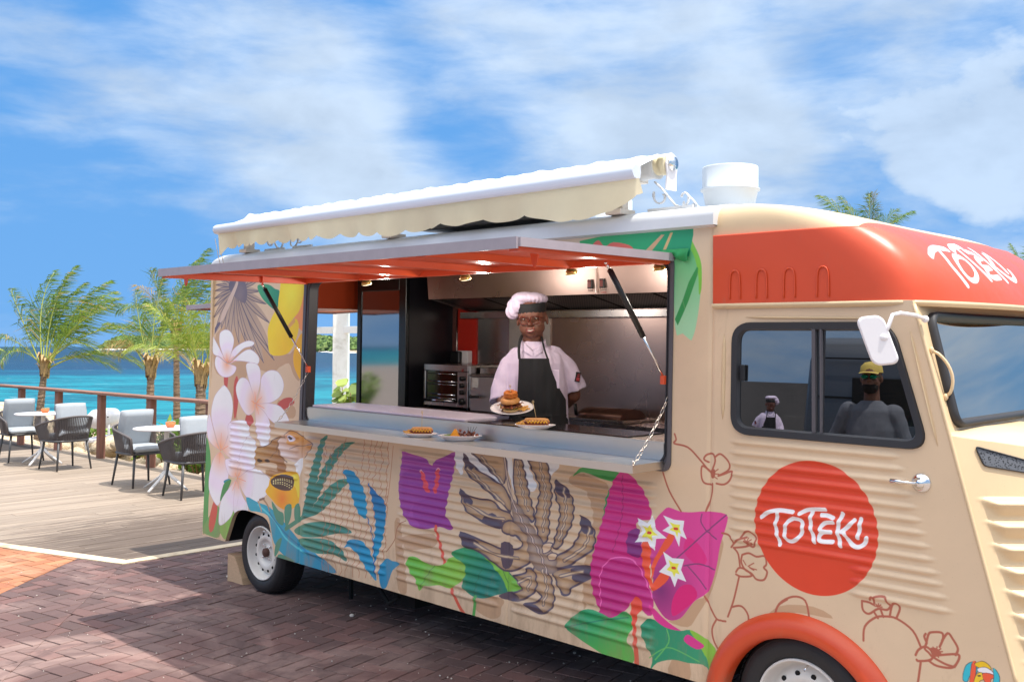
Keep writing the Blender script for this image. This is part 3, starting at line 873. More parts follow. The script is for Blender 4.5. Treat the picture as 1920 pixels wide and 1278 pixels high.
('s',[238,963,313,1061,311,1153,432,1187,559,1190,614,1133,603,1035,580,935,504,902,358,911,238,963],0.0035,(182,160,172),1),
('f',[216,944,126,893,68,768,71,649,147,573,216,553,281,648,343,780,294,892],(226,216,226),1,('rad',(212,952),0.17,(232,150,98))),
('s',[216,944,126,893,68,768,71,649,147,573,216,553,281,648,343,780,294,892,216,944],0.0035,(182,160,172),1),
('s',[212,952,216,1081],0.0035,(222,120,80),1),
('s',[212,952,153,1003],0.0035,(222,120,80),1),
('s',[212,952,322,995],0.0035,(222,120,80),1),
('s',[212,952,205,859],0.0035,(222,120,80),1),
('f',[280,737,364,762,347,730,302,715],(20,130,150),1,None),
('f',[237,584,276,706,339,746,387,751,315,644],(60,130,70),1,None),
('f',[465,784,482,893,526,1012,599,1086,680,1073,729,997,721,900,619,838],(226,216,226),1,('rad',(469,778),0.12,(232,150,98))),
('s',[465,784,482,893,526,1012,599,1086,680,1073,729,997,721,900,619,838,465,784],0.0035,(182,160,172),1),
('f',[449,783,342,793,287,888,391,904,489,890],(226,216,226),1,('rad',(469,778),0.12,(232,150,98))),
('s',[449,783,342,793,287,888,391,904,489,890,449,783],0.0035,(182,160,172),1),
('f',[461,759,555,655,628,599,619,526,455,520,413,639],(226,216,226),1,('rad',(469,778),0.12,(232,150,98))),
('s',[461,759,555,655,628,599,619,526,455,520,413,639,461,759],0.0035,(182,160,172),1),
('f',[451,766,344,680,253,586,230,466,248,412,332,443,423,521,432,641],(226,216,226),1,('rad',(469,778),0.12,(232,150,98))),
('s',[451,766,344,680,253,586,230,466,248,412,332,443,423,521,432,641,451,766],0.0035,(182,160,172),1),
('f',[482,778,618,849,769,867,892,821,927,775,871,709,756,644,634,645,536,702],(226,216,226),1,('rad',(469,778),0.12,(232,150,98))),
('s',[482,778,618,849,769,867,892,821,927,775,871,709,756,644,634,645,536,702,482,778],0.0035,(182,160,172),1),
('s',[469,778,530,855],0.0035,(222,120,80),1),
('s',[469,778,435,811],0.0035,(222,120,80),1),
('s',[469,778,493,705],0.0035,(222,120,80),1),
('s',[469,778,411,683],0.0035,(222,120,80),1),
('s',[469,778,585,767],0.0035,(222,120,80),1),
('f',[712,1018,791,1020,885,1062,950,1102,1051,1118,1039,1015,1091,939,1098,848,902,833,821,882,711,897],(170,130,78),1,('lin',[732,1009,1064,936],(150,104,62))),
('f',[1086,1145,1139,1166,1212,1157,1303,1129,1392,1105,1404,1088,1391,1073,1303,999,1226,960,1116,971,1041,990,1005,1033,996,1093],(204,186,178),1,('lin',[1116,981,1195,1149],(188,130,66))),
('f',[1106,1122,1139,1165,1221,1156,1303,1127,1252,1103,1200,1079,1109,1072],(196,138,66),1,None),
('s',[1139,1044,1218,1069,1307,1078,1393,1097],0.004,(90,74,70),1),
('s',[1312,999,1394,1074,1403,1096,1303,1129,1212,1158,1139,1167,1077,1142,1070,1109],0.005,(80,66,66),1),
('s',[996,1093,982,1031,1042,975,1118,951],0.005,(96,74,60),1),
('s',[731,1020,848,1040,958,1101,1069,1114],0.006,(84,68,60),1),
('s',[892,961,965,1009,998,1073],0.004,(100,76,60),1),
('f',[1099,1117,1132,1136,1197,1124,1180,1100,1126,1093],(206,200,214),1,None),
('f',[1110,1114,1133,1130,1161,1118,1140,1103],(48,44,60),1,None),
('f',[723,926,761,944,801,934,763,917],(44,36,36),1,None),
('f',[828,934,866,951,905,941,868,925],(44,36,36),1,None),
('f',[721,893,856,926,971,927,993,878,898,879,743,863],(196,170,140),1,None),
('f',[1209,950,1286,997,1279,917,1254,865,1231,892],(224,216,216),1,None),
('f',[887,769,912,829,1050,874,1230,897,1265,816,1265,707,1215,661,1108,632,1010,646,922,686,848,724],(240,164,30),1,('rad',(1062,698),0.1,(226,120,40))),
('f',[1126,841,1231,887,1263,816,1257,726,1220,791],(248,196,60),1,None),
('f',[918,817,1050,864,1182,863,1202,847,1174,776,1058,757,935,775],(68,52,46),1,None),
('s',[942,809,951,810],0.0055,(236,214,150),0),
('s',[969,818,979,819],0.0055,(236,214,150),0),
('s',[997,825,1006,826],0.0055,(236,214,150),0),
('s',[1025,831,1034,832],0.0055,(236,214,150),0),
('s',[1052,835,1062,836],0.0055,(236,214,150),0),
('s',[1080,837,1089,838],0.0055,(236,214,150),0),
('s',[1108,837,1117,838],0.0055,(236,214,150),0),
('s',[1135,836,1144,837],0.0055,(236,214,150),0),
('s',[1163,833,1172,834],0.0055,(236,214,150),0),
('s',[942,804,951,805],0.0055,(236,214,150),0),
('s',[970,811,979,812],0.0055,(236,214,150),0),
('s',[998,818,1007,819],0.0055,(236,214,150),0),
('s',[1025,823,1035,824],0.0055,(236,214,150),0),
('s',[1053,826,1062,827],0.0055,(236,214,150),0),
('s',[1081,827,1090,828],0.0055,(236,214,150),0),
('s',[1109,826,1118,827],0.0055,(236,214,150),0),
('s',[1136,823,1145,824],0.0055,(236,214,150),0),
('s',[1164,820,1173,821],0.0055,(236,214,150),0),
('s',[943,795,952,796],0.0055,(236,214,150),0),
('s',[971,800,980,801],0.0055,(236,214,150),0),
('s',[999,805,1008,806],0.0055,(236,214,150),0),
('s',[1026,808,1036,809],0.0055,(236,214,150),0),
('s',[1054,810,1063,811],0.0055,(236,214,150),0),
('s',[1082,809,1091,810],0.0055,(236,214,150),0),
('s',[1110,806,1119,807],0.0055,(236,214,150),0),
('s',[1138,801,1147,802],0.0055,(236,214,150),0),
('s',[1165,796,1174,797],0.0055,(236,214,150),0),
('s',[943,788,953,789],0.0055,(236,214,150),0),
('s',[971,792,981,793],0.0055,(236,214,150),0),
('s',[999,796,1009,797],0.0055,(236,214,150),0),
('s',[1027,798,1036,799],0.0055,(236,214,150),0),
('s',[1055,797,1064,798],0.0055,(236,214,150),0),
('s',[1083,795,1092,796],0.0055,(236,214,150),0),
('s',[1111,791,1120,792],0.0055,(236,214,150),0),
('s',[1139,785,1148,786],0.0055,(236,214,150),0),
('s',[1167,779,1176,780],0.0055,(236,214,150),0),
('f',[602,658,757,639,906,626,1055,568,1214,491,1339,434,1551,386,1718,317,1505,301,1268,303,1100,333,981,395,933,497,887,566,746,574,652,573],(24,150,172),1,('lin',[788,619,1555,321],(20,128,160))),
('s',[758,624,970,549,1120,446,1370,379],0.014,(70,184,196),1),
('s',[909,588,1089,488,1314,415,1605,344],0.01,(14,112,146),1),
('s',[760,646,793,608,808,584],0.012,(170,140,110),1),
('s',[817,674,878,640,909,602],0.014,(156,124,96),1),
('s',[779,659,836,676],0.016,(120,96,80),1),
('f',[932,669,1022,618,1086,603,1086,526,993,552],(70,130,108),1,None),
('f',[1099,651,1176,676,1176,592,1136,528,1107,544],(70,130,108),1,None),
('f',[1215,665,1268,694,1279,605,1255,564,1220,590],(70,130,108),1,None),
('f',[1010,399,1078,440,1043,343,994,304],(70,130,108),1,None),
('f',[1072,332,1240,313,1131,293,1031,302],(70,130,108),1,None),
('s',[1121,508,1222,560,1327,619,1403,674],0.03,(70,130,108),1),
('f',[1565,1165,1527,1080,1494,944,1446,806,1339,628,1305,627,1345,749,1387,904,1456,1059,1502,1138],(70,130,108),1,('lin',[1565,1165,1305,627],(52,112,98))),
('f',[1859,1146,1730,1126,1610,1043,1516,932,1441,805,1346,652,1383,652,1481,750,1582,901,1698,1034,1785,1105],(70,130,108),1,('lin',[1859,1146,1346,652],(52,112,98))),
('f',[1821,908,1719,901,1598,840,1496,755,1403,669,1288,589,1354,608,1513,666,1634,754,1735,838],(70,130,108),1,('lin',[1821,908,1288,589],(52,112,98))),
('f',[1220,510,1330,567,1536,613,1736,619,1864,587,1715,563,1492,506,1309,486],(70,130,108),1,('lin',[1220,510,1864,587],(52,112,98))),
('f',[1273,460,1441,494,1644,505,1775,460,1815,404,1679,425,1499,403,1340,416],(70,130,108),1,('lin',[1273,460,1815,404],(52,112,98))),
('s',[1552,1097,1560,1063,1562,1027,1537,1049,1532,1013,1555,980,1578,947,1566,910,1551,873,1538,837,1561,804,1561,769,1547,732,1532,695,1539,661,1573,630,1574,595,1560,558,1549,521,1541,485,1559,453,1568,419,1556,382,1550,347,1561,313,1555,277],0.0045,(168,98,70),0),
('s',[1640,1102,1640,1067,1621,1030,1602,1052,1621,1018,1624,983,1641,950,1624,913,1612,877,1619,843,1645,811,1629,774,1622,738,1621,703,1627,669,1632,635,1627,599,1609,562,1605,527,1624,495,1641,463,1610,423,1598,386,1619,355,1625,321,1633,288],0.0045,(168,98,70),0),
('s',[1704,1104,1688,1068,1693,1033,1678,1055,1697,1022,1692,987,1688,952,1672,915,1684,882,1707,850,1693,813,1684,778,1687,743,1680,708,1690,674,1688,640,1687,605,1681,569,1686,536,1697,503,1684,466,1677,431,1668,395,1699,365,1710,333,1700,297],0.0045,(168,98,70),0),
('s',[1764,1164,1756,1129,1737,1092,1758,1060,1779,1027,1762,991,1742,954,1761,922,1767,888,1773,854,1747,817,1736,781,1751,748,1757,715,1761,681,1760,646,1739,609,1742,575,1755,543,1753,508,1753,474,1740,438,1751,405,1756,372,1770,340,1742,301],0.0045,(168,98,70),0),
('s',[1802,992,1802,957,1827,926,1826,892,1832,858,1800,820,1815,788,1835,756,1828,721,1829,687,1807,650,1810,616,1827,585,1818,549,1813,515,1802,479,1827,449,1838,417,1826,381,1801,343,1802,309],0.0045,(168,98,70),0),
('s',[1864,995,1898,964,1898,930,1900,897,1872,860,1885,827,1893,794,1903,762,1891,726,1873,690,1867,655,1884,624,1903,593,1891,557,1882,522,1875,487,1896,457,1900,424,1882,387,1878,353,1881,320],0.0045,(168,98,70),0),
('s',[1949,1170,1963,1137,1952,1102,1953,1069,1948,1034,1938,999,1970,969,1965,935,1944,899,1927,863,1959,833,1950,798,1963,766,1942,730,1928,694,1943,663,1961,632,1950,597,1942,562,1949,529,1946,496,1946,462,1955,430,1923,391,1949,362,1945,328],0.0045,(168,98,70),0),
('s',[2026,1173,2028,1140,2018,1105,2001,1070,2016,1038,2013,1004,2024,972,2002,936,2008,903,2015,870,2020,837,2018,804,1992,767,1988,733,2012,703,2020,671,2022,638,2003,602,1991,566,2009,536,2026,505,2012,470,1987,433,2007,403,2021,372,2009,337],0.0045,(168,98,70),0),
('s',[2085,1175,2072,1140,2069,1107,2061,1073,2073,1040,2082,1008,2082,975,2052,938,2058,906,2083,875,2089,843,2068,807,2058,773,2076,742,2087,710,2069,674,2073,642,2052,606,2065,575,2088,545,2074,510,2068,476,2052,440,2080,412,2073,378,2065,344],0.0045,(168,98,70),0),
('s',[2138,1176,2122,1142,2125,1109,2146,1078,2149,1045,2124,1009,2119,976,2126,943,2138,912,2148,880,2131,845,2112,810,2120,778,2147,748,2138,714,2134,681,2130,647,2130,614,2143,584,2141,550,2121,515,2128,483,2128,450,2149,421,2131,385,2130,352],0.0045,(168,98,70),0),
('s',[2194,1178,2186,1144,2192,1112,2196,1079,2204,1047,2182,1012,2186,980,2187,947,2194,915,2187,882,2189,849,2176,815,2205,786,2199,752,2193,719,2177,684,2187,653,2188,620,2198,589,2198,556,2172,520,2188,490,2194,458,2193,426,2174,390,2167,356],0.0045,(168,98,70),0),
('s',[2237,1154,2216,934,2191,795],0.0045,(168,98,70),1),
('s',[2377,731,2305,688,2277,604,2205,525],0.005,(150,92,66),1),
('f',[1749,962,1860,962,1935,903,1990,826,2008,716,1975,691,1897,741,1845,822,1797,903],(22,122,162),1,('lin',[1749,962,2008,716],(20,140,178))),
('f',[2013,912,2063,876,2172,820,2190,727,2172,602,2139,515,2098,451,2080,533,2097,673,2056,806],(24,92,150),1,('lin',[2013,912,2139,515],(20,140,178))),
('f',[1793,489,1843,542,1960,552,2043,513,2092,439,2120,345,2081,352,1986,419,1913,476,1840,499],(22,122,162),1,('lin',[1793,489,2120,345],(20,140,178))),
('f',[2162,312,2141,406,2203,484,2262,480,2341,480,2271,428,2240,366,2210,313],(22,122,162),1,('lin',[2162,312,2341,480],(20,140,178))),
('s',[2008,709,2054,639,2089,534,2108,359],0.008,(24,92,150),1),
('s',[2094,453,2103,372],0.008,(24,92,150),1),
('f',[2332,1131,2432,1121,2540,1106,2601,1072,2625,1106,2695,1129,2784,1167,2792,1113,2781,1045,2756,968,2739,907,2724,822,2762,777,2793,755,2764,732,2675,738,2546,707,2452,707,2382,743,2331,806,2308,873,2307,988,2324,1078],(152,66,148),1,('lin',[2364,1108,2711,770],(142,58,142))),
('f',[2496,910,2615,911,2738,931,2724,822,2762,777,2793,755,2764,732,2675,738,2546,707,2485,739,2434,801],(136,50,134),1,None),
('f',[2315,980,2489,1050,2576,905,2446,838,2382,743,2311,856],(140,56,138),1,None),
('f',[2495,1026,2510,1040,2527,1026,2559,980,2584,931,2575,917,2538,924,2520,975],(212,74,84),1,None),
('s',[2495,1026,2510,1040,2527,1026],0.005,(236,170,180),1),
('f',[2632,1052,2649,1063,2665,1055,2661,982,2643,924,2614,925,2627,987],(212,74,84),1,None),
('s',[2632,1052,2649,1063,2665,1055],0.005,(236,170,180),1),
('s',[2643,735,2664,688,2699,618,2735,532,2763,471,2804,396,2856,332,2896,300],0.022,(204,80,60),1),
('f',[2395,500,2434,535,2501,538,2568,521,2640,515,2722,537,2770,579,2844,599,2902,576,2903,503,2862,464,2778,414,2690,416,2613,398,2561,389,2514,353,2488,406,2439,440,2410,469],(98,170,60),1,('lin',[2463,504,2826,441],(130,180,66))),
('s',[2523,369,2597,467,2646,517],0.004,(70,120,60),1),
('f',[2779,606,2854,646,2938,663,3056,659,3149,617,3240,577,3321,522,3326,506,3245,444,3178,457,3089,423,3020,406,2937,411,2875,450,2904,520,2882,573,2820,587],(44,140,88),1,('lin',[2867,628,3029,462],(26,116,100))),
('f',[3009,660,3103,641,3195,592,3325,515,3245,444,3198,522,3128,582],(112,172,62),1,None),
('s',[2984,405,2979,356,2972,299],0.022,(70,150,70),1),
('s',[2972,411,2993,487,3025,557],0.004,(30,100,70),1),
('s',[3239,461,3220,527,3184,584],0.004,(60,110,60),1),
('f',[2712,1177,2892,1178,2990,1140,3061,1102,3153,1044,3142,1030,3052,1051,2944,1095,2869,1153],(224,220,226),1,None),
('f',[2787,1164,2856,1162,2854,1049,2808,1077],(224,220,226),1,None),
('f',[3178,1180,3229,1170,3245,1093,3286,1013,3260,999,3228,1044,3198,1120],(224,220,226),1,None),
('f',[3300,1178,3344,1173,3375,1114,3420,1042,3371,1015,3345,1057,3325,1132],(224,220,226),1,None),
('f',[3465,1176,3566,1172,3529,1122,3486,1109],(224,220,226),1,None),
('f',[2856,1162,2877,1096,2897,1057,2995,1011,3090,965,3171,927,3226,893,3229,942,3179,1015,3087,1051,2992,1082,2913,1120],(172,142,110),1,'band'),
('s',[2856,1162,2877,1096,2897,1057,2995,1011,3090,965,3171,927,3226,893,3229,942,3179,1015,3087,1051,2992,1082,2913,1120,2856,1162],0.01,(78,66,80),1),
('f',[2916,1176,3173,1181,3180,1039,3109,1071,3050,1105,2990,1140],(172,142,110),1,'band'),
('s',[2916,1176,3173,1181,3180,1039,3109,1071,3050,1105,2990,1140,2916,1176],0.01,(78,66,80),1),
('f',[2838,966,2902,943,2998,932,3091,936,3161,896,3220,886,3255,844,3186,835,3154,797,3015,818,2906,852,2861,897],(172,142,110),1,'band'),
('s',[2838,966,2902,943,2998,932,3091,936,3161,896,3220,886,3255,844,3186,835,3154,797,3015,818,2906,852,2861,897,2838,966],0.01,(78,66,80),1),
('f',[2848,733,2959,723,3077,708,3169,692,3301,713,3323,753,3277,776,3244,772,3174,784,3186,831,3254,847,3352,796,3396,741,3409,682,3305,610,3196,584,3080,628,2962,657,2884,663],(172,142,110),1,'band'),
('s',[2848,733,2959,723,3077,708,3169,692,3301,713,3323,753,3277,776,3244,772,3174,784,3186,831,3254,847,3352,796,3396,741,3409,682,3305,610,3196,584,3080,628,2962,657,2884,663,2848,733],0.01,(78,66,80),1),
('f',[3249,1167,3301,1170,3336,1095,3368,998,3403,910,3394,863,3349,888,3293,935,3247,1046],(172,142,110),1,'band'),
('s',[3249,1167,3301,1170,3336,1095,3368,998,3403,910,3394,863,3349,888,3293,935,3247,1046,3249,1167],0.01,(78,66,80),1),
('f',[3347,1172,3474,1176,3512,1075,3523,1001,3507,909,3510,819,3469,767,3413,866,3430,975,3439,1044,3394,1116],(172,142,110),1,'band'),
('s',[3347,1172,3474,1176,3512,1075,3523,1001,3507,909,3510,819,3469,767,3413,866,3430,975,3439,1044,3394,1116,3347,1172],0.01,(78,66,80),1),
('f',[3549,1092,3622,1057,3667,996,3663,900,3621,827,3581,761,3541,762,3568,857,3580,948,3546,1019],(172,142,110),1,'band'),
('s',[3549,1092,3622,1057,3667,996,3663,900,3621,827,3581,761,3541,762,3568,857,3580,948,3546,1019,3549,1092],0.01,(78,66,80),1),
('f',[3717,938,3772,914,3809,862,3797,788,3720,733,3644,682,3564,661,3563,715,3651,765,3707,840,3725,893],(172,142,110),1,'band'),
('s',[3717,938,3772,914,3809,862,3797,788,3720,733,3644,682,3564,661,3563,715,3651,765,3707,840,3725,893,3717,938],0.01,(78,66,80),1),
('f',[3563,648,3654,679,3790,702,3796,658,3714,607,3668,578,3648,543,3608,540,3577,576,3545,630],(172,142,110),1,'band'),
('s',[3563,648,3654,679,3790,702,3796,658,3714,607,3668,578,3648,543,3608,540,3577,576,3545,630,3563,648],0.01,(78,66,80),1),
('f',[3410,660,3483,657,3536,591,3557,498,3521,438,3450,413,3352,438,3427,462,3470,497,3427,534],(172,142,110),1,'band'),
('s',[3410,660,3483,657,3536,591,3557,498,3521,438,3450,413,3352,438,3427,462,3470,497,3427,534,3410,660],0.01,(78,66,80),1),
('f',[3263,567,3348,596,3367,624,3411,622,3434,565,3415,509,3310,450,3167,446,3330,509],(172,142,110),1,'band'),
('s',[3263,567,3348,596,3367,624,3411,622,3434,565,3415,509,3310,450,3167,446,3330,509,3263,567],0.01,(78,66,80),1),
('f',[2856,1162,2893,1147,2944,1095,2896,1074],(78,66,80),1,None),
('f',[2838,966,2902,943,2952,900,2880,899],(78,66,80),1,None),
('f',[2848,733,2959,723,3009,674,2884,663],(78,66,80),1,None),
('f',[3549,1092,3622,1057,3643,1015,3563,1021],(78,66,80),1,None),
('f',[3717,938,3772,914,3798,860,3726,864],(78,66,80),1,None),
('f',[3664,672,3790,702,3796,658,3695,612],(78,66,80),1,None),
('f',[3352,438,3427,451,3480,431,3450,413],(78,66,80),1,None),
('f',[3167,446,3265,489,3310,450],(78,66,80),1,None),
('f',[3015,818,3094,870,3175,833,3154,797],(78,66,80),1,None),
('f',[3168,722,3257,720,3250,618,3184,599],(78,66,80),1,None),
('f',[3237,953,3293,936,3404,834,3469,767,3554,721,3567,647,3515,623,3411,636,3366,706,3352,796,3261,845],(150,128,112),1,'band'),
('f',[3459,743,3489,770,3535,774,3521,742,3481,717],(205,176,146),1,None),
('s',[3459,743,3489,770,3535,774,3521,742,3481,717,3459,743],0.005,(78,66,80),1),
('f',[3500,704,3532,728,3572,724,3553,697,3513,688],(205,176,146),1,None),
('s',[3500,704,3532,728,3572,724,3553,697,3513,688,3500,704],0.005,(78,66,80),1),
('s',[3173,1176,3235,966,3351,826,3450,712,3507,619],0.016,(78,66,80),1),
('s',[3173,1176,3235,966,3351,826,3450,712,3507,619],0.009,(186,164,148),1),
('s',[3001,1157,3108,1087,3167,1037],0.02,(118,102,100),1),
('s',[3001,1157,3108,1087,3167,1037],0.008,(196,172,140),1),
('s',[3274,1158,3311,1030,3358,920],0.02,(118,102,100),1),
('s',[3274,1158,3311,1030,3358,920],0.008,(196,172,140),1),
('s',[3434,1166,3481,1011,3467,828],0.02,(118,102,100),1),
('s',[3434,1166,3481,1011,3467,828],0.008,(196,172,140),1),
('s',[3602,1055,3621,938,3580,799],0.02,(118,102,100),1),
('s',[3602,1055,3621,938,3580,799],0.008,(196,172,140),1),
('s',[3773,886,3747,795,3613,701],0.02,(118,102,100),1),
('s',[3773,886,3747,795,3613,701],0.008,(196,172,140),1),
('s',[2896,1090,3042,1008,3182,929],0.02,(118,102,100),1),
('s',[2896,1090,3042,1008,3182,929],0.008,(196,172,140),1),
('s',[2904,894,3071,851,3185,850],0.02,(118,102,100),1),
('s',[2904,894,3071,851,3185,850],0.008,(196,172,140),1),
('s',[2961,691,3148,656,3303,665],0.02,(118,102,100),1),
('s',[2961,691,3148,656,3303,665],0.008,(196,172,140),1),
('s',[3473,633,3507,549,3479,461],0.02,(118,102,100),1),
('s',[3473,633,3507,549,3479,461],0.008,(196,172,140),1),
('s',[3307,543,3391,581,3372,516],0.02,(118,102,100),1),
('s',[3307,543,3391,581,3372,516],0.008,(196,172,140),1),
('s',[3596,624,3674,652,3741,671],0.02,(118,102,100),1),
('s',[3596,624,3674,652,3741,671],0.008,(196,172,140),1),
('f',[3665,1123,3700,1166,3767,1178,3851,1177,3956,1169,3937,1128,3852,1131,3768,1145,3707,1148],(66,148,74),1,None),
('s',[3929,1124,3884,1057,3873,1010,3861,945],0.012,(50,140,84),1),
('f',[3951,1173,4014,1166,4082,1116,4127,1051,4144,998,4129,972,4064,954,4060,866,4100,801,4136,685,4161,612,4150,541,4095,556,4061,602,4028,568,3974,506,3871,470,3809,468,3848,508,3808,572,3786,696,3819,829,3868,982,3900,1095],(196,48,126),1,('lin',[3969,1112,3961,547],(178,34,112))),
('f',[3857,518,3847,670,3898,751,3978,777,4057,768,4114,699,4159,612,4139,565,4061,602,3984,534],(176,36,116),1,None),
('s',[3857,527,3847,670,3898,751,3978,777,4057,768,4114,699,4159,620],0.006,(226,96,162),1),
('s',[3968,1157,3973,978,3920,791],0.004,(150,30,96),1),
('f',[4009,893,4075,921,4089,800,4011,805],(120,40,110),1,None),
('f',[4162,976,4203,1021,4235,1043,4298,1033,4359,1037,4439,1051,4538,1051,4539,1003,4510,916,4492,815,4455,709,4386,654,4347,606,4307,560,4245,541,4192,574,4153,637,4156,741,4111,821,4088,852],(200,60,134),1,('rad',(4201,663),0.16,(120,38,104))),
('f',[4341,924,4402,900,4443,840,4404,808,4322,854],(204,36,118),1,None),
('f',[4304,699,4365,718,4396,674,4327,602,4266,564,4264,632],(200,20,106),1,None),
('s',[4538,1048,4440,964,4342,874,4261,802],0.006,(120,56,104),1),
('s',[4440,964,4410,1001,4414,1036],0.006,(120,56,104),1),
('s',[4440,964,4490,938],0.006,(120,56,104),1),
('s',[4343,798,4405,750,4440,715],0.006,(120,56,104),1),
('s',[4323,795,4403,817,4482,805],0.006,(120,56,104),1),
('f',[4138,591,4203,552,4267,522,4349,499,4400,485,4437,467,4395,445,4330,467,4247,491,4172,527],(200,48,128),1,None),
('f',[4096,873,4131,876,4143,826,4140,738,4160,664,4125,697,4095,774],(216,78,48),1,None),
('f',[4242,929,4271,923,4251,877,4197,817,4166,760,4152,704,4150,775,4186,841],(216,78,48),1,None),
('f',[4152,680,4209,752,4246,739,4221,699,4158,653],(216,78,48),1,None),
('f',[4063,613,4102,584,4097,557,4076,531,4067,463,4087,294,4060,296,4048,459,4034,562],(208,72,52),1,None),
('f',[4061,972,4119,956,4152,997,4168,934,4227,903,4169,892,4163,837,4121,872,4052,860,4089,914],(238,236,242),0,None),
('f',[4096,943,4125,935,4141,956,4149,925,4179,909,4150,904,4147,876,4126,894,4092,888,4110,915],(244,214,70),0,None),
('s',[4124,914,4137,914],0.012,(190,60,40),1),
('f',[4206,1003,4267,991,4321,994,4315,954,4336,915,4302,925,4296,875,4269,922,4203,934,4242,961],(238,236,242),0,None),
('f',[4241,978,4272,972,4299,974,4296,954,4306,934,4289,939,4286,914,4273,938,4240,943,4259,957],(244,214,70),0,None),
('s',[4270,952,4283,953],0.012,(190,60,40),1),
('f',[4209,840,4260,819,4324,825,4308,775,4337,728,4291,734,4276,693,4252,736,4188,746,4230,788],(238,236,242),0,None),
('f',[4239,809,4265,798,4297,801,4288,776,4303,753,4280,756,4272,735,4260,757,4229,762,4249,783],(244,214,70),0,None),
('s',[4262,776,4275,777],0.012,(190,60,40),1),
('f',[3630,385,3702,460,3775,498,3870,494,3928,488,3996,532,4035,518,4044,459,4012,408,4050,364,4048,304,3933,291,3816,318,3706,349],(40,142,90),1,('lin',[3811,473,3933,302],(80,166,70))),
('s',[3630,381,3752,425,3894,472,4019,506],0.005,(20,110,80),1),
('f',[4094,469,4107,502,4150,530,4225,505,4308,506,4359,521,4429,506,4492,471,4491,430,4467,366,4431,386,4352,376,4270,371,4187,338,4150,299,4159,354,4111,421],(30,128,92),1,('lin',[4150,515,4411,387],(44,140,100))),
('f',[4359,521,4429,506,4492,471,4491,430,4467,366,4445,420,4400,475],(124,176,56),1,None),
('f',[4349,499,4400,485,4437,467,4395,445,4330,467],(200,48,128),1,None),
('s',[4176,349,4248,442,4236,499],0.006,(90,170,90),1),
('s',[4143,350,4206,399,4269,421,4411,395],0.005,(90,170,90),1),
('s',[4200,1198,4238,1116,4303,1034],0.0085,(160,86,66),1),
('s',[4261,1377,4270,1352,4260,1334,4333,1323,4395,1277,4456,1220],0.0085,(160,86,66),1),
('s',[4456,1220,4435,1239,4410,1245,4408,1203,4422,1175,4458,1170],0.0085,(160,86,66),1),
('s',[4443,1267,4420,1278,4434,1298,4466,1305,4478,1275,4463,1233],0.0085,(160,86,66),1),
('s',[4478,1293,4503,1308,4534,1290,4552,1265,4543,1240,4495,1212],0.0085,(160,86,66),1),
('s',[4495,1212,4524,1223,4564,1238,4553,1200,4524,1178,4486,1178],0.0085,(160,86,66),1),
('s',[4466,1175,4462,1125,4434,1051],0.0085,(160,86,66),1),
('s',[4518,968,4552,964,4576,934],0.0085,(160,86,66),1),
('s',[4565,915,4595,949,4641,968],0.0085,(160,86,66),1),
('s',[4576,914,4632,927,4669,944],0.0085,(160,86,66),1),
('s',[4580,912,4600,890,4609,841],0.0085,(160,86,66),1),
('s',[4619,891,4651,903,4688,894,4726,902,4735,871,4723,854,4739,839,4725,805,4689,800,4666,820,4634,831,4615,860,4619,891],0.0085,(160,86,66),1),
('s',[4590,814,4606,834,4638,831,4666,811,4616,799,4590,804],0.0085,(160,86,66),1),
('s',[4606,798,4580,692,4553,618],0.0085,(160,86,66),1),
('s',[4496,594,4475,549,4488,495,4535,443],0.0085,(160,86,66),1),
('s',[4434,682,4466,637,4496,598,4520,595],0.0085,(160,86,66),1),
('s',[4525,594,4542,596],0.0085,(160,86,66),1),
('s',[4571,662,4618,675,4652,642,4651,585],0.0085,(160,86,66),1),
('s',[4613,964,4631,987,4654,996,4673,985,4687,967,4674,933,4651,938,4632,951],0.0085,(160,86,66),1),
('s',[4773,651,4789,708,4832,744],0.0085,(160,86,66),1),
('f',[4455,1233,4475,1239,4480,1219,4471,1199,4456,1204],(160,86,66),1,None),
('s',[4480,1231,4494,1241],0.005,(160,86,66),1),
('s',[4480,1219,4498,1220],0.005,(160,86,66),1),
('s',[4475,1206,4490,1199],0.005,(160,86,66),1),
('s',[4646,949,4632,961],0.005,(160,86,66),1),
('s',[4646,949,4650,967],0.005,(160,86,66),1),
('s',[4646,949,4665,962],0.005,(160,86,66),1),
('s',[4646,949,4669,949],0.005,(160,86,66),1),
('s',[4646,949,4659,936],0.005,(160,86,66),1),
('s',[4646,949,4641,931],0.005,(160,86,66),1),
('f',[4643,850,4666,844,4680,834,4666,836],(160,86,66),1,None),
('s',[4652,850,4675,865],0.005,(160,86,66),1),
('s',[4657,842,4689,840],0.005,(160,86,66),1),
('s',[4638,851,4624,869],0.005,(160,86,66),1),
('s',[4774,658,4796,719,4858,760,4912,754,4931,690],0.0085,(160,86,66),1),
('s',[5158,649,5163,703,5203,745,5242,758,5288,759,5349,727,5380,672],0.0085,(160,86,66),1),
('s',[5261,761,5271,807,5290,815,5300,798,5287,761],0.0085,(160,86,66),1),
('s',[5151,799,5179,799,5199,795,5202,823,5242,832,5253,811,5264,802,5250,784,5215,781,5179,755,5155,766,5151,799],0.0085,(160,86,66),1),
('s',[5199,767,5215,746],0.0085,(160,86,66),1),
('s',[5226,780,5236,755],0.0085,(160,86,66),1),
('s',[5183,809,5191,822,5201,815],0.0085,(160,86,66),1),
('s',[5399,690,5407,725,5419,736,5455,742,5460,722,5448,690],0.0085,(160,86,66),1),
('s',[5457,714,5477,745,5494,729,5513,698,5505,673],0.0085,(160,86,66),1),
('s',[5430,654,5508,677,5517,663,5501,630],0.0085,(160,86,66),1),
('s',[5399,690,5394,671,5408,660,5423,648,5466,633,5498,630],0.0085,(160,86,66),1),
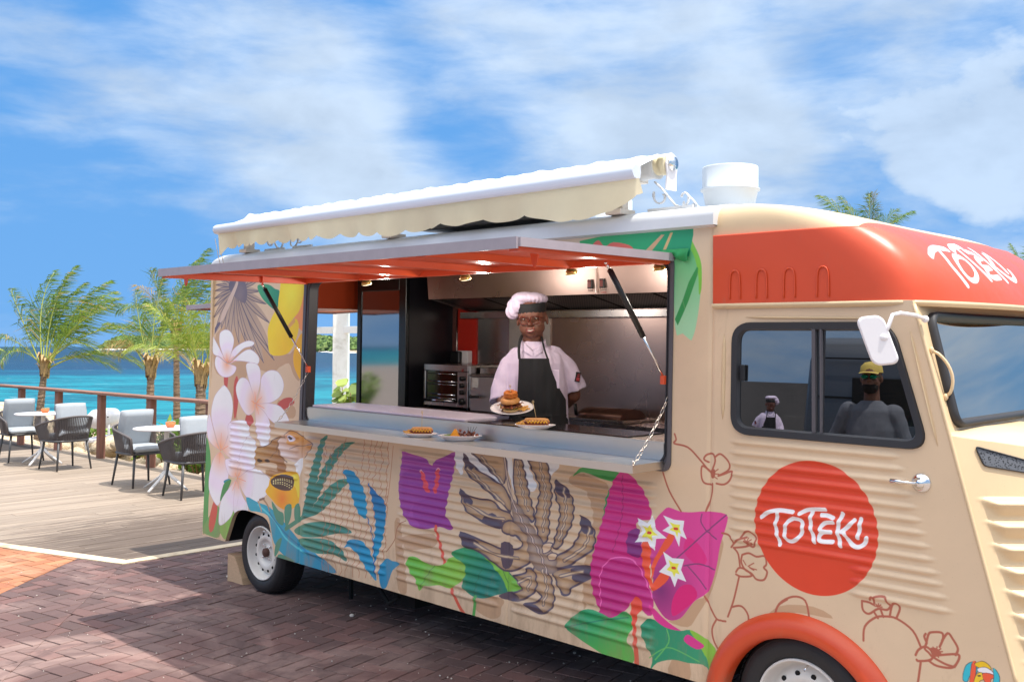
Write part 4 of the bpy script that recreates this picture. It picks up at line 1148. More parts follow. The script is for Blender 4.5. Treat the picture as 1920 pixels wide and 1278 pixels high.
('s',[5360,640,5371,662,5397,679,5423,663,5416,636,5372,621,5364,624],0.0085,(160,86,66),1),
('s',[5408,631,5437,619,5487,623,5506,639],0.0085,(160,86,66),1),
('s',[5379,617,5368,534],0.0085,(160,86,66),1),
('s',[5397,726,5392,714,5401,694],0.0085,(160,86,66),1),
('f',[5412,675,5430,683,5448,676,5455,663,5441,653,5423,652],(160,86,66),1,None),
('s',[5434,667,5412,672],0.005,(160,86,66),1),
('s',[5434,667,5424,683],0.005,(160,86,66),1),
('s',[5434,667,5439,688],0.005,(160,86,66),1),
('s',[5434,667,5452,684],0.005,(160,86,66),1),
('s',[5434,667,5458,675],0.005,(160,86,66),1),
('s',[5434,667,5455,662],0.005,(160,86,66),1),
('s',[5434,667,5444,651],0.005,(160,86,66),1),
('s',[5434,667,5430,646],0.005,(160,86,66),1),
('s',[5434,667,5416,649],0.005,(160,86,66),1),
('s',[5214,789,5200,790],0.005,(160,86,66),1),
('s',[5214,789,5207,797],0.005,(160,86,66),1),
('s',[5214,789,5217,801],0.005,(160,86,66),1),
('s',[5214,789,5226,798],0.005,(160,86,66),1),
('s',[5214,789,5231,791],0.005,(160,86,66),1),
('s',[5532,613,5543,646,5568,663,5583,652,5576,624,5554,611,5546,590,5532,590,5532,613],0.004,(46,44,56),1),
('f',[5532,613,5543,646,5568,663,5583,652,5576,624,5554,611,5546,590,5532,590],(38,168,184),1,None),
('s',[5561,654,5576,661,5568,570,5554,566,5561,654],0.004,(46,44,56),1),
('f',[5561,654,5576,661,5568,570,5554,566],(216,82,52),1,None),
('s',[5572,658,5598,672,5619,664,5626,651,5605,651,5583,648,5572,658],0.004,(46,44,56),1),
('f',[5572,658,5598,672,5619,664,5626,651,5605,651,5583,648],(224,176,24),1,None),
('s',[5581,642,5605,653,5626,647,5637,635,5612,636,5590,631,5581,642],0.004,(46,44,56),1),
('f',[5581,642,5605,653,5626,647,5637,635,5612,636,5590,631],(220,214,228),1,None),
('s',[5572,608,5587,630,5601,628,5601,611,5587,600,5583,573,5568,570,5572,608],0.004,(46,44,56),1),
('f',[5572,608,5587,630,5601,628,5601,611,5587,600,5583,573,5568,570],(226,182,40),1,None),
('s',[5598,629,5623,635,5641,628,5626,617,5623,594,5605,605,5598,629],0.004,(46,44,56),1),
('f',[5598,629,5623,635,5641,628,5626,617,5623,594,5605,605],(216,82,52),1,None),
('s',[5634,656,5644,651,5655,628,5648,589,5630,585,5637,624,5634,656],0.004,(46,44,56),1),
('f',[5634,656,5644,651,5655,628,5648,589,5630,585,5637,624],(38,168,184),1,None),
('s',[5583,618,5590,620],0.005,(40,40,46),0),
('f',[4241,2367,4313,2362,4320,2306,4323,2276,4345,2242,4372,2197,4390,2146,4394,2078,4388,2011,4377,1921,4362,1848,4348,1812,4340,1804,4296,1834,4252,1871],(150,198,156),1,('lin',[4296,1876,4288,2266],(64,158,92))),
('f',[4303,2316,4323,2283,4372,2194,4391,2137,4393,2038,4380,2011,4375,2093,4356,2171,4321,2241],(112,176,62),1,None),
('f',[4367,2135,4374,2129,4371,2100,4326,1985,4295,1921,4268,1870,4252,1899,4293,1986,4324,2067],(46,136,70),0,None),
('s',[4293,1986,4305,1949],0.004,(90,150,90),1),
('f',[3668,2247,3667,2296,3914,2322,4239,2330,4344,2322,4345,2283,4324,2186,4242,2176,3982,2209],(52,156,86),0,('lin',[3712,2298,4288,2213],(30,140,96))),
('f',[3755,2264,3788,2293,3829,2259,3882,2277,3981,2256,4001,2229,3883,2240],(206,96,78),1,None),
('f',[4167,2295,4185,2293,4114,2222,4061,2213],(190,150,110),0,None),
('f',[4218,2301,4233,2300,4182,2194,4163,2195],(200,165,110),0,None),
('c',(4948,1052),0.268,(200,58,29)),
('s',[4710,1063,4736,1083,4763,1095,4800,1103,4855,1103],0.0165,(232,222,230),1),
('s',[4789,1098,4780,1056,4779,1023,4800,962],0.0165,(232,222,230),1),
('s',[4859,1077,4832,1059,4818,1020,4829,988,4856,984,4887,1008,4900,1044,4891,1073,4859,1077],0.0165,(232,222,230),1),
('s',[4886,1100,4917,1118,4951,1126,4999,1131],0.0165,(232,222,230),1),
('s',[4945,1123,4934,1085,4937,1045,4954,995],0.0165,(232,222,230),1),
('s',[4982,1107,5008,1108,5031,1102],0.0165,(232,222,230),1),
('s',[5031,1084,4999,1078,4978,1059,4982,1044,5023,1045],0.0165,(232,222,230),1),
('s',[5023,1045,4987,1038,4970,1017,4983,1003,5031,1008],0.0165,(232,222,230),1),
('s',[5072,1125,5053,1077,5053,1038,5065,996],0.0165,(232,222,230),1),
('s',[5120,1105,5096,1079,5067,1053],0.0165,(232,222,230),1),
('s',[5073,1057,5096,1023,5121,1005,5141,1005,5160,1019,5172,1044],0.0165,(232,222,230),1),
('s',[5146,1113,5142,1082,5134,1038],0.0165,(232,222,230),1)]
WORD = [[4710,1063,4736,1083,4763,1095,4800,1103,4855,1103],[4789,1098,4780,1056,4779,1023,4800,962],[4859,1077,4832,1059,4818,1020,4829,988,4856,984,4887,1008,4900,1044,4891,1073,4859,1077],[4886,1100,4917,1118,4951,1126,4999,1131],[4945,1123,4934,1085,4937,1045,4954,995],[4982,1107,5008,1108,5031,1102],[5031,1084,4999,1078,4978,1059,4982,1044,5023,1045],[5023,1045,4987,1038,4970,1017,4983,1003,5031,1008],[5072,1125,5053,1077,5053,1038,5065,996],[5120,1105,5096,1079,5067,1053],[5073,1057,5096,1023,5121,1005,5141,1005,5160,1019,5172,1044],[5146,1113,5142,1082,5134,1038]]
# ------------------------------------------------------------------ painted print -> image (built in memory, nothing is loaded)
class Canvas:
    def __init__(s, u0, w0, u1, w1, res, base):
        s.u0, s.w0, s.res = u0, w0, res
        s.W = int(round((u1 - u0) / res)); s.H = int(round((w1 - w0) / res)); s.u1 = u1; s.w1 = w1
        s.px = np.empty((s.H, s.W, 3), np.float32); s.px[:] = lin(base)
    def box(s, P, pad):
        a = max(int((P[:, 0].min() - s.u0 - pad) / s.res), 0); b = min(int((P[:, 0].max() - s.u0 + pad) / s.res) + 2, s.W)
        c = max(int((P[:, 1].min() - s.w0 - pad) / s.res), 0); d = min(int((P[:, 1].max() - s.w0 + pad) / s.res) + 2, s.H)
        if b <= a or d <= c: return None
        X, Y = np.meshgrid(s.u0 + (np.arange(a, b) + .5) * s.res, s.w0 + (np.arange(c, d) + .5) * s.res)
        return (slice(c, d), slice(a, b)), X.astype(np.float32), Y.astype(np.float32)
    def dist(s, P, X, Y, closed):
        D = np.full(X.shape, 1e9, np.float32); ins = np.zeros(X.shape, bool); n = len(P)
        for i in range(n if closed else n - 1):
            ax, ay = P[i]; bx, by = P[(i + 1) % n]; dx = bx - ax; dy = by - ay; L = dx * dx + dy * dy + 1e-12
            t = np.clip(((X - ax) * dx + (Y - ay) * dy) / L, 0, 1)
            D = np.minimum(D, (X - ax - t * dx) ** 2 + (Y - ay - t * dy) ** 2)
            if closed and ay != by:
                ins ^= ((ay > Y) != (by > Y)) & (X < dx * (Y - ay) / (by - ay) + ax)
        return np.sqrt(D), ins
    def put(s, sl, al, col):
        al = al[..., None]; s.px[sl] = s.px[sl] * (1 - al) + col * al
    def fill(s, pts, c, sm, g):
        P = np.array(crom(pts, 3) if sm else pts, np.float32); r = s.box(P, s.res * 2)
        if r is None: return
        sl, X, Y = r; D, ins = s.dist(P, X, Y, True); sd = np.where(ins, D, -D)
        al = np.clip(.5 + sd / s.res, 0, 1); col = np.empty(X.shape + (3,), np.float32); col[:] = lin(c)
        if g == 'band':
            k = np.clip(sd / .034, 0, 1)[..., None] ** .8; col = col * (.60 + .52 * k) * (1 - .10 * (1 - k) * np.array([0, .3, -.4], np.float32))
        elif g:
            c2 = np.array(lin(g[3]), np.float32)
            if g[0] == 'lin':
                (ax, ay), (bx, by) = g[1], g[2]; dx, dy = bx - ax, by - ay
                k = np.clip(((X - ax) * dx + (Y - ay) * dy) / (dx * dx + dy * dy + 1e-9), 0, 1)[..., None]; col = col * (1 - k) + c2 * k
            else:
                rr = np.hypot(X - g[1][0], Y - g[1][1]) / g[2]; k = np.clip(1.02 - rr * .72, 0, 1) ** 1.15; k = k[..., None]; col = col * (1 - k) + c2 * k
                if c[0] > 215 and c[2] > 215:            # white petals: pink blush half way out
                    q = (np.exp(-((rr - 1.5) / .35) ** 2) * .28)[..., None]; col = col * (1 - q) + np.array(lin((216, 168, 200)), np.float32) * q
        s.put(sl, al, col)
    def stroke(s, pts, w, c, sm=1):
        P = np.array(crom(pts, 4, False) if sm and len(pts) > 2 else pts, np.float32); r = s.box(P, w)
        if r is None: return
        sl, X, Y = r; D, _ = s.dist(P, X, Y, False)
        s.put(sl, np.clip(.5 + (w / 2 - D) / s.res, 0, 1), np.array(lin(c), np.float32))
    def disc(s, p, r_, c):
        P = np.array([(p[0] - r_, p[1] - r_), (p[0] + r_, p[1] + r_)]); r = s.box(P, s.res * 2); sl, X, Y = r
        D = r_ - np.hypot(X - p[0], Y - p[1]); s.put(sl, np.clip(.5 + D / s.res, 0, 1), np.array(lin(c), np.float32))
    def image(s, name, k=1.0):
        im = bpy.data.images.new(name, s.W, s.H, alpha=False)
        a = np.ones((s.H, s.W, 4), np.float32); x = np.clip(s.px * k, 0, .86)
        a[..., :3] = np.where(x <= .0031308, x * 12.92, 1.055 * np.power(np.maximum(x, 1e-6), 1 / 2.4) - .055)
        im.pixels.foreach_set(a.ravel()); im.update(); im.pack(); return im


cv = Canvas(-.02, .2, 5.98, 2.5, .002, (199, 173, 143))
def mm(l): return [(l[i] / 1000, l[i + 1] / 1000) for i in range(0, len(l), 2)]
def gg(g):
    if not g or g == 'band': return g
    if g[0] == 'lin': a = mm(g[1]) ; return ('lin', a[0], a[1], g[2])
    return ('rad', (g[1][0] / 1000, g[1][1] / 1000), g[2], g[3])
WORD = [mm(l) for l in WORD]
for sh in MURAL:
    if sh[0] == 'f': cv.fill(mm(sh[1]), sh[2], sh[3], gg(sh[4]))
    elif sh[0] == 's': cv.stroke(mm(sh[1]), sh[2], sh[3], sh[4])
    else: cv.disc((sh[1][0] / 1000, sh[1][1] / 1000), sh[2], sh[3])
mural_img = cv.image('mural', 1.24)
# ------------------------------------------------------------------ the food truck
truck = empty('food_truck', TM, 'cream vintage food truck painted with tropical flowers, its long serving hatch propped open', 'food truck')
VC = -.94; HW = .89                           # centre line and half width


def paint_mat(name, img=None, rgb=None, rough=.42, coat=.12, split=None):
    m = bpy.data.materials.new(name); m.use_nodes = True; t = NT(m.node_tree); b = m.node_tree.nodes['Principled BSDF']; MATS[name] = m
    pos = world_pos(t)
    if img:
        ti = t.n('ShaderNodeTexImage'); ti.image = img; ti.extension = 'EXTEND'; c = ti.outputs[0]
    else:
        rg_ = t.n('ShaderNodeRGB'); rg_.outputs[0].default_value = (*lin(rgb), 1); c = rg_.outputs[0]
    if split:      # second paint colour in front of a masked line
        oc0 = t.n('ShaderNodeTexCoord'); s0 = t.n('ShaderNodeSeparateXYZ'); t.l(oc0.outputs['Object'], s0.inputs[0]); c = t.mix(t.m('GREATER_THAN', s0.outputs[0], split[0]), c, lin(split[1]))
    n1 = t.noise(pos, 2.2, 5, .6, .5); vm = t.n('ShaderNodeVectorMath', operation='SCALE'); t.l(c, vm.inputs[0]); t.l(t.mr(n1, .3, .7, .93, 1.04), vm.inputs['Scale'])
    n2 = t.noise(pos, 260, 2, .5); c2 = t.mix(t.mr(n2, .70, .76, 0, .35), vm.outputs[0], lin((120, 104, 88)))
    # road dust low down, streaky
    ocn = t.n('ShaderNodeTexCoord'); os_ = t.n('ShaderNodeSeparateXYZ'); t.l(ocn.outputs['Object'], os_.inputs[0])
    mp3 = t.n('ShaderNodeMapping', i={'Scale': (3, 3, .9)}); t.l(ocn.outputs['Object'], mp3.inputs[0])
    dn = t.m('ADD', t.noise(mp3.outputs[0], 2.4, 7, .7, .4), t.mr(os_.outputs[2], .3, .75, .22, 0))
    c2 = t.mix(t.mr(dn, .62, .85, 0, .45, True), c2, lin((150, 124, 98)))
    t.l(c2, b.inputs['Base Color'])
    t.l(t.mr(t.noise(pos, 7, 5, .65), .3, .7, rough - .07, rough + .12), b.inputs['Roughness'])
    b.inputs['Coat Weight'].default_value = coat; b.inputs['Coat Roughness'].default_value = .12
    bn = t.n('ShaderNodeBump', i={'Strength': .5, 'Distance': .004}); t.l(t.noise(pos, 4.5, 3, .5), bn.inputs['Height']); t.l(bn.outputs[0], b.inputs['Normal'])
    return m


M_mural = paint_mat('mural_paint', mural_img)
M_cream = paint_mat('cream_paint', rgb=(214, 187, 148))
M_orange = paint_mat('orange_paint', rgb=(208, 74, 34), rough=.36, coat=.15)
M_orange2 = paint_mat('orange_enamel', rgb=(216, 84, 44), rough=.42, coat=.1)
M_white = paint_mat('white_paint', rgb=(212, 213, 214), rough=.4)
M_steel = mat('brushed_steel', (180, 172, 168), .26, 1.0, bump=.0004, bscale=2.0, rvar=.07, var=.05, scale=5)
M_steel2 = mat('worn_steel', (206, 202, 196), .33, 1.0, bump=.0005, bscale=3, rvar=.08, var=.05, scale=3)
M_hoodst = mat('hood_steel', (172, 148, 140), .30, .95, bump=.0005, bscale=1.3, rvar=.06, var=.05, scale=2)
M_black = mat('black_plastic', (22, 22, 24), .38)
M_rubber = mat('rubber', (42, 42, 46), .6, bump=.0004, bscale=200)
M_frame = mat('grey_frame', (84, 80, 84), .42)
M_dark = mat('underbody', (16, 16, 17), .9)
M_chrome = mat('chrome', (225, 225, 225), .12, 1.0)
M_inner = mat('inner_white', (176, 172, 166), .5)
M_greyflap = mat('grey_trim', (158, 148, 154), .42, var=.08, scale=12)

# ---- corrugated, painted side built as panels
RIBS = [  # u0(w), u1(w), w0, w1
    (lambda w: .335, lambda w: 1.245, .83, 1.20),
    (lambda w: 1.315, lambda w: 2.205, .37, 1.17),
    (lambda w: 2.30, lambda w: 3.165, .37, 1.16),
    (lambda w: 3.25, lambda w: 4.17, .37, 1.16),
    (lambda w: 4.555, lambda w: 5.285 + (1.395 - w) * .36, .93, 1.405),
    (lambda w: 5.10, lambda w: 5.285 + (1.395 - w) * .36, .80, .93)]
PIT = .046


def ribh(u, w):
    for a, b, w0, w1 in RIBS:
        if w0 - .02 < w < w1 + .02:
            k = round((w - w0 - PIT / 2) / PIT); wc = w0 + PIT / 2 + k * PIT
            if not (w0 < wc < w1): continue
            d = abs(w - wc)
            if d > .015: continue
            ua, ub = a(wc), b(wc)
            e = min((u - ua) / .035, (ub - u) / .035)
            if e <= 0: continue
            e = min(e, 1); wd = .015 * (.35 + .65 * e)
            if d > wd: continue
            return .0105 * (e ** .6) * math.cos(d / wd * math.pi / 2) ** 1.2
    return 0.


SEAMS = [1.283, 2.25, 2.285, 3.222, 4.45]


def arch_r(u):
    P = [(.335, .305), (.348, .332), (.425, .492), (.452, .525), (.488, .546), (.55, .560), (.603, .565), (.72, .560), (.828, .551), (.88, .535), (.915, .505), (.940, .45), (.958, .40), (.992, .305)]
    if u <= P[0][0] or u >= P[-1][0]: return .305
    for (a, b), (c, d) in zip(P[:-1], P[1:]):
        if a <= u <= c: return b + (d - b) * (u - a) / (c - a)


FU, FW, FR = 4.895, .245, .395


def arch_f(u):
    d = abs(u - FU)
    return FW + math.sqrt(FR * FR - d * d) if d < FR else .0


def wbot(u):
    b = .305 + max(0, (u - 4.6)) * .02
    return max(b, arch_r(u), arch_f(u))


def uc(w): return 5.344 + .272 * (1.962 - w)


def side_v(u, w):
    v = -SL * w + ribh(u, w)
    for s_ in SEAMS:
        if abs(u - s_) < .006: v -= .007 * (1 - abs(u - s_) / .006)
    # pressed swages round the cab door glass
    return v


def in_open(u, w):
    if 1.27 < u < 4.228 and 1.215 < w < 2.168: return True
    if CABW(u, w): return True
    return False


def CABW(u, w, g=0.0):
    """inside the cab door window (slanted front edge)"""
    u0 = 4.572 - g; u1 = 5.395 + (1.41 - w) * .30 + g; w0 = 1.415 - g; w1 = 1.868 + g; r = .075 + g
    if not (u0 < u < u1 and w0 < w < w1): return False
    for cx, cy, sx, sy in ((u0 + r, w0 + r, -1, -1), (u0 + r, w1 - r, -1, 1), (u1 - r, w0 + r, 1, -1), (u1 - r - .02, w1 - r, 1, 1)):
        if (u - cx) * sx > 0 and (w - cy) * sy > 0 and math.hypot(u - cx, w - cy) > r: return False
    return True


def side_panel(name, ua, ub, slant=False, nm_top=2.33):
    du = .012; nu = max(2, int(round((ub - ua) / du))); dw = .0062; nw = int(round((nm_top - .30) / dw))
    vs = []; uv = []
    top = 1.965 if slant else nm_top
    W_ = [.30 + (top - .30) * j / nw for j in range(nw + 1)]
    for i in range(nu + 1):
        for w in W_:
            ue = uc(w) if slant else ub
            u = ua + (ue - ua) * i / nu
            ww = max(w, wbot(u))
            vs.append(T(u, side_v(u, ww), ww)); uv.append(((u - cv.u0) / (cv.u1 - cv.u0), (ww - cv.w0) / (cv.w1 - cv.w0)))
    fs = []
    for i in range(nu):
        for j in range(nw):
            a, b, c, d = i * (nw + 1) + j, (i + 1) * (nw + 1) + j, (i + 1) * (nw + 1) + j + 1, i * (nw + 1) + j + 1
            um = (vs[a][0] + vs[c][0]) / 2; wm = (vs[a][2] + vs[c][2]) / 2
            if in_open(um, wm): continue
            if abs(vs[a][2] - vs[d][2]) < 1e-6 and abs(vs[b][2] - vs[c][2]) < 1e-6: continue
            fs.append((a, b, c, d))
    me = bpy.data.meshes.new(name); me.from_pydata(vs, [], fs)
    me.polygons.foreach_set('use_smooth', [True] * len(fs))
    lay = me.uv_layers.new(name='UVMap'); li = np.empty(len(me.loops), np.int32); me.loops.foreach_get('vertex_index', li)
    lay.data.foreach_set('uv', np.array(uv, np.float32)[li].ravel())
    o = obj(name, me, M_mural, truck)
    return o


side_panel('body_panel', 0.0, 1.283); side_panel('body_panel', 1.283, 2.268); side_panel('body_panel', 2.268, 3.222)
side_panel('body_panel', 3.222, 4.45); side_panel('cab_door', 4.45, 5.4, True)

# edge returns: bottom hem, rear wall with its open tailgate, far side, floor, ceiling
hem = MB()
pts = [(u, wbot(u)) for u in [i * .012 for i in range(int(5.79 / .012))] if True]
A_ = [T(u, -SL * w, w) for u, w in pts]; B_ = [T(u, -SL * w - .03, w) for u, w in pts]; C_ = [T(u, -SL * w - .033, w + .03) for u, w in pts]
hem.loft([A_, B_, C_], cap=False, smooth=False, closed=False); obj('hem', hem, M_cream, truck)
rear = MB()
def wallq(mb, u, v0, v1, w0, w1, th=.03): mb.box(T(u, v0, w0), T(u + th, v1, w1))
vo0, vo1, wo0, wo1 = -.24, -1.64, 1.14, 2.035
wallq(rear, 0, -.035, -.10, .31, 2.32); wallq(rear, 0, -.10, -1.80, .31, wo0); wallq(rear, 0, -.10, vo0, wo0, 2.32); wallq(rear, 0, vo1, -1.80, wo0, 2.32); wallq(rear, 0, vo0, vo1, wo1, 2.32)
obj('rear_wall', rear, M_cream, truck)
ri_ = MB(); ri_.box(T(.032, -.07, wo1 + .002), T(.045, -1.74, 2.28)); ri_.box(T(.032, -.07, .45), T(.045, vo0 + .002, wo1)); ri_.box(T(.032, vo0, .45), T(.045, -1.74, wo0 - .002))
obj('rear_lining', ri_, M_orange2, truck)
tf = MB(); tf.box(T(-.02, -.2, 2.035), T(.03, -1.68, 2.06)); 
Mtf = Matrix.Translation(Vector(T(-.02, -.94, 2.045))) @ Matrix.Rotation(R(-1.5), 4, 'Y')
tf.box((-.66, -.72, -.006), (0, .72, .012), Mtf); obj('tailgate', tf, M_orange2, truck)
tt = MB(); tt.box((-.685, -.74, -.018), (-.661, .74, .022), Mtf); tt.box((-.66, -.745, -.016), (0, -.722, .018), Mtf); tt.box((-.66, .722, -.016), (0, .745, .018), Mtf); tt.box((-.68, -.74, .0125), (0, .74, .020), Mtf)
obj('tailgate_trim', tt, M_greyflap, truck)
far = MB(); far.box(T(0, -1.79, .31), T(4.45, -1.83, 2.32)); far.box(T(4.45, -1.79, .31), T(5.34, -1.825, 1.96)); obj('far_side', far, M_cream, truck)
fl = MB(); fl.box(T(1.03, -.05, .40), T(4.43, -1.79, .44)); fl.box(T(.03, -.45, .40), T(1.027, -1.79, .44)); fl.box(T(4.433, -.45, .40), T(5.35, -1.79, .44)); obj('floor', fl, mat('floor_grey', (92, 90, 88), .6), truck)
ce = MB(); ce.box(T(.032, -.075, 2.285), T(4.44, -1.79, 2.30)); obj('ceiling', ce, M_inner, truck)
un = MB(); un.box(T(.25, -.46, .22), T(5.3, -.53, .359)); un.box(T(.25, -1.55, .22), T(5.3, -1.62, .40)); un.box(T(1.02, -.06, .36), T(4.42, -1.78, .398)); un.box(T(.05, -.44, .36), T(1.02, -1.78, .398))
un.box(T(2.05, -.20, .16), T(2.25, -.45, .36)); un.box(T(1.45, -.30, .05), T(1.47, -.32, .36)); un.tube([T(2.0, -.12, .26), T(2.10, -.12, .18), T(2.2, -.12, .24)], .012)
obj('chassis', un, M_dark, truck)
# wheel housings
for (a, b, top) in ((.32, 1.0, .60), (4.46, 5.34, .70)):
    wh = MB(); wh.box(T(a, -.045, top), T(b, -.42, top + .01)); wh.box(T(a, -.41, .30), T(b, -.42, top)); wh.box(T(a - .012, -.045, .30), T(a, -.42, top)); wh.box(T(b, -.045, .30), T(b + .012, -.42, top)); obj('wheel_housing', wh, M_dark, truck)
ledge = MB(); ledge.box(T(-.012, -.14, .40), T(.0, -.35, .52)); obj('rear_lamp_bracket', ledge, M_dark, truck)

# ---- white roof
def super_(y, n): return max(0., 1 - abs(y) ** n) ** (1 / n)
rings = []
for i in range(40):
    u = .0 + 4.47 * (i / 39) ** (1.0 if i > 8 else 1.0)
    if i < 9: u = .30 * (i / 9) ** 1.6
    else: u = .30 + 4.17 * (i - 9) / 30
    e = super_(1 - min(u / .16, 1), 2.4) if u < .16 else 1
    ring = []
    for j in range(61):
        a = math.pi * j / 60; y = -math.cos(a); y = (abs(y) ** .55) * (1 if y > 0 else -1)
        w = 2.318 + (.106 * super_(y, 6) + .022 * (1 - y * y)) * e
        ring.append(Vector(T(u + (.002), VC - y * (-.918), w)))
    rings.append(ring)
rf = MB(); rf.loft(rings, cap=False, closed=False); rf.add(rings[-1], [tuple(range(61))])
und = [[Vector(T(u, -.022, 2.318)), Vector(T(u, -.10, 2.300))] for u in (0, 4.47)]; rf.loft(und, cap=False, smooth=False, closed=False)
obj('roof', rf, M_white, truck)

# ---- cab roof: one rounded shell, cream crown above and orange brow below and in front
def dome_ring(tau, H, wb, hw, us, out=0.0):
    f_ = 1 - super_(tau, 2.4); ns = 1 - super_(tau, 13); m_ = 16 - 10 * tau ** .7; ring = []
    hs = hw - HW * ns * .98
    for j in range(81):
        a = math.pi * j / 80; y = -math.cos(a); y = math.copysign(1 - (1 - abs(y)) ** 1.35, y)
        uf = 5.350 + .125 * (1 - y * y) * (1 - 1.5 * tau) - 1.02 * f_
        k = super_(y, m_); u = us + max(0.0, uf + out - us) * k
        ring.append(Vector(T(u, VC + y * (hs + out), wb + H * tau + out * tau)))
    return ring
DH = .458; WBR = 1.965; TB = .650
taus_o = [math.sin(math.pi / 2 * i / 34) for i in range(35)]
ow = [t_ for t_ in taus_o if t_ < TB] + [TB]
br_r = [dome_ring(t_, DH, WBR, .893, 4.462, .010) for t_ in ow]
# the orange paint ends in a stepped rim along its top edge
br_r.append(dome_ring(TB + .004, DH, WBR, .893, 4.462, -.004))
cw_r = [dome_ring(TB - .05, DH, WBR, .886, 4.452)] + [dome_ring(t_, DH, WBR, .886, 4.452) for t_ in taus_o if t_ > TB - .03]
crown = MB(); crown.loft(cw_r, cap=False, closed=False); crown.add([r_[0] for r_ in cw_r] + [r_[-1] for r_ in cw_r][::-1], [tuple(range(2 * len(cw_r)))])
obj('cab_crown', crown, paint_mat('crown_paint', rgb=(214, 187, 148), split=(5.10, (208, 74, 34))), truck)
brow = MB(); brow.loft(br_r, cap=False, closed=False)
bulk = MB(); bulk.box(T(4.44, -.075, 1.97), T(4.458, -1.80, 2.27)); obj('cab_bulkhead_top', bulk, M_cream, truck)
# lettered paint for the brow: mapped from the front (across = -v, up = w)
cb_ = Canvas(-.05, 1.9, 1.95, 2.42, .002, (208, 74, 34))
X0_, X1_ = min(p[0] for l in WORD for p in l), max(p[0] for l in WORD for p in l); Z0_, Z1_ = min(p[1] for l in WORD for p in l), max(p[1] for l in WORD for p in l)
for l in WORD:
    cb_.stroke([(.26 + (p[0] - X0_) / (X1_ - X0_) * .76, 2.035 + (p[1] - Z0_) / (Z1_ - Z0_) * .19) for p in l], .024, (226, 218, 224))
brow_img = cb_.image('brow_lettering', 1.0)
M_brow = paint_mat('brow_paint', brow_img, rough=.36, coat=.15)
me = brow.mesh('orange_brow'); fixn(me)
lay = me.uv_layers.new(name='UVMap')
uvs = []
for l in me.loops:
    c = me.vertices[l.vertex_index].co; s_ = c.y; on = c.x > 4.9
    uvs += [(s_ - cb_.u0) / 2.0 if on else .001, (c.z - cb_.w0) / .52 if on else .01]
lay.data.foreach_set('uv', uvs); obj('orange_brow', me, M_brow, truck)
lipm = MB()
def brow_edge(off, dz, dw):
    out = []
    for j in range(81):
        p = br_r[0][j]; c = Vector((p.x - 4.9, p.y - (.94), 0)); n_ = c.normalized()
        out.append(Vector((p.x + (n_.x * off if p.x > 4.6 else 0), p.y + (n_.y * off), 1.965 + dw)))
    return out
lipm.loft([brow_edge(-.004, 0, .002), brow_edge(.010, 0, .0), brow_edge(.012, 0, -.012), brow_edge(-.006, 0, -.022)], cap=False, closed=False)
obj('drip_rail', lipm, M_cream, truck)
for px_u in (4.575, 4.705, 4.835, 4.985):
    ups = MB()
    pr = [(px_u - .026, 1.985), (px_u - .024, 2.075), (px_u - .012, 2.105), (px_u + .012, 2.105), (px_u + .024, 2.075), (px_u + .026, 1.985)]
    pr = crom(pr, 4, False); ups.tube([T(a, -.0325, b) for a, b in pr], .0036, 6, flat=.6); obj('louvre_pressing', ups, M_orange, truck)


# ---- cab front: sloping face with the windscreen, chamfered louvred nose
def fr(v, w, off=0.0): return T(uc(w) + off, v, w)
vl = lambda w: -SL * w
vr = -1.82
ff = MB()
def wsl(w): return -.15 + (1.905 - w) * .10          # windscreen left edge
W0, W1 = 1.50, 1.905
def quadstrip(mb, P): mb.add([P[0], P[1], P[2], P[3]], [(0, 1, 2, 3)])
def grid(mb, fn, nu, nv, smooth=True):
    vs = [fn(i / nu, j / nv) for i in range(nu + 1) for j in range(nv + 1)]
    mb.add(vs, [(i * (nv + 1) + j, (i + 1) * (nv + 1) + j, (i + 1) * (nv + 1) + j + 1, i * (nv + 1) + j + 1) for i in range(nu) for j in range(nv)], smooth)
roundc = .045
def frame_fn(mb):
    # face from the corner line to the windscreen edge, above and below it
    grid(mb, lambda a, b: fr(vl(1.40 + .565 * b) + (wsl(1.40 + .565 * b) - vl(1.40 + .565 * b)) * a, 1.40 + .565 * b), 4, 12, False)
    grid(mb, lambda a, b: fr(wsl(W1) + (vr + .15 - wsl(W1)) * a, W1 + (1.965 - W1) * b), 20, 2, False)
    grid(mb, lambda a, b: fr(wsl(W0) + (vr + .15 - wsl(W0)) * a, 1.40 + (W0 - 1.40) * b), 20, 2, False)
    grid(mb, lambda a, b: fr(vr + .15 - .15 * a, 1.40 + .565 * b), 4, 12, False)
frame_fn(ff); obj('windscreen_surround', ff, M_cream, truck)
# rubber seal and glass
def ws_loop(off):
    P = []
    w0, w1 = W0 - off, W1 + off
    cs = [(wsl(w0) + off, w0), (wsl(w1) + off, w1), (vr + .15 - off, w1), (vr + .15 - off, w0)]
    out = []
    for k in range(4):
        a = Vector((*cs[k - 1], 0)); b = Vector((*cs[k], 0)); c = Vector((*cs[(k + 1) % 4], 0)); r_ = .05
        p0 = b + (a - b).normalized() * r_; p1 = b + (c - b).normalized() * r_
        for q in range(6): s_ = q / 5; out.append(p0 * (1 - s_) ** 2 + b * 2 * s_ * (1 - s_) + p1 * s_ * s_)
    return [Vector(fr(p.x, p.y, .004)) for p in out]
sl_ = MB(); sl_.tube(ws_loop(0), .028, 8, closed=True, flat=.6); obj('windscreen_seal', sl_, M_rubber, truck)
M_wglass = glass_mat('windscreen_glass', (150, 165, 175), .45, .80, .02, (.92, .84, .74))
wg = MB(); wg.add([fr(wsl(W0), W0, -.004), fr(vr + .15, W0, -.004), fr(vr + .15, W1, -.004), fr(wsl(W1), W1, -.004)], [(0, 1, 2, 3)]); obj('windscreen', wg, M_wglass, truck, fix=False)
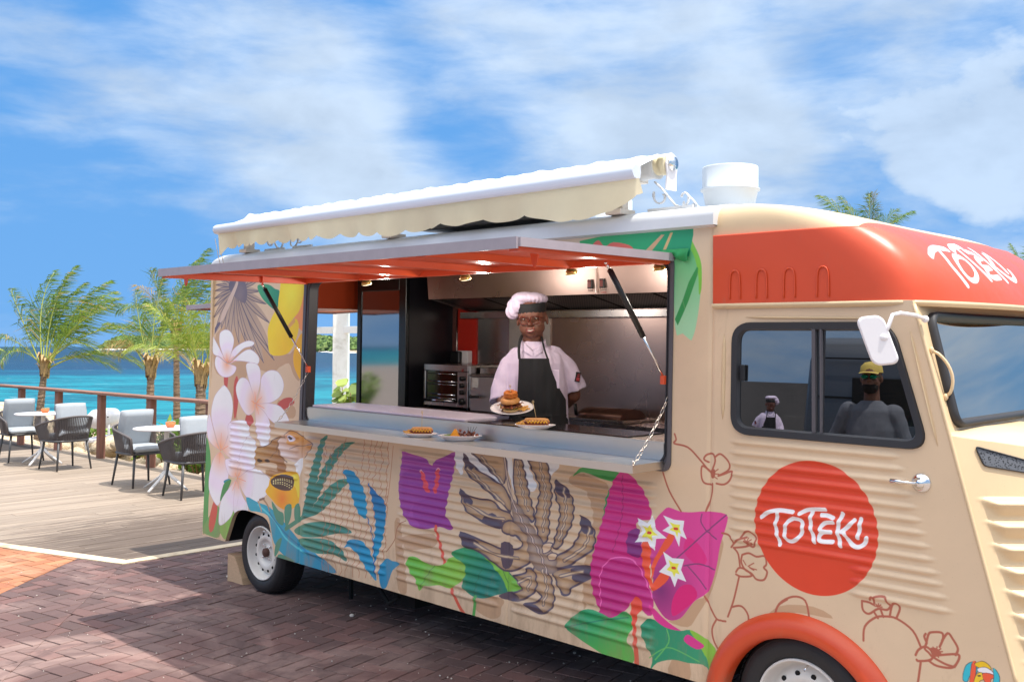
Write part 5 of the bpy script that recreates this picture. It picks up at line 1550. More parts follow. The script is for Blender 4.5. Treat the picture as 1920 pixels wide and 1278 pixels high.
# nose: chamfer panel with raised louvres
nose = MB(); C45 = math.sqrt(.5)
def npt(s, w, off=0.0):
    wt = min(w, 1.462 - .13 * s) if w > 1.3 else w
    return T(uc(wt) + C45 * s + C45 * off, vl(wt) - C45 * s + C45 * off, wt)
def louv(s, w):
    top, bot, pit = 1.245, .42, .078
    if not (bot < w < top): return 0
    k = math.floor((top - w) / pit); f_ = ((top - w) / pit) - k
    e = min(max((s - (.050 + .0)) / .05, 0), 1)
    prof = math.sin(min(f_ / .30, 1) * math.pi / 2) * (1 - max(0, (f_ - .30) / .55)) if f_ < .85 else 0
    e2 = min(max((s - .045 - .05 * f_) / .035, 0), 1)
    return .030 * max(0, prof) * e2
nu_, nw_ = 44, 260
def nfn(a, b):
    s = a * .62; w = .40 + (1.462 - .40) * b
    return npt(s, w, louv(s, w))
grid(nose, nfn, nu_, nw_, True)
obj('nose_side', nose, M_cream, truck)
# nose top (bonnet shelf) and front
nt2 = MB()
def shelf(a, b):
    s = a * .62; wt = 1.462 - .13 * s
    p = Vector(npt(s, 1.462)); q = Vector(fr(vl(1.47) - .05 - s * 1.15, 1.475)); r_ = p.lerp(q, b)
    r_.z += .030 * math.sin(b * math.pi) * min(1, s * 4) + .0
    return tuple(r_)
grid(nt2, shelf, 20, 10, True)
obj('bonnet', nt2, M_cream, truck)
nf = MB(); a_ = npt(.62, 1.38); b_2 = npt(.62, .42)
nf.add([a_, b_2, (b_2[0], 1.2, b_2[2]), (a_[0], 1.2, a_[2])], [(0, 1, 2, 3)]); obj('nose_front', nf, M_cream, truck)
cr_ = MB(); cr_.tube([Vector(T(uc(w) + .002, vl(w) - .002, w)) for w in [.60 + i * .05 for i in range(28)]], .0075, 8); obj('corner_bead', cr_, M_cream, truck)
# mesh vent on the nose
vt = MB(); V = lambda s, w, o=.003: npt(s, w, o)
def vpoly():
    c = [(.085, 1.424), (.265, 1.374), (.262, 1.330), (.098, 1.356)]
    out = []
    for k in range(4):
        a = Vector(c[k - 1]); b = Vector(c[k]); d = Vector(c[(k + 1) % 4]); p0 = b + (a - b).normalized() * .012; p1 = b + (d - b).normalized() * .012
        for q in range(4): s_ = q / 3; out.append(p0 * (1 - s_) ** 2 + b * 2 * s_ * (1 - s_) + p1 * s_ * s_)
    return out
P_ = vpoly(); vt.add([V(p.x, min(p.y, 1.462 - .13 * p.x - .004)) for p in P_], [tuple(range(len(P_)))])
mm_ = bpy.data.materials.new('vent_mesh'); mm_.use_nodes = True; t = NT(mm_.node_tree); b_ = mm_.node_tree.nodes['Principled BSDF']
tcn = t.n('ShaderNodeTexCoord'); vo = t.n('ShaderNodeTexVoronoi', i={'Scale': 130.0}); t.l(tcn.outputs['Object'], vo.inputs['Vector'])
t.l(t.mix(t.mr(vo.outputs['Distance'], .25, .45, 0, 1, True), (.012, .012, .014), lin((96, 98, 104))), b_.inputs['Base Color']); b_.inputs['Roughness'].default_value = .5
obj('mesh_vent', vt, mm_, truck, fix=False)
vs2 = MB(); vs2.tube([Vector(V(p.x, min(p.y, 1.462 - .13 * p.x - .004), .005)) for p in P_], .003, 6, closed=True); obj('vent_rim', vs2, M_rubber, truck)
# grab handle on the screen pillar
gh = MB(); g0 = Vector(fr(-.085, 1.775, .005)); g1 = Vector(fr(-.095, 1.60, .005)); nn_o = Vector((1, .25, .1)).normalized()
pts = [g0 + (g1 - g0) * s_ + nn_o * .045 * math.sin(s_ * math.pi) ** .6 for s_ in [i / 12 for i in range(13)]]
gh.tube(pts, .006, 8); gh.ball(g0, (.010, .010, .014)); gh.ball(g1, (.010, .010, .014)); obj('grab_handle', gh, M_cream, truck)

# ---- cab door: window, seal, swages, latch
def cab_loop(g, off, n=8):
    u0 = 4.572 - g; w0 = 1.415 - g; w1 = 1.868 + g; r_ = .075 + g
    u1 = lambda w: 5.395 + (1.41 - w) * .30 + g
    cs = [(u0, w0), (u0, w1), (u1(w1), w1), (u1(w0), w0)]; out = []
    for k in range(4):
        a = Vector(cs[k - 1]); b = Vector(cs[k]); c = Vector(cs[(k + 1) % 4]); p0 = b + (a - b).normalized() * r_; p1 = b + (c - b).normalized() * r_
        for q in range(n): s_ = q / (n - 1); out.append(p0 * (1 - s_) ** 2 + b * 2 * s_ * (1 - s_) + p1 * s_ * s_)
    return [Vector(T(p.x, -SL * p.y + off, p.y)) for p in out]
sl2 = MB(); L1, L2, L3, L4 = cab_loop(.016, .001), cab_loop(.012, .014), cab_loop(-.014, .012), cab_loop(-.022, -.012)
for A1, B1 in ((L1, L2), (L2, L3), (L3, L4)): sl2.loft([A1, B1], cap=False)
obj('door_window_seal', sl2, M_rubber, truck)
M_cglass = glass_mat('cab_glass', (70, 80, 88), .20, .8)
cg = MB(); lp = cab_loop(-.012, -.008); cg.add(lp, [tuple(range(len(lp)))]); obj('door_window', cg, M_cglass, truck, fix=False)
bar = MB(); bar.box(T(4.935, -.034, 1.42), T(4.950, -.050, 1.865)); bar.box(T(4.970, -.034, 1.42), T(4.978, -.050, 1.865)); obj('window_divider', bar, M_frame, truck)
bar = MB(); bar.box(T(4.602, -.030, 1.63), T(4.622, -.046, 1.70), bev=.003); obj('window_catch', bar, M_black, truck)
sw = MB()
for P in ([(4.515, 1.83), (4.513, 1.46)], [(4.62, 1.905), (5.20, 1.897)], [(5.335, 1.85), (5.440, 1.42)]):
    p0, p1 = P; sw.tube([T(p0[0] + (p1[0] - p0[0]) * k / 8, -SL * (p0[1] + (p1[1] - p0[1]) * k / 8) + .0005, p0[1] + (p1[1] - p0[1]) * k / 8) for k in range(9)], [.001, .009, .010, .010, .010, .010, .010, .009, .001], 8, flat=.45)
obj('door_swage', sw, M_mural if False else M_cream, truck)
hd = MB(); hu, hw_ = 5.380, 1.278
hd.lathe([(0, .030), (.010, .030), (.013, .026), (.018, .022), (.020, .014), (.030, .010), (.036, .004), (.037, 0)], T(hu, -SL * hw_, hw_), 28, (0, -1, 0)); 
obj('latch_rose', hd, M_chrome, truck)
hd = MB(); hd.tube([T(hu - .01, -.002, hw_), T(hu - .055, .006, hw_ + .001), T(hu - .062, .006, hw_ + .001), T(hu - .102, .006, hw_ + .001)], [.006, .005, .008, .0095], 10); obj('door_handle', hd, M_chrome, truck)
# mirror
mi = MB(); Mm = TX(5.300, .165, 1.815) @ Matrix.Rotation(R(33), 4, 'Z') @ Matrix.Rotation(R(-7), 4, 'Y')
poly = rrect(-.048, .048, -.098, .088, .030, 6)
poly = [(x - .020 * (y / .09), y) for x, y in poly]
RX = Matrix(((1, 0, 0, 0), (0, 0, 1, 0), (0, 1, 0, 0), (0, 0, 0, 1)))
inner = [(x * .9, y * .92) for x, y in poly]
lo = []
for pl, z in ((inner, .014), (poly, .008), (poly, -.006), (inner, -.012)): lo.append([RX @ Vector((x, y, z)) for x, y in pl])
mi.loft(lo, smooth=True); mobj = obj('mirror_head', mi, mat('white_plastic', (228, 224, 226), .4), truck, Mm)
ma = MB(); ma.tube([T(5.395, -.040, 1.892), T(5.385, .02, 1.905), T(5.36, .10, 1.912), T(5.345, .135, 1.905), T(5.335, .150, 1.86), T(5.318, .156, 1.825)], .0075, 8); ma.ball(T(5.316, .155, 1.822), (.022, .018, .018)); ma.ball(T(5.395, -.040, 1.892), .014)
obj('mirror_arm', ma, MATS['white_plastic'], truck)
# fender
fe = MB()
def fen(rr, off, a):
    u = FU + rr * 1.0 * math.cos(a); w = FW + rr * math.sin(a); return Vector(T(u, -SL * w + off, w))
prof = [(.452, -.002), (.446, .012), (.43, .030), (.405, .044), (.38, .047), (.362, .040), (.352, .022), (.350, -.03)]
arcs = [R(-14 + 208 * k / 60) for k in range(61)]
fe.loft([[fen(r_, o_, a) for a in arcs] for r_, o_ in prof], cap=False, closed=False); obj('front_fender', fe, M_orange, truck)

# ---- wheels
def wheel(u, v, Rr, name='wheel'):
    wo = bpy.data.objects.new(name, None); COL.objects.link(wo); wo.parent = truck; wo.location = T(u, v, Rr); WM[wo.name] = TM @ Matrix.Translation(Vector(T(u, v, Rr)))
    ax = (0, -1, 0); k = Rr / .285
    ty = MB(); prof = [(.186, -.035), (.190, .005), (.205, .013), (.235, .016), (.258, .010), (.272, -.004), (.281, -.022), (.285, -.045), (.2852, -.10), (.285, -.15), (.280, -.172), (.26, -.185), (.19, -.19)]
    ty.lathe([(r_ * k, z) for r_, z in prof], (0, 0, 0), 72, ax)
    for rr in (.240, .262): ty.lathe([((rr - .0016) * k, .0125 if rr < .25 else .0065), (rr * k, .0160 if rr < .25 else .0098), ((rr + .0016) * k, .0125 if rr < .25 else .0065)], (0, 0, 0), 72, ax)
    obj('tyre', ty, mat('tyre_rubber', (38, 38, 40), .62, bump=.0008, bscale=120, var=.15, scale=14), wo)
    tr_ = MB()
    for i in range(72):
        a = 2 * math.pi * i / 72
        for z0, z1, sk in ((-.012, -.055, .3), (-.075, -.105, 0), (-.12, -.165, -.3)):
            r0, r1 = .284 * k, .2895 * k; c, s_ = math.cos(a), math.sin(a); d = .0085 * k
            P8 = []
            for rr in (r0, r1):
                for zz, aa in ((z0, a), (z1, a + sk * .05)):
                    for dd in (-d, d):
                        an = aa + dd / (.285 * k); r_e = rr - (.004 if zz > -.02 and rr == r1 else 0); P8.append((r_e * math.cos(an), -zz, r_e * math.sin(an)))
            tr_.add(P8, [(0, 1, 3, 2), (4, 6, 7, 5), (0, 4, 5, 1), (2, 3, 7, 6), (0, 2, 6, 4), (1, 5, 7, 3)])
    obj('tread', tr_, MATS['tyre_rubber'], wo)
    rm = MB(); rp = [(.190, -.012), (.188, .010), (.183, .014), (.178, .008), (.174, -.020), (.168, -.050), (.158, -.058), (.140, -.036), (.118, -.024), (.098, -.022), (.088, -.030), (.080, -.044), (.060, -.050), (.040, -.046), (.036, -.040), (.001, -.040)]
    rm.lathe([(r_ * k, z) for r_, z in rp], (0, 0, 0), 64, ax); obj('rim', rm, mat('rim_paint', (216, 212, 206), .4, var=.06, scale=9), wo)
    for i in range(12):
        hl = MB(); a = 2 * math.pi * (i + .5) / 12; rr = .128 * k; c = Vector((rr * math.cos(a), .0335, rr * math.sin(a)))
        hl.lathe([(.0001, .0), (.0105 * k, .0), (.0105 * k, -.004)], (c.x, c.y - .0085, c.z), 10, (0, -1, 0)); obj('rim_hole', hl, M_dark, wo)
    hb = MB(); hb.lathe([(.031 * k, -.040), (.031 * k, -.018), (.027 * k, -.014), (.001, -.014)], (0, 0, 0), 24, ax); obj('hub_cap', hb, mat('rusty_hub', (92, 66, 58), .6, .4, var=.4, scale=40), wo)
    for i in range(4):
        nt_ = MB(); a = 2 * math.pi * i / 4 + .75; nt_.lathe([(.009, -.048), (.009, -.030), (.006, -.028), (.001, -.028)], (.058 * k * math.cos(a), 0, .058 * k * math.sin(a)), 6, ax, smooth=False); obj('wheel_nut', nt_, M_chrome, wo)
    vv = MB(); vv.tube([(.168 * k * math.cos(1.5), .03, .168 * k * math.sin(1.5)), (.150 * k * math.cos(1.5), -.004, .150 * k * math.sin(1.5))], .004, 6); obj('valve', vv, M_chrome, wo)
    return wo
wheel(.765, -.055, .283); wheel(4.885, -.045, .305)
ax_ = MB(); ax_.tube([T(.765, -.2, .28), T(.765, -1.7, .28)], .035); ax_.tube([T(4.885, -.2, .28), T(4.885, -1.7, .28)], .035)
for u_ in (.765, 4.885): ax_.lathe([(.001, 0), (.28, 0), (.283, -.02), (.283, -.17), (.001, -.18)], T(u_, -1.62, .283), 32, (0, 1, 0))
obj('axle', ax_, M_dark, truck)

# ---- serving hatch: frame, flap, struts, chains, shelf
fr_ = MB()
def ring_sweep(mb, loops, close=True):
    for a, b in zip(loops[:-1], loops[1:]): mb.loft([a, b], cap=False, closed=close)
def hl_(g, off, r_):
    return [Vector(T(x, -SL * y + off, y)) for x, y in rrect(1.305 - g, 4.218 + g * .42, 1.235 - g * .5, 2.168 + g * .4, r_, 6)]
ring_sweep(fr_, [hl_(.066, .000, .045), hl_(.066, .008, .045), hl_(.030, .012, .05), hl_(.030, .006, .05), hl_(.0, .004, .055), hl_(.0, -.055, .055), hl_(-.006, -.06, .055)])
obj('hatch_frame', fr_, M_frame, truck)
gk = MB(); ring_sweep(gk, [hl_(.003, .004, .055), hl_(.003, .012, .055), hl_(-.010, .012, .06), hl_(-.012, -.05, .06)]); obj('hatch_gasket', gk, M_rubber, truck)

# flap: from the hinge line outwards, slightly lifted
u0f, u1f = 1.237, 4.228; HV, HZ = -.050, 2.190; FL = 1.020; RI = -.006
def fp(u, s, dz): return T(u, HV + s, HZ + RI * s + dz)
flp = MB(); grid(flp, lambda a, b: fp(u0f + (u1f - u0f) * a, FL * b, .000), 40, 14, True)
def fbox(mb, u0, u1, s0, s1, d0, d1):
    vs = [fp(u, s, d) for u in (u0, u1) for s in (s0, s1) for d in (d0, d1)]
    mb.add(vs, [(0, 1, 3, 2), (4, 6, 7, 5), (0, 4, 5, 1), (2, 3, 7, 6), (0, 2, 6, 4), (1, 5, 7, 3)])
hatch = MB(); fbox(hatch, u0f, u1f, 0, FL, .004, .012); obj('hatch_skin', hatch, M_greyflap, truck)
hb = MB()
me_f = flp
flpo = obj('hatch_underside', flp, M_orange2, truck)
tr2 = MB(); fbox(tr2, u0f - .004, u1f + .004, FL, FL + .012, -.030, .016); fbox(tr2, u0f - .016, u0f - .004, 0, FL, -.022, .014); fbox(tr2, u1f + .004, u1f + .016, .0, FL, -.022, .014)
obj('hatch_edge', tr2, M_greyflap, truck)
for k in range(6):
    uu = u0f + .03 + (u1f - u0f - .06) * k / 5
    bm_ = MB()
    if k in (0, 5): fbox(bm_, uu - .025, uu + .025, .01, FL - .01, -.038, -.002)
    else:
        prf = [(-.075, -.001), (-.030, -.030), (.030, -.030), (.075, -.001)]
        bm_.loft([[Vector(fp(uu + a, s, d)) for a, d in prf] for s in (.02, .06, FL - .10, FL - .03)], cap=True, smooth=False, closed=True)
    obj('hatch_rib', bm_, M_orange2, truck)
bm_ = MB(); fbox(bm_, u0f, u1f, .0, .035, -.032, -.001); obj('hatch_rib', bm_, M_orange2, truck)
for u_, s_ in ((1.08, .72), (1.235, .2), (4.15, .62)): pass
hj = MB(); hj.box(T(u0f - .01, -.058, 2.176), T(u1f + .02, -.046, 2.215)); obj('hatch_hinge', hj, M_frame, truck)
for (ua, sa, ul, wl, seg) in ((1.290, .36, 1.330, 1.585, 0), (4.135, .36, 4.205, 1.62, 1)):
    a = Vector(fp(ua, sa, -.045)); b = Vector(T(ul, -.035, wl)); m_ = a.lerp(b, .62); st = MB()
    st.tube([a.lerp(b, .06), m_], .0135, 12); o_ = obj('gas_strut', st, M_black, truck)
    rd_ = MB(); rd_.tube([a, a.lerp(b, .06)], .007, 8); rd_.ball(a, .010); obj('strut_eye', rd_, M_chrome, o_); rd_ = MB(); rd_.tube([m_, b], .0055, 8); obj('strut_rod', rd_, M_chrome, o_)
    bk = MB(); bk.prism([(-.022, .045), (.022, .045), (.016, .0), (.0, -.014), (-.014, 0)], -.004, .004, Matrix.Translation(a) @ Matrix.Rotation(R(90), 4, 'X')); obj('strut_bracket', bk, M_orange2, truck)
    bk = MB(); bk.box(T(ul - .012, -.015, wl - .02), T(ul + .012, -.04, wl + .02)); obj('strut_bracket', bk, M_orange2, truck)
bk = MB(); a = Vector(fp(1.25, .86, -.03)); bk.prism([(-.026, .02), (.026, .02), (.014, -.03), (.0, -.05), (-.014, -.03)], -.004, .004, Matrix.Translation(a) @ Matrix.Rotation(R(90), 4, 'X')); obj('catch_plate', bk, M_orange2, truck)
bk = MB(); a = Vector(fp(4.02, .70, -.03)); bk.prism([(-.026, .02), (.026, .02), (.014, -.03), (.0, -.05), (-.014, -.03)], -.004, .004, Matrix.Translation(a) @ Matrix.Rotation(R(90), 4, 'X')); obj('catch_plate', bk, M_orange2, truck)

sh = MB(); sh.box(T(1.318, -.028, 1.242), T(4.212, .212, 1.250)); sh.box(T(1.318, .204, 1.214), T(4.212, .2125, 1.2495)); sh.box(T(1.318, -.02, 1.214), T(1.326, .204, 1.242)); sh.box(T(4.204, -.02, 1.214), T(4.212, .204, 1.242))
obj('serving_shelf', sh, M_steel2, truck)
rs = MB(); rs.box(T(1.315, -.034, 1.2505), T(4.205, -.028, 1.330)); rs.box(T(1.315, -.034, 1.330), T(4.205, -.36, 1.336)); rs.box(T(1.315, -.352, 1.05), T(4.205, -.36, 1.3298)); obj('inner_counter', rs, M_steel2, truck)
hobm = MB(); hobm.box(T(2.86, -.05, 1.3365), T(3.98, -.34, 1.342), bev=.002); obj('cooktop', hobm, mat('dark_glass', (30, 26, 26), .10, spec=.6), truck)
cvm = MB(); cvm.box(T(1.36, -.045, 1.337), T(2.84, -.40, 1.352), bev=.004); obj('counter_cover', cvm, mat('cover_white', (206, 196, 208), .3), truck)
# chains
def chain(p0, p1, sag, n):
    mb = MB(); p0, p1 = Vector(p0), Vector(p1); L = (p1 - p0).length / n * 1.28
    for i in range(n):
        s_ = (i + .5) / n; c = p0.lerp(p1, s_) + Vector((0, 0, -sag * 4 * s_ * (1 - s_))); d = (p1 - p0).normalized(); d = (d + Vector((0, 0, -sag * 4 * (1 - 2 * s_) / (p1 - p0).length))).normalized()
        side_ = d.orthogonal().normalized(); side_ = Matrix.Rotation(R(90) * (i % 2) + .35, 3, d) @ side_
        l2, w2 = L / 2 - .0035, .0065; pts = []
        for k in range(12):
            a = 2 * math.pi * k / 12; x = math.cos(a); y = math.sin(a); pts.append(c + d * (math.copysign(l2 - w2, x) + x * w2 if abs(x) > 1e-6 else 0) + side_ * (y * w2))
        mb.tube(pts, .0019, 5, closed=True)
    return mb
cl = mat('chain_steel', (196, 188, 178), .3, 1.0)
obj('chain', chain(T(4.205, .196, 1.256), T(4.224, -.040, 1.545), .018, 13), cl, truck)
obj('chain', chain(T(1.325, .196, 1.256), T(1.320, -.034, 1.575), .035, 15), cl, truck)
be = MB(); be.tube([T(4.195, .185, 1.251), T(4.195, .185, 1.268), T(4.208, .205, 1.268), T(4.208, .205, 1.250)], .003, 6); obj('shackle', be, cl, truck)

# ---- folded green cloth tucked above the hatch
gc = MB()
def cloth(a, b):
    u = 4.13 + .20 * a; w = 2.222 - .040 * b - .012 * math.sin(a * 9) * b - .01 * a * b
    return T(u, -.054 + .012 * math.sin(b * math.pi) + .008 * math.sin(a * 23 + b * 5) * b + .010, w)
grid(gc, cloth, 40, 12, True); obj('rolled_cloth', gc, mat('green_cloth', (40, 146, 82), .7, var=.2, scale=30), truck)

# ---- roof equipment: awning, brackets, scrolls, vents, dark roof light
AWF = mat('awning_cloth', (238, 222, 184), .8, var=.05, scale=6, bump=.002, bscale=14)
b_ = AWF.node_tree.nodes['Principled BSDF']; t = NT(AWF.node_tree)
tl = t.n('ShaderNodeBsdfTranslucent'); tl.inputs[0].default_value = (.80, .70, .50, 1); mx = t.n('ShaderNodeMixShader'); mx.inputs[0].default_value = .38
t.l(b_.outputs[0], mx.inputs[1]); t.l(tl.outputs[0], mx.inputs[2]); t.l(mx.outputs[0], AWF.node_tree.nodes['Material Output'].inputs[0])
ua_, ub_ = .24, 4.13
def rolr(u): return .060 + .004 * math.sin(u * 21) * math.sin(u * 7.3) + .003 * math.sin(u * 47)
ro = MB(); rings = []
for i in range(121):
    u = ua_ + .0 + (4.02 - ua_) * i / 120; rr = rolr(u); rings.append([Vector(T(u, -.235 + rr * math.cos(2 * math.pi * k / 18), 2.655 + rr * 1.05 * math.sin(2 * math.pi * k / 18))) for k in range(18)])
ro.loft(rings); obj('awning_roll', ro, mat('awning_white', (216, 218, 218), .7, bump=.003, bscale=22, stretch=(.3, 2, 2)), truck)
lead = MB()
def leadf(a, b):
    u = ua_ + .03 + (ub_ - ua_ - .06) * a; p = Vector(T(u, -.19 + .0 * b, 2.700)); q = Vector(T(u, .052, 2.600)); r_ = p.lerp(q, b); r_.z += .010 * math.sin(a * 40) * math.sin(b * 3.14) - .01 * b * (1 - b); return tuple(r_)
grid(lead, leadf, 90, 5, True); obj('awning_fabric', lead, MATS['awning_white'], truck)
fb = MB(); pr = [(.030, 2.612), (.062, 2.618), (.086, 2.604), (.090, 2.578), (.078, 2.556), (.050, 2.548), (.032, 2.556), (.026, 2.585)]
fb.loft([[Vector(T(u, v, w)) for v, w in pr] for u in (ua_ - .005, ua_ + .002, ub_ - .03, ub_ - .02)], cap=True); obj('awning_bar', fb, mat('awning_bar_white', (204, 210, 220), .4), truck)
va = MB(); nva = 420
def vdrop(u):
    k = (u - ua_) / (ub_ - ua_)
    if u < 1.55: per, am = .118, .028
    elif u < 2.6: per, am = .22, .030
    else: per, am = .34, .026
    x = (u / per) % 1.0
    sc = (abs(math.sin(math.pi * x)) ** .8) * (1.15 - .5 * x)
    d = .085 + .035 * k + am * sc
    d += .055 * math.exp(-((u - ua_) / .10) ** 2)
    d += .05 * math.exp(-((u - 3.72) / .13) ** 2) + .02 * math.exp(-((u - 2.3) / .2) ** 2)
    if u > 3.95: d -= (u - 3.95) * .35
    return d
def vfn(a, b):
    u = ua_ + .025 + (ub_ - ua_ - .03) * a; d = vdrop(u) * b; wave = .018 * b * math.sin(u * 9 + .6) + .010 * b * math.sin(u * 26) + .035 * b * max(0, 1 - abs(u - 3.85) / .3)
    return T(u + .02 * b * math.sin(u * 5), .060 + wave - .012 * b, 2.552 - d)
grid(va, vfn, nva, 8, True); obj('valance', va, AWF, truck)
ec = MB(); ec.lathe([(.001, .05), (.048, .05), (.052, .045), (.052, .012), (.044, .008), (.044, 0), (.05, -.01), (.05, -.03)], T(4.035, -.235, 2.660), 24, (1, 0, 0)); obj('roll_end', ec, mat('end_cap', (226, 214, 180), .5), truck)
ep = MB(); ep.lathe([(.001, .07), (.034, .07), (.036, .062), (.036, .04)], T(4.045, -.235, 2.660), 20, (1, 0, 0)); obj('gear_box', ep, M_chrome, truck)
Mx = Matrix(((0, 0, 1, 0), (-1, 0, 0, 0), (0, 1, 0, 0), (0, 0, 0, 1)))       # (v, w, u) -> truck
pl = MB(); pl.prism([(-.275, 2.60), (-.285, 2.66), (-.27, 2.70), (-.235, 2.715), (-.205, 2.70), (-.19, 2.66), (-.20, 2.60), (-.19, 2.53), (-.275, 2.53)], 4.092, 4.100, Mx); obj('awning_end_plate', pl, MATS['white_plastic'], truck)
pl = MB(); pl.prism([(-.30, 2.60), (-.30, 2.69), (-.27, 2.725), (-.21, 2.73), (-.17, 2.69), (-.17, 2.60)], ua_ - .004, ua_ + .012, Mx); obj('awning_end_plate', pl, MATS['white_plastic'], truck)
for u_ in (.42, 2.1, 3.86):
    bk = MB(); bk.box(T(u_, -.06, 2.42), T(u_ + .075, -.11, 2.60), bev=.004); bk.box(T(u_ - .01, -.03, 2.41), T(u_ + .085, -.15, 2.436), bev=.003); bk.box(T(u_ + .01, -.10, 2.585), T(u_ + .065, -.28, 2.61)); obj('awning_bracket', bk, mat('bracket_cream', (214, 204, 190), .5), truck)
tr_ = MB()
for u_, v_ in ((.22, .050), (.27, .046)): tr_.tube([T(u_, v_ + .01, 2.52), T(u_ + .004, .035, 2.40), T(u_ + .0, .012, 2.33)], .006, 5, flat=.3)
obj('tie_strap', tr_, mat('strap', (206, 196, 178), .8), truck)

def scroll(u, s=1.0, flip=1):
    """pressed S scroll bracket standing across the roof"""
    mb = MB(); P = []
    for k in range(26):
        a = k / 25 * 4.4; r_ = .052 * (1 - a / 5.6); P.append((-.02 + r_ * math.cos(a + 2.6) * flip, .062 + r_ * math.sin(a + 2.6)))
    P2 = []
    for k in range(26):
        a = k / 25 * 4.0; r_ = .040 * (1 - a / 5.2); P2.append((.105 * flip + r_ * math.cos(a - 1.2) * flip, .045 + r_ * math.sin(a - 1.2)))
    for Q in (P, P2, [(-.06 * flip, .135), (-.02 * flip, .10), (.02 * flip, .055), (.06 * flip, .012), (.10 * flip, -.002)]):
        for (x0, y0), (x1, y1) in zip(Q[:-1], Q[1:]):
            mb.tube([T(u + x0 * s, VS, 2.435 + y0 * s), T(u + x1 * s, VS, 2.435 + y1 * s)], .009 * s, 6, flat=.5)
    mb.box(T(u - .10 * s, VS - .006, 2.42), T(u + .16 * s, VS + .006, 2.440)); return mb
for u_, VS, s_, f_ in ((4.10, -.18, 1.0, 1), (4.02, -.55, 1.0, 1), (.62, -.18, 1.0, 1), (.98, -.18, .9, -1)):
    obj('roof_scroll', scroll(u_, s_, f_), M_white, truck)
def vent(u, v, w0, k=1.0):
    mb = MB(); mb.lathe([(.105 * k, 0), (.118 * k, .075), (.128 * k, .080), (.128 * k, .088), (.120 * k, .092), (.121 * k, .19), (.119 * k, .196), (.001, .202)], T(u, v, w0), 40, (0, 0, 1)); return mb
obj('roof_vent', vent(4.28, -.47, 2.455, 1.12), mat('vent_white', (196, 204, 210), .45), truck)
obj('roof_vent', vent(3.36, -.70, 2.40, .95), MATS['vent_white'], truck)
dk = MB(); dk.box(T(2.32, -.14, 2.445), T(3.32, -.46, 2.492), bev=.006); obj('roof_light', dk, mat('dark_panel', (58, 60, 64), .3), truck)

# spot lamps along the hatch head
M_lampg = mat('lamp_glass', (255, 240, 205), .2, emit=((255, 236, 196), 1.0))
M_brass = mat('brass', (190, 160, 96), .35, .8)
for u_ in (1.86, 2.78, 3.58, 4.13):
    lb = MB(); lb.lathe([(.001, .020), (.020, .018), (.030, .0), (.033, -.014), (.031, -.016)], T(u_, -.095, 2.150), 20, (.0, -.25, 1)); o_ = obj('spot_lamp', lb, M_brass, truck)
    lg = MB(); lg.lathe([(.030, -.012), (.024, -.019), (.001, -.022)], T(u_, -.095, 2.150), 20, (.0, -.25, 1)); obj('lamp_lens', lg, M_lampg, o_)
    pl_ = bpy.data.lights.new('spot_lamp_light', 'POINT'); pl_.energy = 3.2; pl_.color = (1, .93, .84); pl_.shadow_soft_size = .03
    po = bpy.data.objects.new('spot_lamp_light', pl_); COL.objects.link(po); po.location = TM @ Vector(T(u_, -.24, 2.11))
# ------------------------------------------------------------------ kitchen inside the truck
# stainless back wall, red column, far worktop, hood : parts of the truck
bw_ = MB(); bw_.box(T(1.24, -1.665, .44), T(2.02, -1.675, 2.28)); obj('steel_wall_sheet', bw_, M_steel, truck)
bw_ = MB(); bw_.box(T(2.023, -1.665, .44), T(4.40, -1.675, 2.28)); obj('steel_wall_sheet', bw_, M_hoodst, truck)
bw_ = MB(); bw_.box(T(1.60, -1.655, 1.45), T(2.02, -1.6645, 1.985)); obj('splash_plate', bw_, mat('pale_steel', (206, 200, 192), .42, .85, var=.05), truck)
rc = MB(); rc.box(T(1.02, -1.655, .44), T(1.235, -1.675, 2.28)); obj('red_wall_strip', rc, mat('red_panel', (186, 40, 26), .35), truck)
rc = MB(); rc.box(T(.90, -1.655, .44), T(1.012, -1.675, 2.28)); obj('brown_wall_strip', rc, mat('brown_panel', (96, 56, 50), .3), truck)
rc = MB(); rc.tube([T(1.014, -1.650, 2.02), T(1.014, -1.650, 1.40)], .006, 6); obj('conduit', rc, M_steel, truck)
sk = MB(); sk.box(T(1.075, -1.652, 1.60), T(1.195, -1.60, 1.70), bev=.004); obj('socket', sk, MATS['white_plastic'], truck)
sk = MB(); sk.box(T(1.03, -1.60, 1.60), T(1.135, -1.56, 1.695), bev=.008); sk.tube([T(1.06, -1.58, 1.61), T(1.03, -1.54, 1.585), T(1.02, -1.50, 1.56)], .006); obj('plug', sk, M_black, truck)
st_ = MB(); st_.box(T(1.10, -1.60, 1.955), T(4.40, -1.664, 2.005), bev=.002); obj('hood_gutter', st_, M_steel, truck)
fw = MB(); fw.box(T(.955, -1.225, 1.215), T(4.40, -1.235, 1.265)); fw.box(T(.955, -1.235, 1.255), T(4.40, -1.66, 1.265)); fw.box(T(.955, -1.26, .46), T(4.40, -1.27, 1.214)); obj('back_counter', fw, M_steel, truck)
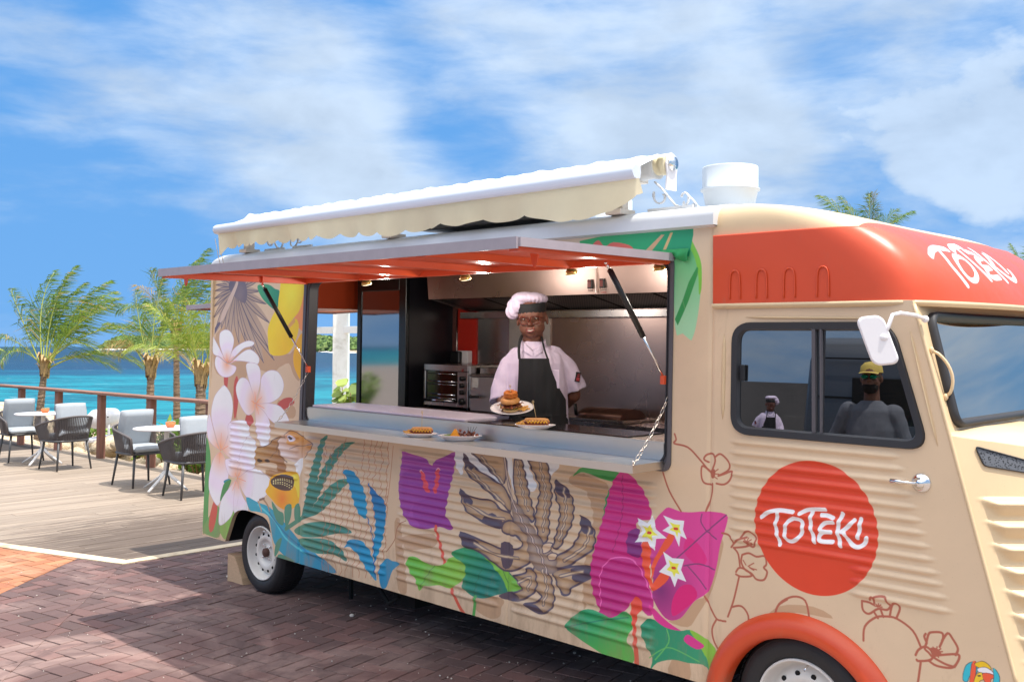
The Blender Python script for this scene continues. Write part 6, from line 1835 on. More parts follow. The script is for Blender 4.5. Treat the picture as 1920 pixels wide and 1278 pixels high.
# extraction hood
uh0, uh1 = 1.17, 4.40
hd_ = MB()
hd_.add([T(uh0, -1.21, 2.093), T(uh1, -1.21, 2.093), T(uh1, -1.19, 2.283), T(uh0, -1.19, 2.283), T(uh0, -1.235, 2.093), T(uh1, -1.235, 2.093), T(uh0, -1.215, 2.283), T(uh1, -1.215, 2.283)],
        [(0, 1, 2, 3), (0, 4, 5, 1), (4, 6, 7, 5), (0, 3, 6, 4)])
obj('hood_front', hd_, M_hoodst, truck)
hs_ = MB(); hs_.add([T(uh0, -1.235, 2.093), T(uh0, -1.655, 2.005), T(uh0, -1.655, 2.283), T(uh0, -1.235, 2.283)], [(0, 1, 2, 3)]); hs_.add([T(uh0 + .004, -1.235, 2.096), T(uh0 + .004, -1.655, 2.008), T(uh0 + .055, -1.655, 2.008), T(uh0 + .055, -1.235, 2.096)], [(0, 1, 2, 3)])
obj('hood_side', hs_, M_steel, truck)
fm = bpy.data.materials.new('filter_mesh'); fm.use_nodes = True; t = NT(fm.node_tree); b_ = fm.node_tree.nodes['Principled BSDF']
tcn = t.n('ShaderNodeTexCoord'); mp_ = t.n('ShaderNodeMapping', i={'Scale': (1, 1, 0)}); t.l(tcn.outputs['Object'], mp_.inputs[0])
sp = t.n('ShaderNodeSeparateXYZ'); t.l(tcn.outputs['Object'], sp.inputs[0])
sx = t.m('SINE', t.m('MULTIPLY', sp.outputs[0], 2 * math.pi / .021)); sy = t.m('SINE', t.m('MULTIPLY', sp.outputs[1], 2 * math.pi / .026))
pr_ = t.m('MULTIPLY', sx, sy)
t.l(t.mix(t.mr(pr_, .25, .5, 0, 1, True), (.022, .022, .024), lin((150, 140, 134))), b_.inputs['Base Color']); t.l(t.mr(pr_, .25, .5, .0, .9), b_.inputs['Metallic']); b_.inputs['Roughness'].default_value = .35
def und_(u, s, dz=0): return T(u, -1.236 - .415 * s, 2.094 - .086 * s + dz)
k = 0; uu = uh0 + .058
while uu < uh1 - .1:
    f_ = MB(); e_ = min(uu + .50, uh1); f_.add([und_(uu + .012, .04), und_(uu + .012, .93), und_(e_ - .012, .93), und_(e_ - .012, .04)], [(0, 1, 2, 3)]); obj('grease_filter', f_, fm, truck, fix=False)
    uu += .505
fr2 = MB(); fr2.add([und_(uh0 + .055, 0, .006), und_(uh0 + .055, 1, .006), und_(uh1, 1, .006), und_(uh1, 0, .006)], [(0, 1, 2, 3)]); obj('filter_frame', fr2, M_dark, truck, fix=False)
sm = MB(); sm.box(T(2.838, -1.185, 2.098), T(2.844, -1.206, 2.28)); obj('hood_seam', sm, M_steel, truck)
for uu_, w_ in ((2.785, 2.158), (2.885, 2.160)):
    s_ = MB(); s_.box(T(uu_ - .020, -1.188, w_ - .030), T(uu_ + .020, -1.206, w_ + .030), bev=.003); o_ = obj('rocker_switch', s_, M_black, truck)
    s_ = MB(); s_.box(T(uu_ - .013, -1.184, w_ - .022), T(uu_ + .013, -1.1885, w_ + .022), bev=.002); obj('rocker', s_, mat('switch_red', (120, 26, 20), .3), o_)
def text_part(txt, size, M, m_, parent, name='lettering', ext=.0006, xs=1.0):
    cu = bpy.data.curves.new('t', 'FONT'); cu.body = txt; cu.size = size; cu.extrude = ext; cu.align_x = 'CENTER'; cu.align_y = 'CENTER'; cu.space_character = xs
    tmp = bpy.data.objects.new('tmp_text', cu); COL.objects.link(tmp); bpy.context.view_layer.update()
    me = bpy.data.meshes.new_from_object(tmp.evaluated_get(bpy.context.evaluated_depsgraph_get())); me.name = name
    bpy.data.objects.remove(tmp); bpy.data.curves.remove(cu)
    return obj(name, me, m_, parent, M)
# text plane facing the serving side: local x -> +u, local y -> w
TF = Matrix(((1, 0, 0, 0), (0, 0, -1, 0), (0, 1, 0, 0), (0, 0, 0, 1)))
M_ink = mat('black_ink', (20, 20, 22), .6); M_rink = mat('red_ink', (170, 40, 36), .6)
text_part('FANS', .018, TX(2.785, -1.199, 2.116) @ TF, M_ink, truck); text_part('LIGHTS', .016, TX(2.895, -1.199, 2.118) @ TF, M_ink, truck); text_part('HOOD', .014, TX(2.895, -1.1995, 2.102) @ TF, M_rink, truck)

# ---- glass-door fridge
fg = empty('display_fridge', TX(.62, -1.4, .44), 'tall black fridge with a full height glass door at the rear end of the kitchen', 'fridge')
x0, x1, v0, v1, wb_, wt_ = .33, .955, -1.165, -1.66, .46, 2.275
c_ = MB(); c_.box(T(x1 - .03, v0 - .02, wb_), T(x1, v1, wt_), bev=.004); obj('side_wall', c_, mat('fridge_black', (24, 24, 30), .35, var=.1, scale=6), fg, TM)
c_ = MB(); c_.box(T(x0, v1 + .004, wt_ - .10), T(x1 - .031, v0 - .045, wt_ - .002)); c_.box(T(x0, v1 + .004, wb_), T(x1 - .031, v0 - .045, wb_ + .12)); obj('cabinet', c_, M_black, fg, TM)
c_ = MB()
for a, b, c, d in ((x0, x0 + .05, wb_ + .1, wt_), (x1 - .085, x1 - .0, wb_ + .1, wt_), (x0 + .05, x1 - .085, wt_ - .105, wt_), (x0 + .05, x1 - .085, wb_ + .1, wb_ + .16)): c_.box(T(a, v0, c), T(b, v0 - .04, d), bev=.003)
obj('door_frame', c_, mat('fridge_frame', (18, 18, 20), .25), fg, TM)
c_ = MB(); c_.box(T(x0 + .051, v0 - .010, wb_ + .16), T(x1 - .086, v0 - .013, wt_ - .106)); obj('door_glass', c_, glass_mat('fridge_glass', (150, 160, 165), .30, .42, .05), fg, TM)
c_ = MB(); c_.box(T(x0 + .002, v0 - .05, wb_ + .12), T(x0 + .006, v1, wt_ - .1)); obj('side_glass', c_, glass_mat('fridge_side_glass', (200, 208, 210), .06, .35, .1), fg, TM)
for w_ in (1.35, 1.62, 1.90):
    c_ = MB()
    for k in range(12): c_.tube([T(x0 + .05 + k * .044, v0 - .07, w_), T(x0 + .05 + k * .044, v1 + .03, w_)], .0022, 4)
    c_.box(T(x0 + .04, v0 - .065, w_ - .008), T(x1 - .05, v0 - .072, w_ + .010)); obj('wire_shelf', c_, M_chrome, fg, TM)
c_ = MB(); c_.box(T(x0 - .01, -1.15, 2.262), T(x1 + .02, -1.17, 2.282)); obj('top_rail', c_, M_steel, fg, TM)

# ---- salamander oven and steel box beside it on the back counter
ov = empty('toaster_oven', TX(1.33, -1.45, 1.266), 'stainless oven with a dark glass door, rack bars and four knobs left of the cook', 'oven')
a0, a1, vf, w0, w1 = 1.06, 1.56, -1.265, 1.285, 1.600
c_ = MB(); c_.box(T(a0, vf - .02, w0), T(a1, -1.62, w1), bev=.005); obj('case', c_, M_steel, ov, TM)
c_ = MB(); c_.box(T(a0, vf, w1 - .048), T(a1, vf - .019, w1), bev=.003); c_.box(T(a1 - .115, vf, w0), T(a1, vf - .019, w1 - .050), bev=.003); c_.box(T(a0, vf, w0), T(a1 - .117, vf - .019, w0 + .030), bev=.003); c_.box(T(a0, vf, w0 + .031), T(a0 + .022, vf - .019, w1 - .050), bev=.003); obj('fascia', c_, M_steel, ov, TM)
c_ = MB(); c_.box(T(a0 + .024, vf - .012, w0 + .032), T(a1 - .118, vf - .0185, w1 - .051)); obj('door_glass', c_, mat('oven_glass', (14, 12, 12), .08, spec=.7), ov, TM)
for k, w_ in enumerate((1.345, 1.372, 1.448, 1.470, 1.528)):
    c_ = MB(); c_.tube([T(a0 + .04, vf - .006, w_), T(a1 - .14, vf - .006, w_)], .006 if k % 2 else .0035, 8); obj('rack_bar', c_, M_chrome, ov, TM)
c_ = MB(); c_.tube([T(a0 + .02, vf + .030, w0 + .045), T(a1 - .13, vf + .030, w0 + .045)], .009, 10); c_.tube([T(a0 + .05, vf, w0 + .045), T(a0 + .05, vf + .03, w0 + .045)], .005); c_.tube([T(a1 - .16, vf, w0 + .045), T(a1 - .16, vf + .03, w0 + .045)], .005); obj('door_handle', c_, M_chrome, ov, TM)
for w_, r_ in ((1.500, .019), (1.448, .019), (1.398, .019), (1.330, .026)):
    c_ = MB(); c_.lathe([(r_, 0), (r_ * .94, .020), (r_ * .5, .024), (.001, .024)], T(a1 - .058, vf, w_), 18, (0, -1, 0)); c_.box(T(a1 - .061, vf + .020, w_ - r_ * .9), T(a1 - .055, vf + .030, w_ + r_ * .9)); obj('knob', c_, M_black, ov, TM)
text_part('-X', .030, TX(a1 - .060, vf + .002, 1.560) @ TF, M_rink, ov)
for a_ in (a0 + .03, a1 - .03):
    c_ = MB(); c_.lathe([(.014, 0), (.012, .02)], T(a_, vf - .03, 1.266), 10, cap=True); obj('foot', c_, M_black, ov, TM)
bx = empty('steel_cooker', TX(1.75, -1.45, 1.266), 'square stainless cooker with a lift up lid and front tap between oven and cook', 'cooker')
b0, b1 = 1.585, 1.98
c_ = MB(); c_.box(T(b0, vf, 1.27), T(b1, -1.62, 1.520), bev=.004); obj('case', c_, M_steel2, bx, TM)
c_ = MB(); c_.box(T(b0 - .004, vf + .006, 1.5205), T(b1 + .004, -1.60, 1.535), bev=.004); obj('lid', c_, M_steel, bx, TM)
c_ = MB(); c_.box(T(b0, vf - .10, 1.5355), T(b1 - .08, -1.60, 1.585), bev=.004); obj('rear_housing', c_, M_steel, bx, TM)
c_ = MB(); c_.tube([T(b0 + .07, vf, 1.375), T(b0 + .07, vf + .05, 1.375)], .010); c_.tube([T(b0 + .05, vf + .035, 1.375), T(b0 + .125, vf + .035, 1.378)], .008); c_.ball(T(b0 + .04, vf + .03, 1.375), .014); obj('tap', c_, M_black, bx, TM)
c_ = MB(); c_.box(T(b0 + .02, vf + .0006, 1.44), T(b0 + .09, vf + .001, 1.51)); obj('data_plate', c_, mat('data_plate', (196, 192, 186), .5), bx, TM)
for k in range(3): text_part('- - - -', .012, TX(b0 + .062, vf + .0016, 1.495 - k * .018) @ TF, M_ink, bx)
text_part('!', .026, TX(b0 + .032, vf + .0016, 1.485) @ TF, M_ink, bx)
# ---- griddle right of the cook
gd = empty('griddle', TX(3.05, -1.45, 1.266), 'low brown steel griddle with black lid handle on the back counter right of the cook', 'griddle')
c_ = MB(); c_.box(T(2.52, -1.25, 1.268), T(3.02, -1.62, 1.285), bev=.003); obj('plate', c_, M_steel, gd, TM)
c_ = MB(); 
Mg = Matrix(((0, 1, 0, 0), (1, 0, 0, 0), (0, 0, 1, 0), (0, 0, 0, 1)))
c_.loft([[Vector(T(u, -1.30 - .28 * s_, 1.287 + .06 * (math.sin(s_ * math.pi) ** .5))) for s_ in [k / 10 for k in range(11)]] for u in (2.58, 2.61, 2.95)], cap=True, closed=True); obj('lid', c_, mat('brown_steel', (92, 62, 52), .4, .6, var=.2), gd, TM)
c_ = MB(); c_.tube([T(2.62, -1.26, 1.30), T(2.615, -1.25, 1.375)], .013); obj('handle', c_, M_black, gd, TM)
# fryer baskets seen through the cab door glass
fb_ = empty('fryer_basket', TX(4.78, -.62, 1.30), 'pair of black wire fryer baskets behind the cab door window', 'fryer basket')
for k, uo in enumerate((4.66, 4.90)):
    c_ = MB()
    for i in range(9): c_.tube([T(uo - .09 + i * .0225, -.50, 1.57), T(uo - .08 + i * .02, -.50, 1.44)], .0016, 4)
    for w_ in (1.57, 1.55, 1.52, 1.49, 1.46): c_.tube([T(uo - .09, -.50, w_), T(uo + .09, -.50, w_), T(uo + .09, -.72, w_), T(uo - .09, -.72, w_)], .0022, 4, closed=True)
    c_.tube([T(uo - .05, -.50, 1.57), T(uo - .17, -.36, 1.615)], .012, 8)
    obj('basket', c_, M_black, fb_, TM)
c_ = MB(); c_.box(T(4.56, -.46, 1.20), T(5.05, -.80, 1.46), bev=.01); obj('fryer_tank', c_, M_steel, fb_, TM)
# ------------------------------------------------------------------ people
def remesh(mb, vox, smooth=3, fac=.5, wrinkle=None):
    me = mb.mesh('tmp'); fixn(me)
    o = bpy.data.objects.new('tmp', me); COL.objects.link(o)
    m = o.modifiers.new('r', 'REMESH'); m.mode = 'VOXEL'; m.voxel_size = vox; m.use_smooth_shade = True
    if smooth: s = o.modifiers.new('s', 'SMOOTH'); s.factor = fac; s.iterations = smooth
    bpy.context.view_layer.update()
    out = bpy.data.meshes.new_from_object(o.evaluated_get(bpy.context.evaluated_depsgraph_get()))
    bpy.data.objects.remove(o); bpy.data.meshes.remove(me)
    if wrinkle:
        n = len(out.vertices); co = np.empty(n * 3, np.float32); no = np.empty(n * 3, np.float32)
        out.vertices.foreach_get('co', co); out.vertices.foreach_get('normal', no); co = co.reshape(-1, 3); no = no.reshape(-1, 3)
        d = np.array([wrinkle(Vector(c)) for c in co], np.float32)
        co = co + no * d[:, None]; out.vertices.foreach_set('co', co.ravel()); out.update()
    out.polygons.foreach_set('use_smooth', [True] * len(out.polygons)); out.materials.clear()
    return out


def limb(mb, pts, rs, n=14):
    pts = [Vector(p) for p in pts]
    mb.tube(pts, list(rs), n)
    for p, r_ in zip(pts, rs): mb.ball(p, r_, 12, 8)


def body_rings(mb, rows, n=28):
    """rows: (cx, cy, z, rx, ry) stacked ellipses"""
    mb.loft([[Vector((cx + rx * math.copysign(abs(math.cos(a)) ** .85, math.cos(a)), cy + ry * math.copysign(abs(math.sin(a)) ** .85, math.sin(a)), z)) for a in [2 * math.pi * k / n for k in range(n)]] for cx, cy, z, rx, ry in rows])


def head_geo(mb, M, k=1.0):
    """head in its own frame: +Z up, -Y is where it looks; origin between the ears"""
    S = M.to_3x3()
    def b(c, r_): mb.ball(M @ Vector(c), r_, 20, 14, S)
    b((0, .012, .035), (.078 * k, .096 * k, .098)); b((0, -.018, -.045), (.069 * k, .076, .064)); b((0, -.030, -.080), (.048 * k, .050, .026)); b((0, -.058, -.082), (.030, .026, .024))
    for s_ in (-1, 1):
        b((s_ * .036, -.052, -.028), (.030 * k, .030, .030)); b((s_ * .079 * k, .014, -.008), (.010, .018, .030)); b((s_ * .030, -.078, .038), (.026, .012, .009)); b((s_ * .013, -.096, -.022), (.010, .010, .009))
    b((0, -.098, -.016), (.014, .020, .012)); b((0, -.088, .012), (.010, .014, .030))
    b((0, -.086, -.049), (.031, .011, .0065)); b((0, -.084, -.066), (.026, .012, .0075))


def hand_geo(mb, M, cup=.5):
    """hand: palm lies in XY, fingers towards +X, palm side +Z, thumb on +Y"""
    def P(*a): return M @ Vector(a)
    S = M.to_3x3()
    mb.ball(P(.045, 0, 0), (.050, .040, .015), 16, 10, S); mb.ball(P(.01, 0, 0), (.030, .028, .018), 14, 8, S)
    for i, (y, L) in enumerate(((.030, .072), (.011, .080), (-.009, .074), (-.028, .058))):
        a0 = cup * .5; pts = [(.075, y, 0)]; x, z, an = .075, 0, a0 * .4
        for seg in (.46, .30, .24):
            x += L * seg * math.cos(an); z += L * seg * math.sin(an); pts.append((x, y * 1.08, z)); an += a0 * .8
        limb(mb, [P(*q) for q in pts], (.0095, .0088, .0080, .0068), 10)
    limb(mb, [P(.012, .022, .004), P(.035, .050, .014), P(.062, .064, .024), P(.082, .066, .034)], (.013, .0105, .0092, .0078), 10)


skin_d = mat('dark_skin', (114, 72, 56), .5, var=.08, scale=30, bump=.0004, bscale=180, sub=.08)
teethm = mat('teeth', (235, 228, 215), .3); irism = mat('iris', (24, 14, 10), .15); eyew = mat('eye_white', (225, 215, 205), .3)
fabw = mat('jacket_cotton', (208, 192, 214), .85, var=.03, scale=60, bump=.0006, bscale=500)
fabb = mat('apron_black', (26, 26, 29), .8, bump=.0006, bscale=420)

CX, CY, CZ = .125, 6.14, .415
chef = empty('person', (CX, CY, CZ), 'cook in white jacket, black apron and floppy hat holding out a burger plate', 'person')
CM = WM[chef.name]
def L3(px, py, dy=0.0):
    """point of the photograph on the upright plane through the cook, brought into the cook's own frame, dy towards the camera"""
    return Vector(((px - 960) / 300. - CX, -dy, 1.72 + (649 - py) / 300. - CZ))
HC = Vector((.000, -.02, 1.470)); HM = Matrix.Translation(HC) @ Matrix.Rotation(R(-10), 4, 'Z') @ Matrix.Rotation(R(7), 4, 'X') @ Matrix.Rotation(R(-3), 4, 'Y')
bd = MB(); head_geo(bd, HM, 1.16)
limb(bd, [(0.0, .005, 1.42), (.008, .02, 1.33), (.015, .02, 1.27)], (.064, .066, .070))
body_rings(bd, [(.02, .02, .86, .17, .12), (.02, .01, .98, .18, .135), (.02, .01, 1.1, .17, .12), (.02, .02, 1.18, .15, .095), (.02, .02, 1.25, .11, .075), (.015, .02, 1.31, .06, .06)])
limb(bd, [(-.13, .02, 1.17), (-.175, -.01, 1.06), (-.185, -.05, 1.00)], (.055, .050, .044))
limb(bd, [(-.185, -.05, 1.00), (-.175, -.15, .950), (-.165, -.255, .915)], (.044, .036, .027))
hand_geo(bd, Matrix.Translation(Vector((-.162, -.262, .912))) @ Matrix.Rotation(R(-84), 4, 'Z') @ Matrix.Rotation(R(-6), 4, 'Y'), .35)
limb(bd, [(.19, .03, 1.17), (.255, .06, 1.05), (.262, .07, 1.00)], (.055, .050, .046))
limb(bd, [(.262, .07, 1.00), (.21, .17, .93), (.12, .21, .92)], (.044, .036, .027))
hand_geo(bd, Matrix.Translation(Vector((.12, .21, .92))) @ Matrix.Rotation(R(175), 4, 'Z'), .7)
for s_ in (-1, 1):
    limb(bd, [(.02 + s_ * .09, .01, .88), (.02 + s_ * .10, .0, .48), (.02 + s_ * .10, .02, .09)], (.095, .065, .042)); limb(bd, [(.02 + s_ * .10, .03, .045), (.02 + s_ * .115, -.11, .035)], (.042, .036))
obj('body', remesh(bd, .0045, 2), skin_d, chef)
# eyes, teeth, glasses
for s_ in (-1, 1):
    e_ = MB(); e_.ball(HM @ Vector((s_ * .033, -.079, .014)), (.0125, .009, .0055), 12, 8, HM.to_3x3()); eo = obj('eye', e_, eyew, chef)
    e_ = MB(); e_.ball(HM @ Vector((s_ * .032, -.0865, .0125)), (.0068, .003, .0056), 10, 6, HM.to_3x3()); obj('iris', e_, irism, eo)
e_ = MB(); e_.loft([[HM @ Vector((x, -.0965 + abs(x) * abs(x) * 14, z - .0575 + x * x * 9)) for x in [(-.029 + .058 * i / 10) for i in range(11)]] for z in (.0075, -.0055)], cap=False, closed=False); obj('teeth', e_, teethm, chef)
lp_ = MB()
for z_, zz, rr in ((.0, -.050, .0042), (1, -.0655, .0052)):
    lp_.tube([HM @ Vector((x, -.0985 + abs(x) * abs(x) * 14, zz + x * x * (8 if z_ == 0 else 14))) for x in [(-.030 + .060 * i / 10) for i in range(11)]], [.001] + [rr] * 9 + [.001], 8)
obj('lips', lp_, mat('lips', (124, 62, 56), .35), chef)
gl_ = MB()
for s_ in (-1, 1):
    pts = [HM @ Vector((s_ * .0345 + x, -.108 + abs(s_ * .0345 + x) ** 2 * 5, .008 + z)) for x, z in crom(rrect(-.0285, .0285, -.024, .020, .013, 3), 1)]
    gl_.tube(pts, .0042, 6, closed=True); gl_.tube([HM @ Vector((s_ * .060, -.098, .018)), HM @ Vector((s_ * .082, -.02, .014)), HM @ Vector((s_ * .080, .02, .008))], .0026, 6)
gl_.tube([HM @ Vector((-.010, -.108, .012)), HM @ Vector((0, -.110, .015)), HM @ Vector((.010, -.108, .012))], .0026, 6)
obj('glasses', gl_, mat('tortoise_shell', (92, 36, 24), .2, var=.3, scale=80), chef)
# hat
ht = MB(); rows = []
for z, r1, r2 in ((.036, .088, .104), (.050, .0895, .106), (.080, .0895, .106), (.105, .086, .100), (.106, .080, .094)): rows.append((r1, r2, z))
bh = MB(); bh.loft([[HM @ Vector((r1 * math.cos(a), .010 + r2 * math.sin(a), z - .010 * math.sin(a) * 0)) for a in [2 * math.pi * k / 36 for k in range(36)]] for r1, r2, z in rows], cap=False)
obj('hat_band', bh, fabb, chef)
hp = MB(); hp.ball((.006, .0, 1.602), (.094, .110, .040), 24, 14); hp.ball((-.045, .0, 1.603), (.085, .10, .042), 24, 14); hp.ball((-.095, -.01, 1.555), (.058, .075, .055), 20, 12); hp.ball((-.120, -.01, 1.520), (.045, .06, .045), 20, 12); 
def hatw(c):
    a = math.atan2(c.y, c.x + .02); return .0035 * math.sin(a * 26 + c.z * 30) * max(0, min(1, (1.62 - c.z) / .05)) + .003 * mnoise.noise(c * 22) + .0015 * mnoise.noise(c * 60)
obj('hat_crown', remesh(hp, .005, 4, .5, hatw), fabw, chef)
# jacket
jk = MB()
body_rings(jk, [(.025, .0, .80, .205, .150), (.025, .0, .90, .205, .155), (.022, -.005, 1.0, .195, .152), (.022, -.005, 1.12, .190, .142), (.022, .0, 1.20, .185, .125), (.020, .01, 1.26, .165, .105), (.012, .015, 1.31, .085, .078), (.008, .015, 1.335, .074, .072)])
limb(jk, [(-.09, .01, 1.245), (-.13, .01, 1.19)], (.062, .064)); limb(jk, [(.13, .015, 1.25), (.185, .02, 1.19)], (.064, .066))
jk.tube([(-.135, .01, 1.19), (-.168, -.005, 1.11), (-.190, -.030, 1.03), (-.192, -.065, .962)], [.064, .066, .068, .071], 20); jk.ball((-.135, .01, 1.19), .064)
jk.tube([(.185, .02, 1.19), (.236, .035, 1.12), (.262, .05, 1.06), (.270, .055, 1.035)], [.066, .068, .070, .073], 20); jk.ball((.185, .02, 1.19), .066)
def jw(c):
    f_ = .009 * mnoise.noise(Vector((c.x * 9, c.y * 9, c.z * 5))) + .006 * mnoise.noise(Vector((c.x * 26, c.y * 26, c.z * 11 + 4)))
    if abs(c.x) > .17: f_ += .004 * math.sin(c.z * 55 + c.x * 40) * mnoise.noise(c * 9)
    return f_
obj('jacket', remesh(jk, .006, 4, .5, jw), fabw, chef)
co_ = MB()
for s_ in (-1, 1):
    co_.loft([[Vector((.006 + s_ * x, y, z)) for x, y, z in q] for q in ([(.072, .03, 1.318), (.068, -.035, 1.315), (.030, -.075, 1.290), (-.012, -.088, 1.262)], [(.074, .03, 1.352), (.070, -.035, 1.345), (.036, -.078, 1.312), (-.006, -.092, 1.276)], [(.080, .03, 1.350), (.078, -.038, 1.342), (.046, -.088, 1.304), (.002, -.101, 1.262)], [(.084, .03, 1.312), (.082, -.045, 1.305), (.052, -.098, 1.270), (.004, -.112, 1.240)])], cap=False, closed=False)
obj('collar', co_, fabw, chef)
pk = MB(); pk.box((.075, -.157, 1.05), (.165, -.149, 1.165), bev=.003); obj('chest_pocket', pk, fabw, chef)
pt = MB(); Mpt = Matrix.Translation(Vector((.284, -.022, 1.115))) @ Matrix.Rotation(R(28), 4, 'Z') @ Matrix.Rotation(R(12), 4, 'Y'); pt.box((-.016, -.004, -.030), (.016, .006, .030), Mpt); po_ = obj('sleeve_patch', pt, fabb, chef)
pt = MB(); pt.box((-.011, -.0055, -.024), (.011, -.0042, -.002), Mpt); pt.box((-.008, -.0055, .004), (.008, -.0042, .010), Mpt); pt.box((-.008, -.0055, .016), (.008, -.0042, .020), Mpt); obj('patch_print', pt, mat('patch_red', (170, 60, 66), .7), po_)
# apron: front sheet lofted over the jacket
def torso_y(x, z):
    k = min(1, abs((x - .022) / .21)); return -.158 * (1 - k ** 3.0) ** .5 - .012
ap = MB()
def apf(a, b):
    z = 1.232 - .62 * b
    if z > .98: t_ = (1.232 - z) / .252; xl = -.085 + .0 * t_ - .012 * t_ * t_; xr = .100 + .105 * t_ ** 1.5
    else: t_ = (.98 - z) / .37; xl = -.10 - .07 * min(1, t_ * 2.2); xr = .205 + .01 * t_
    x = xl + (xr - xl) * a; w_ = 1 - math.exp(-((z - .88) / .03) ** 2) * .6
    y = torso_y(x, z) - .006 - .010 * mnoise.noise(Vector((x * 12, 1, z * 3.5))) * w_ - .006 * mnoise.noise(Vector((x * 30, 4, z * 8)))
    if z < .9: y -= .016 * (1 + math.sin(x * 60 + mnoise.noise(Vector((x * 5, z * 6, 0))) * 4)) * min(1, (.9 - z) * 5) + .02 * min(1, (.9 - z) * 4)
    return (x, y, z)
grid(ap, apf, 60, 80, True); obj('apron', ap, fabb, chef)
for P in ([(-.080, -.158, 1.228), (-.083, -.135, 1.29), (-.074, -.085, 1.345), (-.06, .02, 1.375)], [(.092, -.155, 1.228), (.075, -.135, 1.28), (.062, -.085, 1.340), (.06, .02, 1.375)], [(-.17, -.10, .885), (-.05, -.176, .885), (.05, -.180, .882), (.15, -.150, .886), (.218, -.02, .89)]): stp = MB(); stp.tube(crom(P, 5, False), .009, 8, flat=.35); obj('apron_strap', stp, fabb, chef)
stp = MB(); stp.tube(crom([(.19, -.11, .885), (.215, -.11, .85), (.205, -.12, .80), (.22, -.10, .76)], 5, False), .007, 6); stp.ball((.19, -.11, .885), (.02, .014, .014))
obj('apron_strap', stp, fabb, chef)
tr3 = MB()
body_rings(tr3, [(.02, .01, .60, .18, .13), (.02, .01, .75, .19, .14), (.02, .01, .88, .185, .135)])
for s_ in (-1, 1): limb(tr3, [(.02 + s_ * .09, .01, .80), (.02 + s_ * .10, .0, .48), (.02 + s_ * .10, .02, .10)], (.105, .085, .065))
obj('trousers', remesh(tr3, .01, 3), mat('trousers_dark', (40, 40, 46), .85), chef)
for s_ in (-1, 1):
    sh_ = MB(); limb(sh_, [(.02 + s_ * .10, .035, .040), (.02 + s_ * .118, -.12, .038)], (.050, .044)); obj('shoe', remesh(sh_, .008, 2), mat('shoe_black', (20, 20, 20), .5), chef)

# ------------------------------------------------------------------ plates of food
china = mat('white_china', (232, 226, 224), .18, spec=.5)
def plate_mb(rad, h=.022, oval=1.0):
    mb = MB(); pr = [(.001, .004), (rad * .55, .004), (rad * .66, .008), (rad * .90, h), (rad, h + .003), (rad, h), (rad * .88, h - .005), (rad * .62, .001), (rad * .60, -.0), (.001, 0)]
    n = 48; mb.loft([[Vector((r_ * math.cos(2 * math.pi * k / n), r_ * oval * math.sin(2 * math.pi * k / n), z)) for k in range(n)] for r_, z in pr], cap=False); return mb
bun = mat('bread', (214, 152, 84), .55, var=.12, scale=40, stain=(176, 106, 48), sscale=18, bump=.0008, bscale=120, sub=.1)
bunp = mat('pale_bread', (228, 190, 130), .65, var=.1, scale=60, bump=.001, bscale=140)
meat = mat('meat', (96, 48, 30), .4, var=.4, scale=60, bump=.002, bscale=120)
bacon = mat('bacon', (128, 62, 38), .35, var=.5, scale=50, stain=(186, 130, 88), sscale=40)
lettu = mat('lettuce', (92, 140, 50), .45, var=.3, scale=60)
fry = mat('fries', (222, 166, 78), .55, var=.15, scale=50)
ringm = mat('onion_ring', (198, 110, 36), .7, var=.25, scale=120, bump=.003, bscale=220)
must = mat('mustard', (232, 176, 30), .3); cheese = mat('cheese', (236, 170, 50), .35); wood_p = mat('pick_bamboo', (214, 186, 132), .6)
rf_ = random.Random(9)
def frill(c, rad, n, m_, parent, name, z=.004):
    mb = MB(); N = 60; rg2 = []
    for rr in (.3, .75, 1.0):
        rg2.append([Vector((c[0] + rad * rr * math.cos(2 * math.pi * k / N), c[1] + rad * rr * math.sin(2 * math.pi * k / N), c[2] + (z * (1 + math.sin(k * n * .7)) + .004 * mnoise.noise(Vector((k * .7, rr * 3, n)))) * rr)) for k in range(N)])
    mb.loft(rg2, cap=False); return obj(name, mb, m_, parent)
Zr = Matrix.Rotation
# burger plate in the cook's hand
pm = TX(2.715, -.475, 1.385) @ Zr(R(0), 4, 'Z')
pm = Matrix.Translation(Vector(pm.translation)) @ Zr(R(14), 4, 'X')
hp_pos = CM @ Vector((-.182, -.345, .975))
pm = Matrix.Translation(Vector((hp_pos.x + .058, hp_pos.y - .02, hp_pos.z - .045))) @ Zr(R(15), 4, 'X') @ Zr(R(-2), 4, 'Y')
pb = empty('burger_plate', pm @ Matrix.Diagonal((1, 1, .86, 1)), 'round white plate with a burger topped by an onion ring, held by the cook', 'plate of food')
obj('plate', plate_mb(.128), china, pb)
mb = MB(); mb.lathe([(.001, 0), (.050, .001), (.055, .008), (.052, .018), (.001, .020)], (-.008, 0, .006), 28); obj('bottom_bun', mb, bunp, pb)
frill((-.004, 0, .018), .066, 9, lettu, pb, 'lettuce', .008)
mb = MB(); mb.lathe([(.001, 0), (.056, .001), (.060, .010), (.056, .020), (.001, .022)], (-.008, 0, .026), 28); me = mb.mesh('patty'); 
for v_ in me.vertices: v_.co += Vector((1, 1, .5)) * .004 * mnoise.noise(v_.co * 60)
fixn(me); obj('patty', me, meat, pb)
frill((-.008, 0, .044), .062, 7, cheese, pb, 'cheese_slice', -.006)
for k in range(7):
    a = k * .9 + .3; mb = MB(); x0, y0 = -.008 + .03 * math.cos(a), .03 * math.sin(a)
    pts = [(x0 + math.cos(a) * t_ * .05, y0 + math.sin(a) * t_ * .05, .052 + .006 * math.sin(t_ * 9 + k) - t_ * .012) for t_ in [i / 8 for i in range(9)]]
    mb.tube(pts, .008, 6, flat=.25); obj('bacon_strip', mb, bacon, pb)
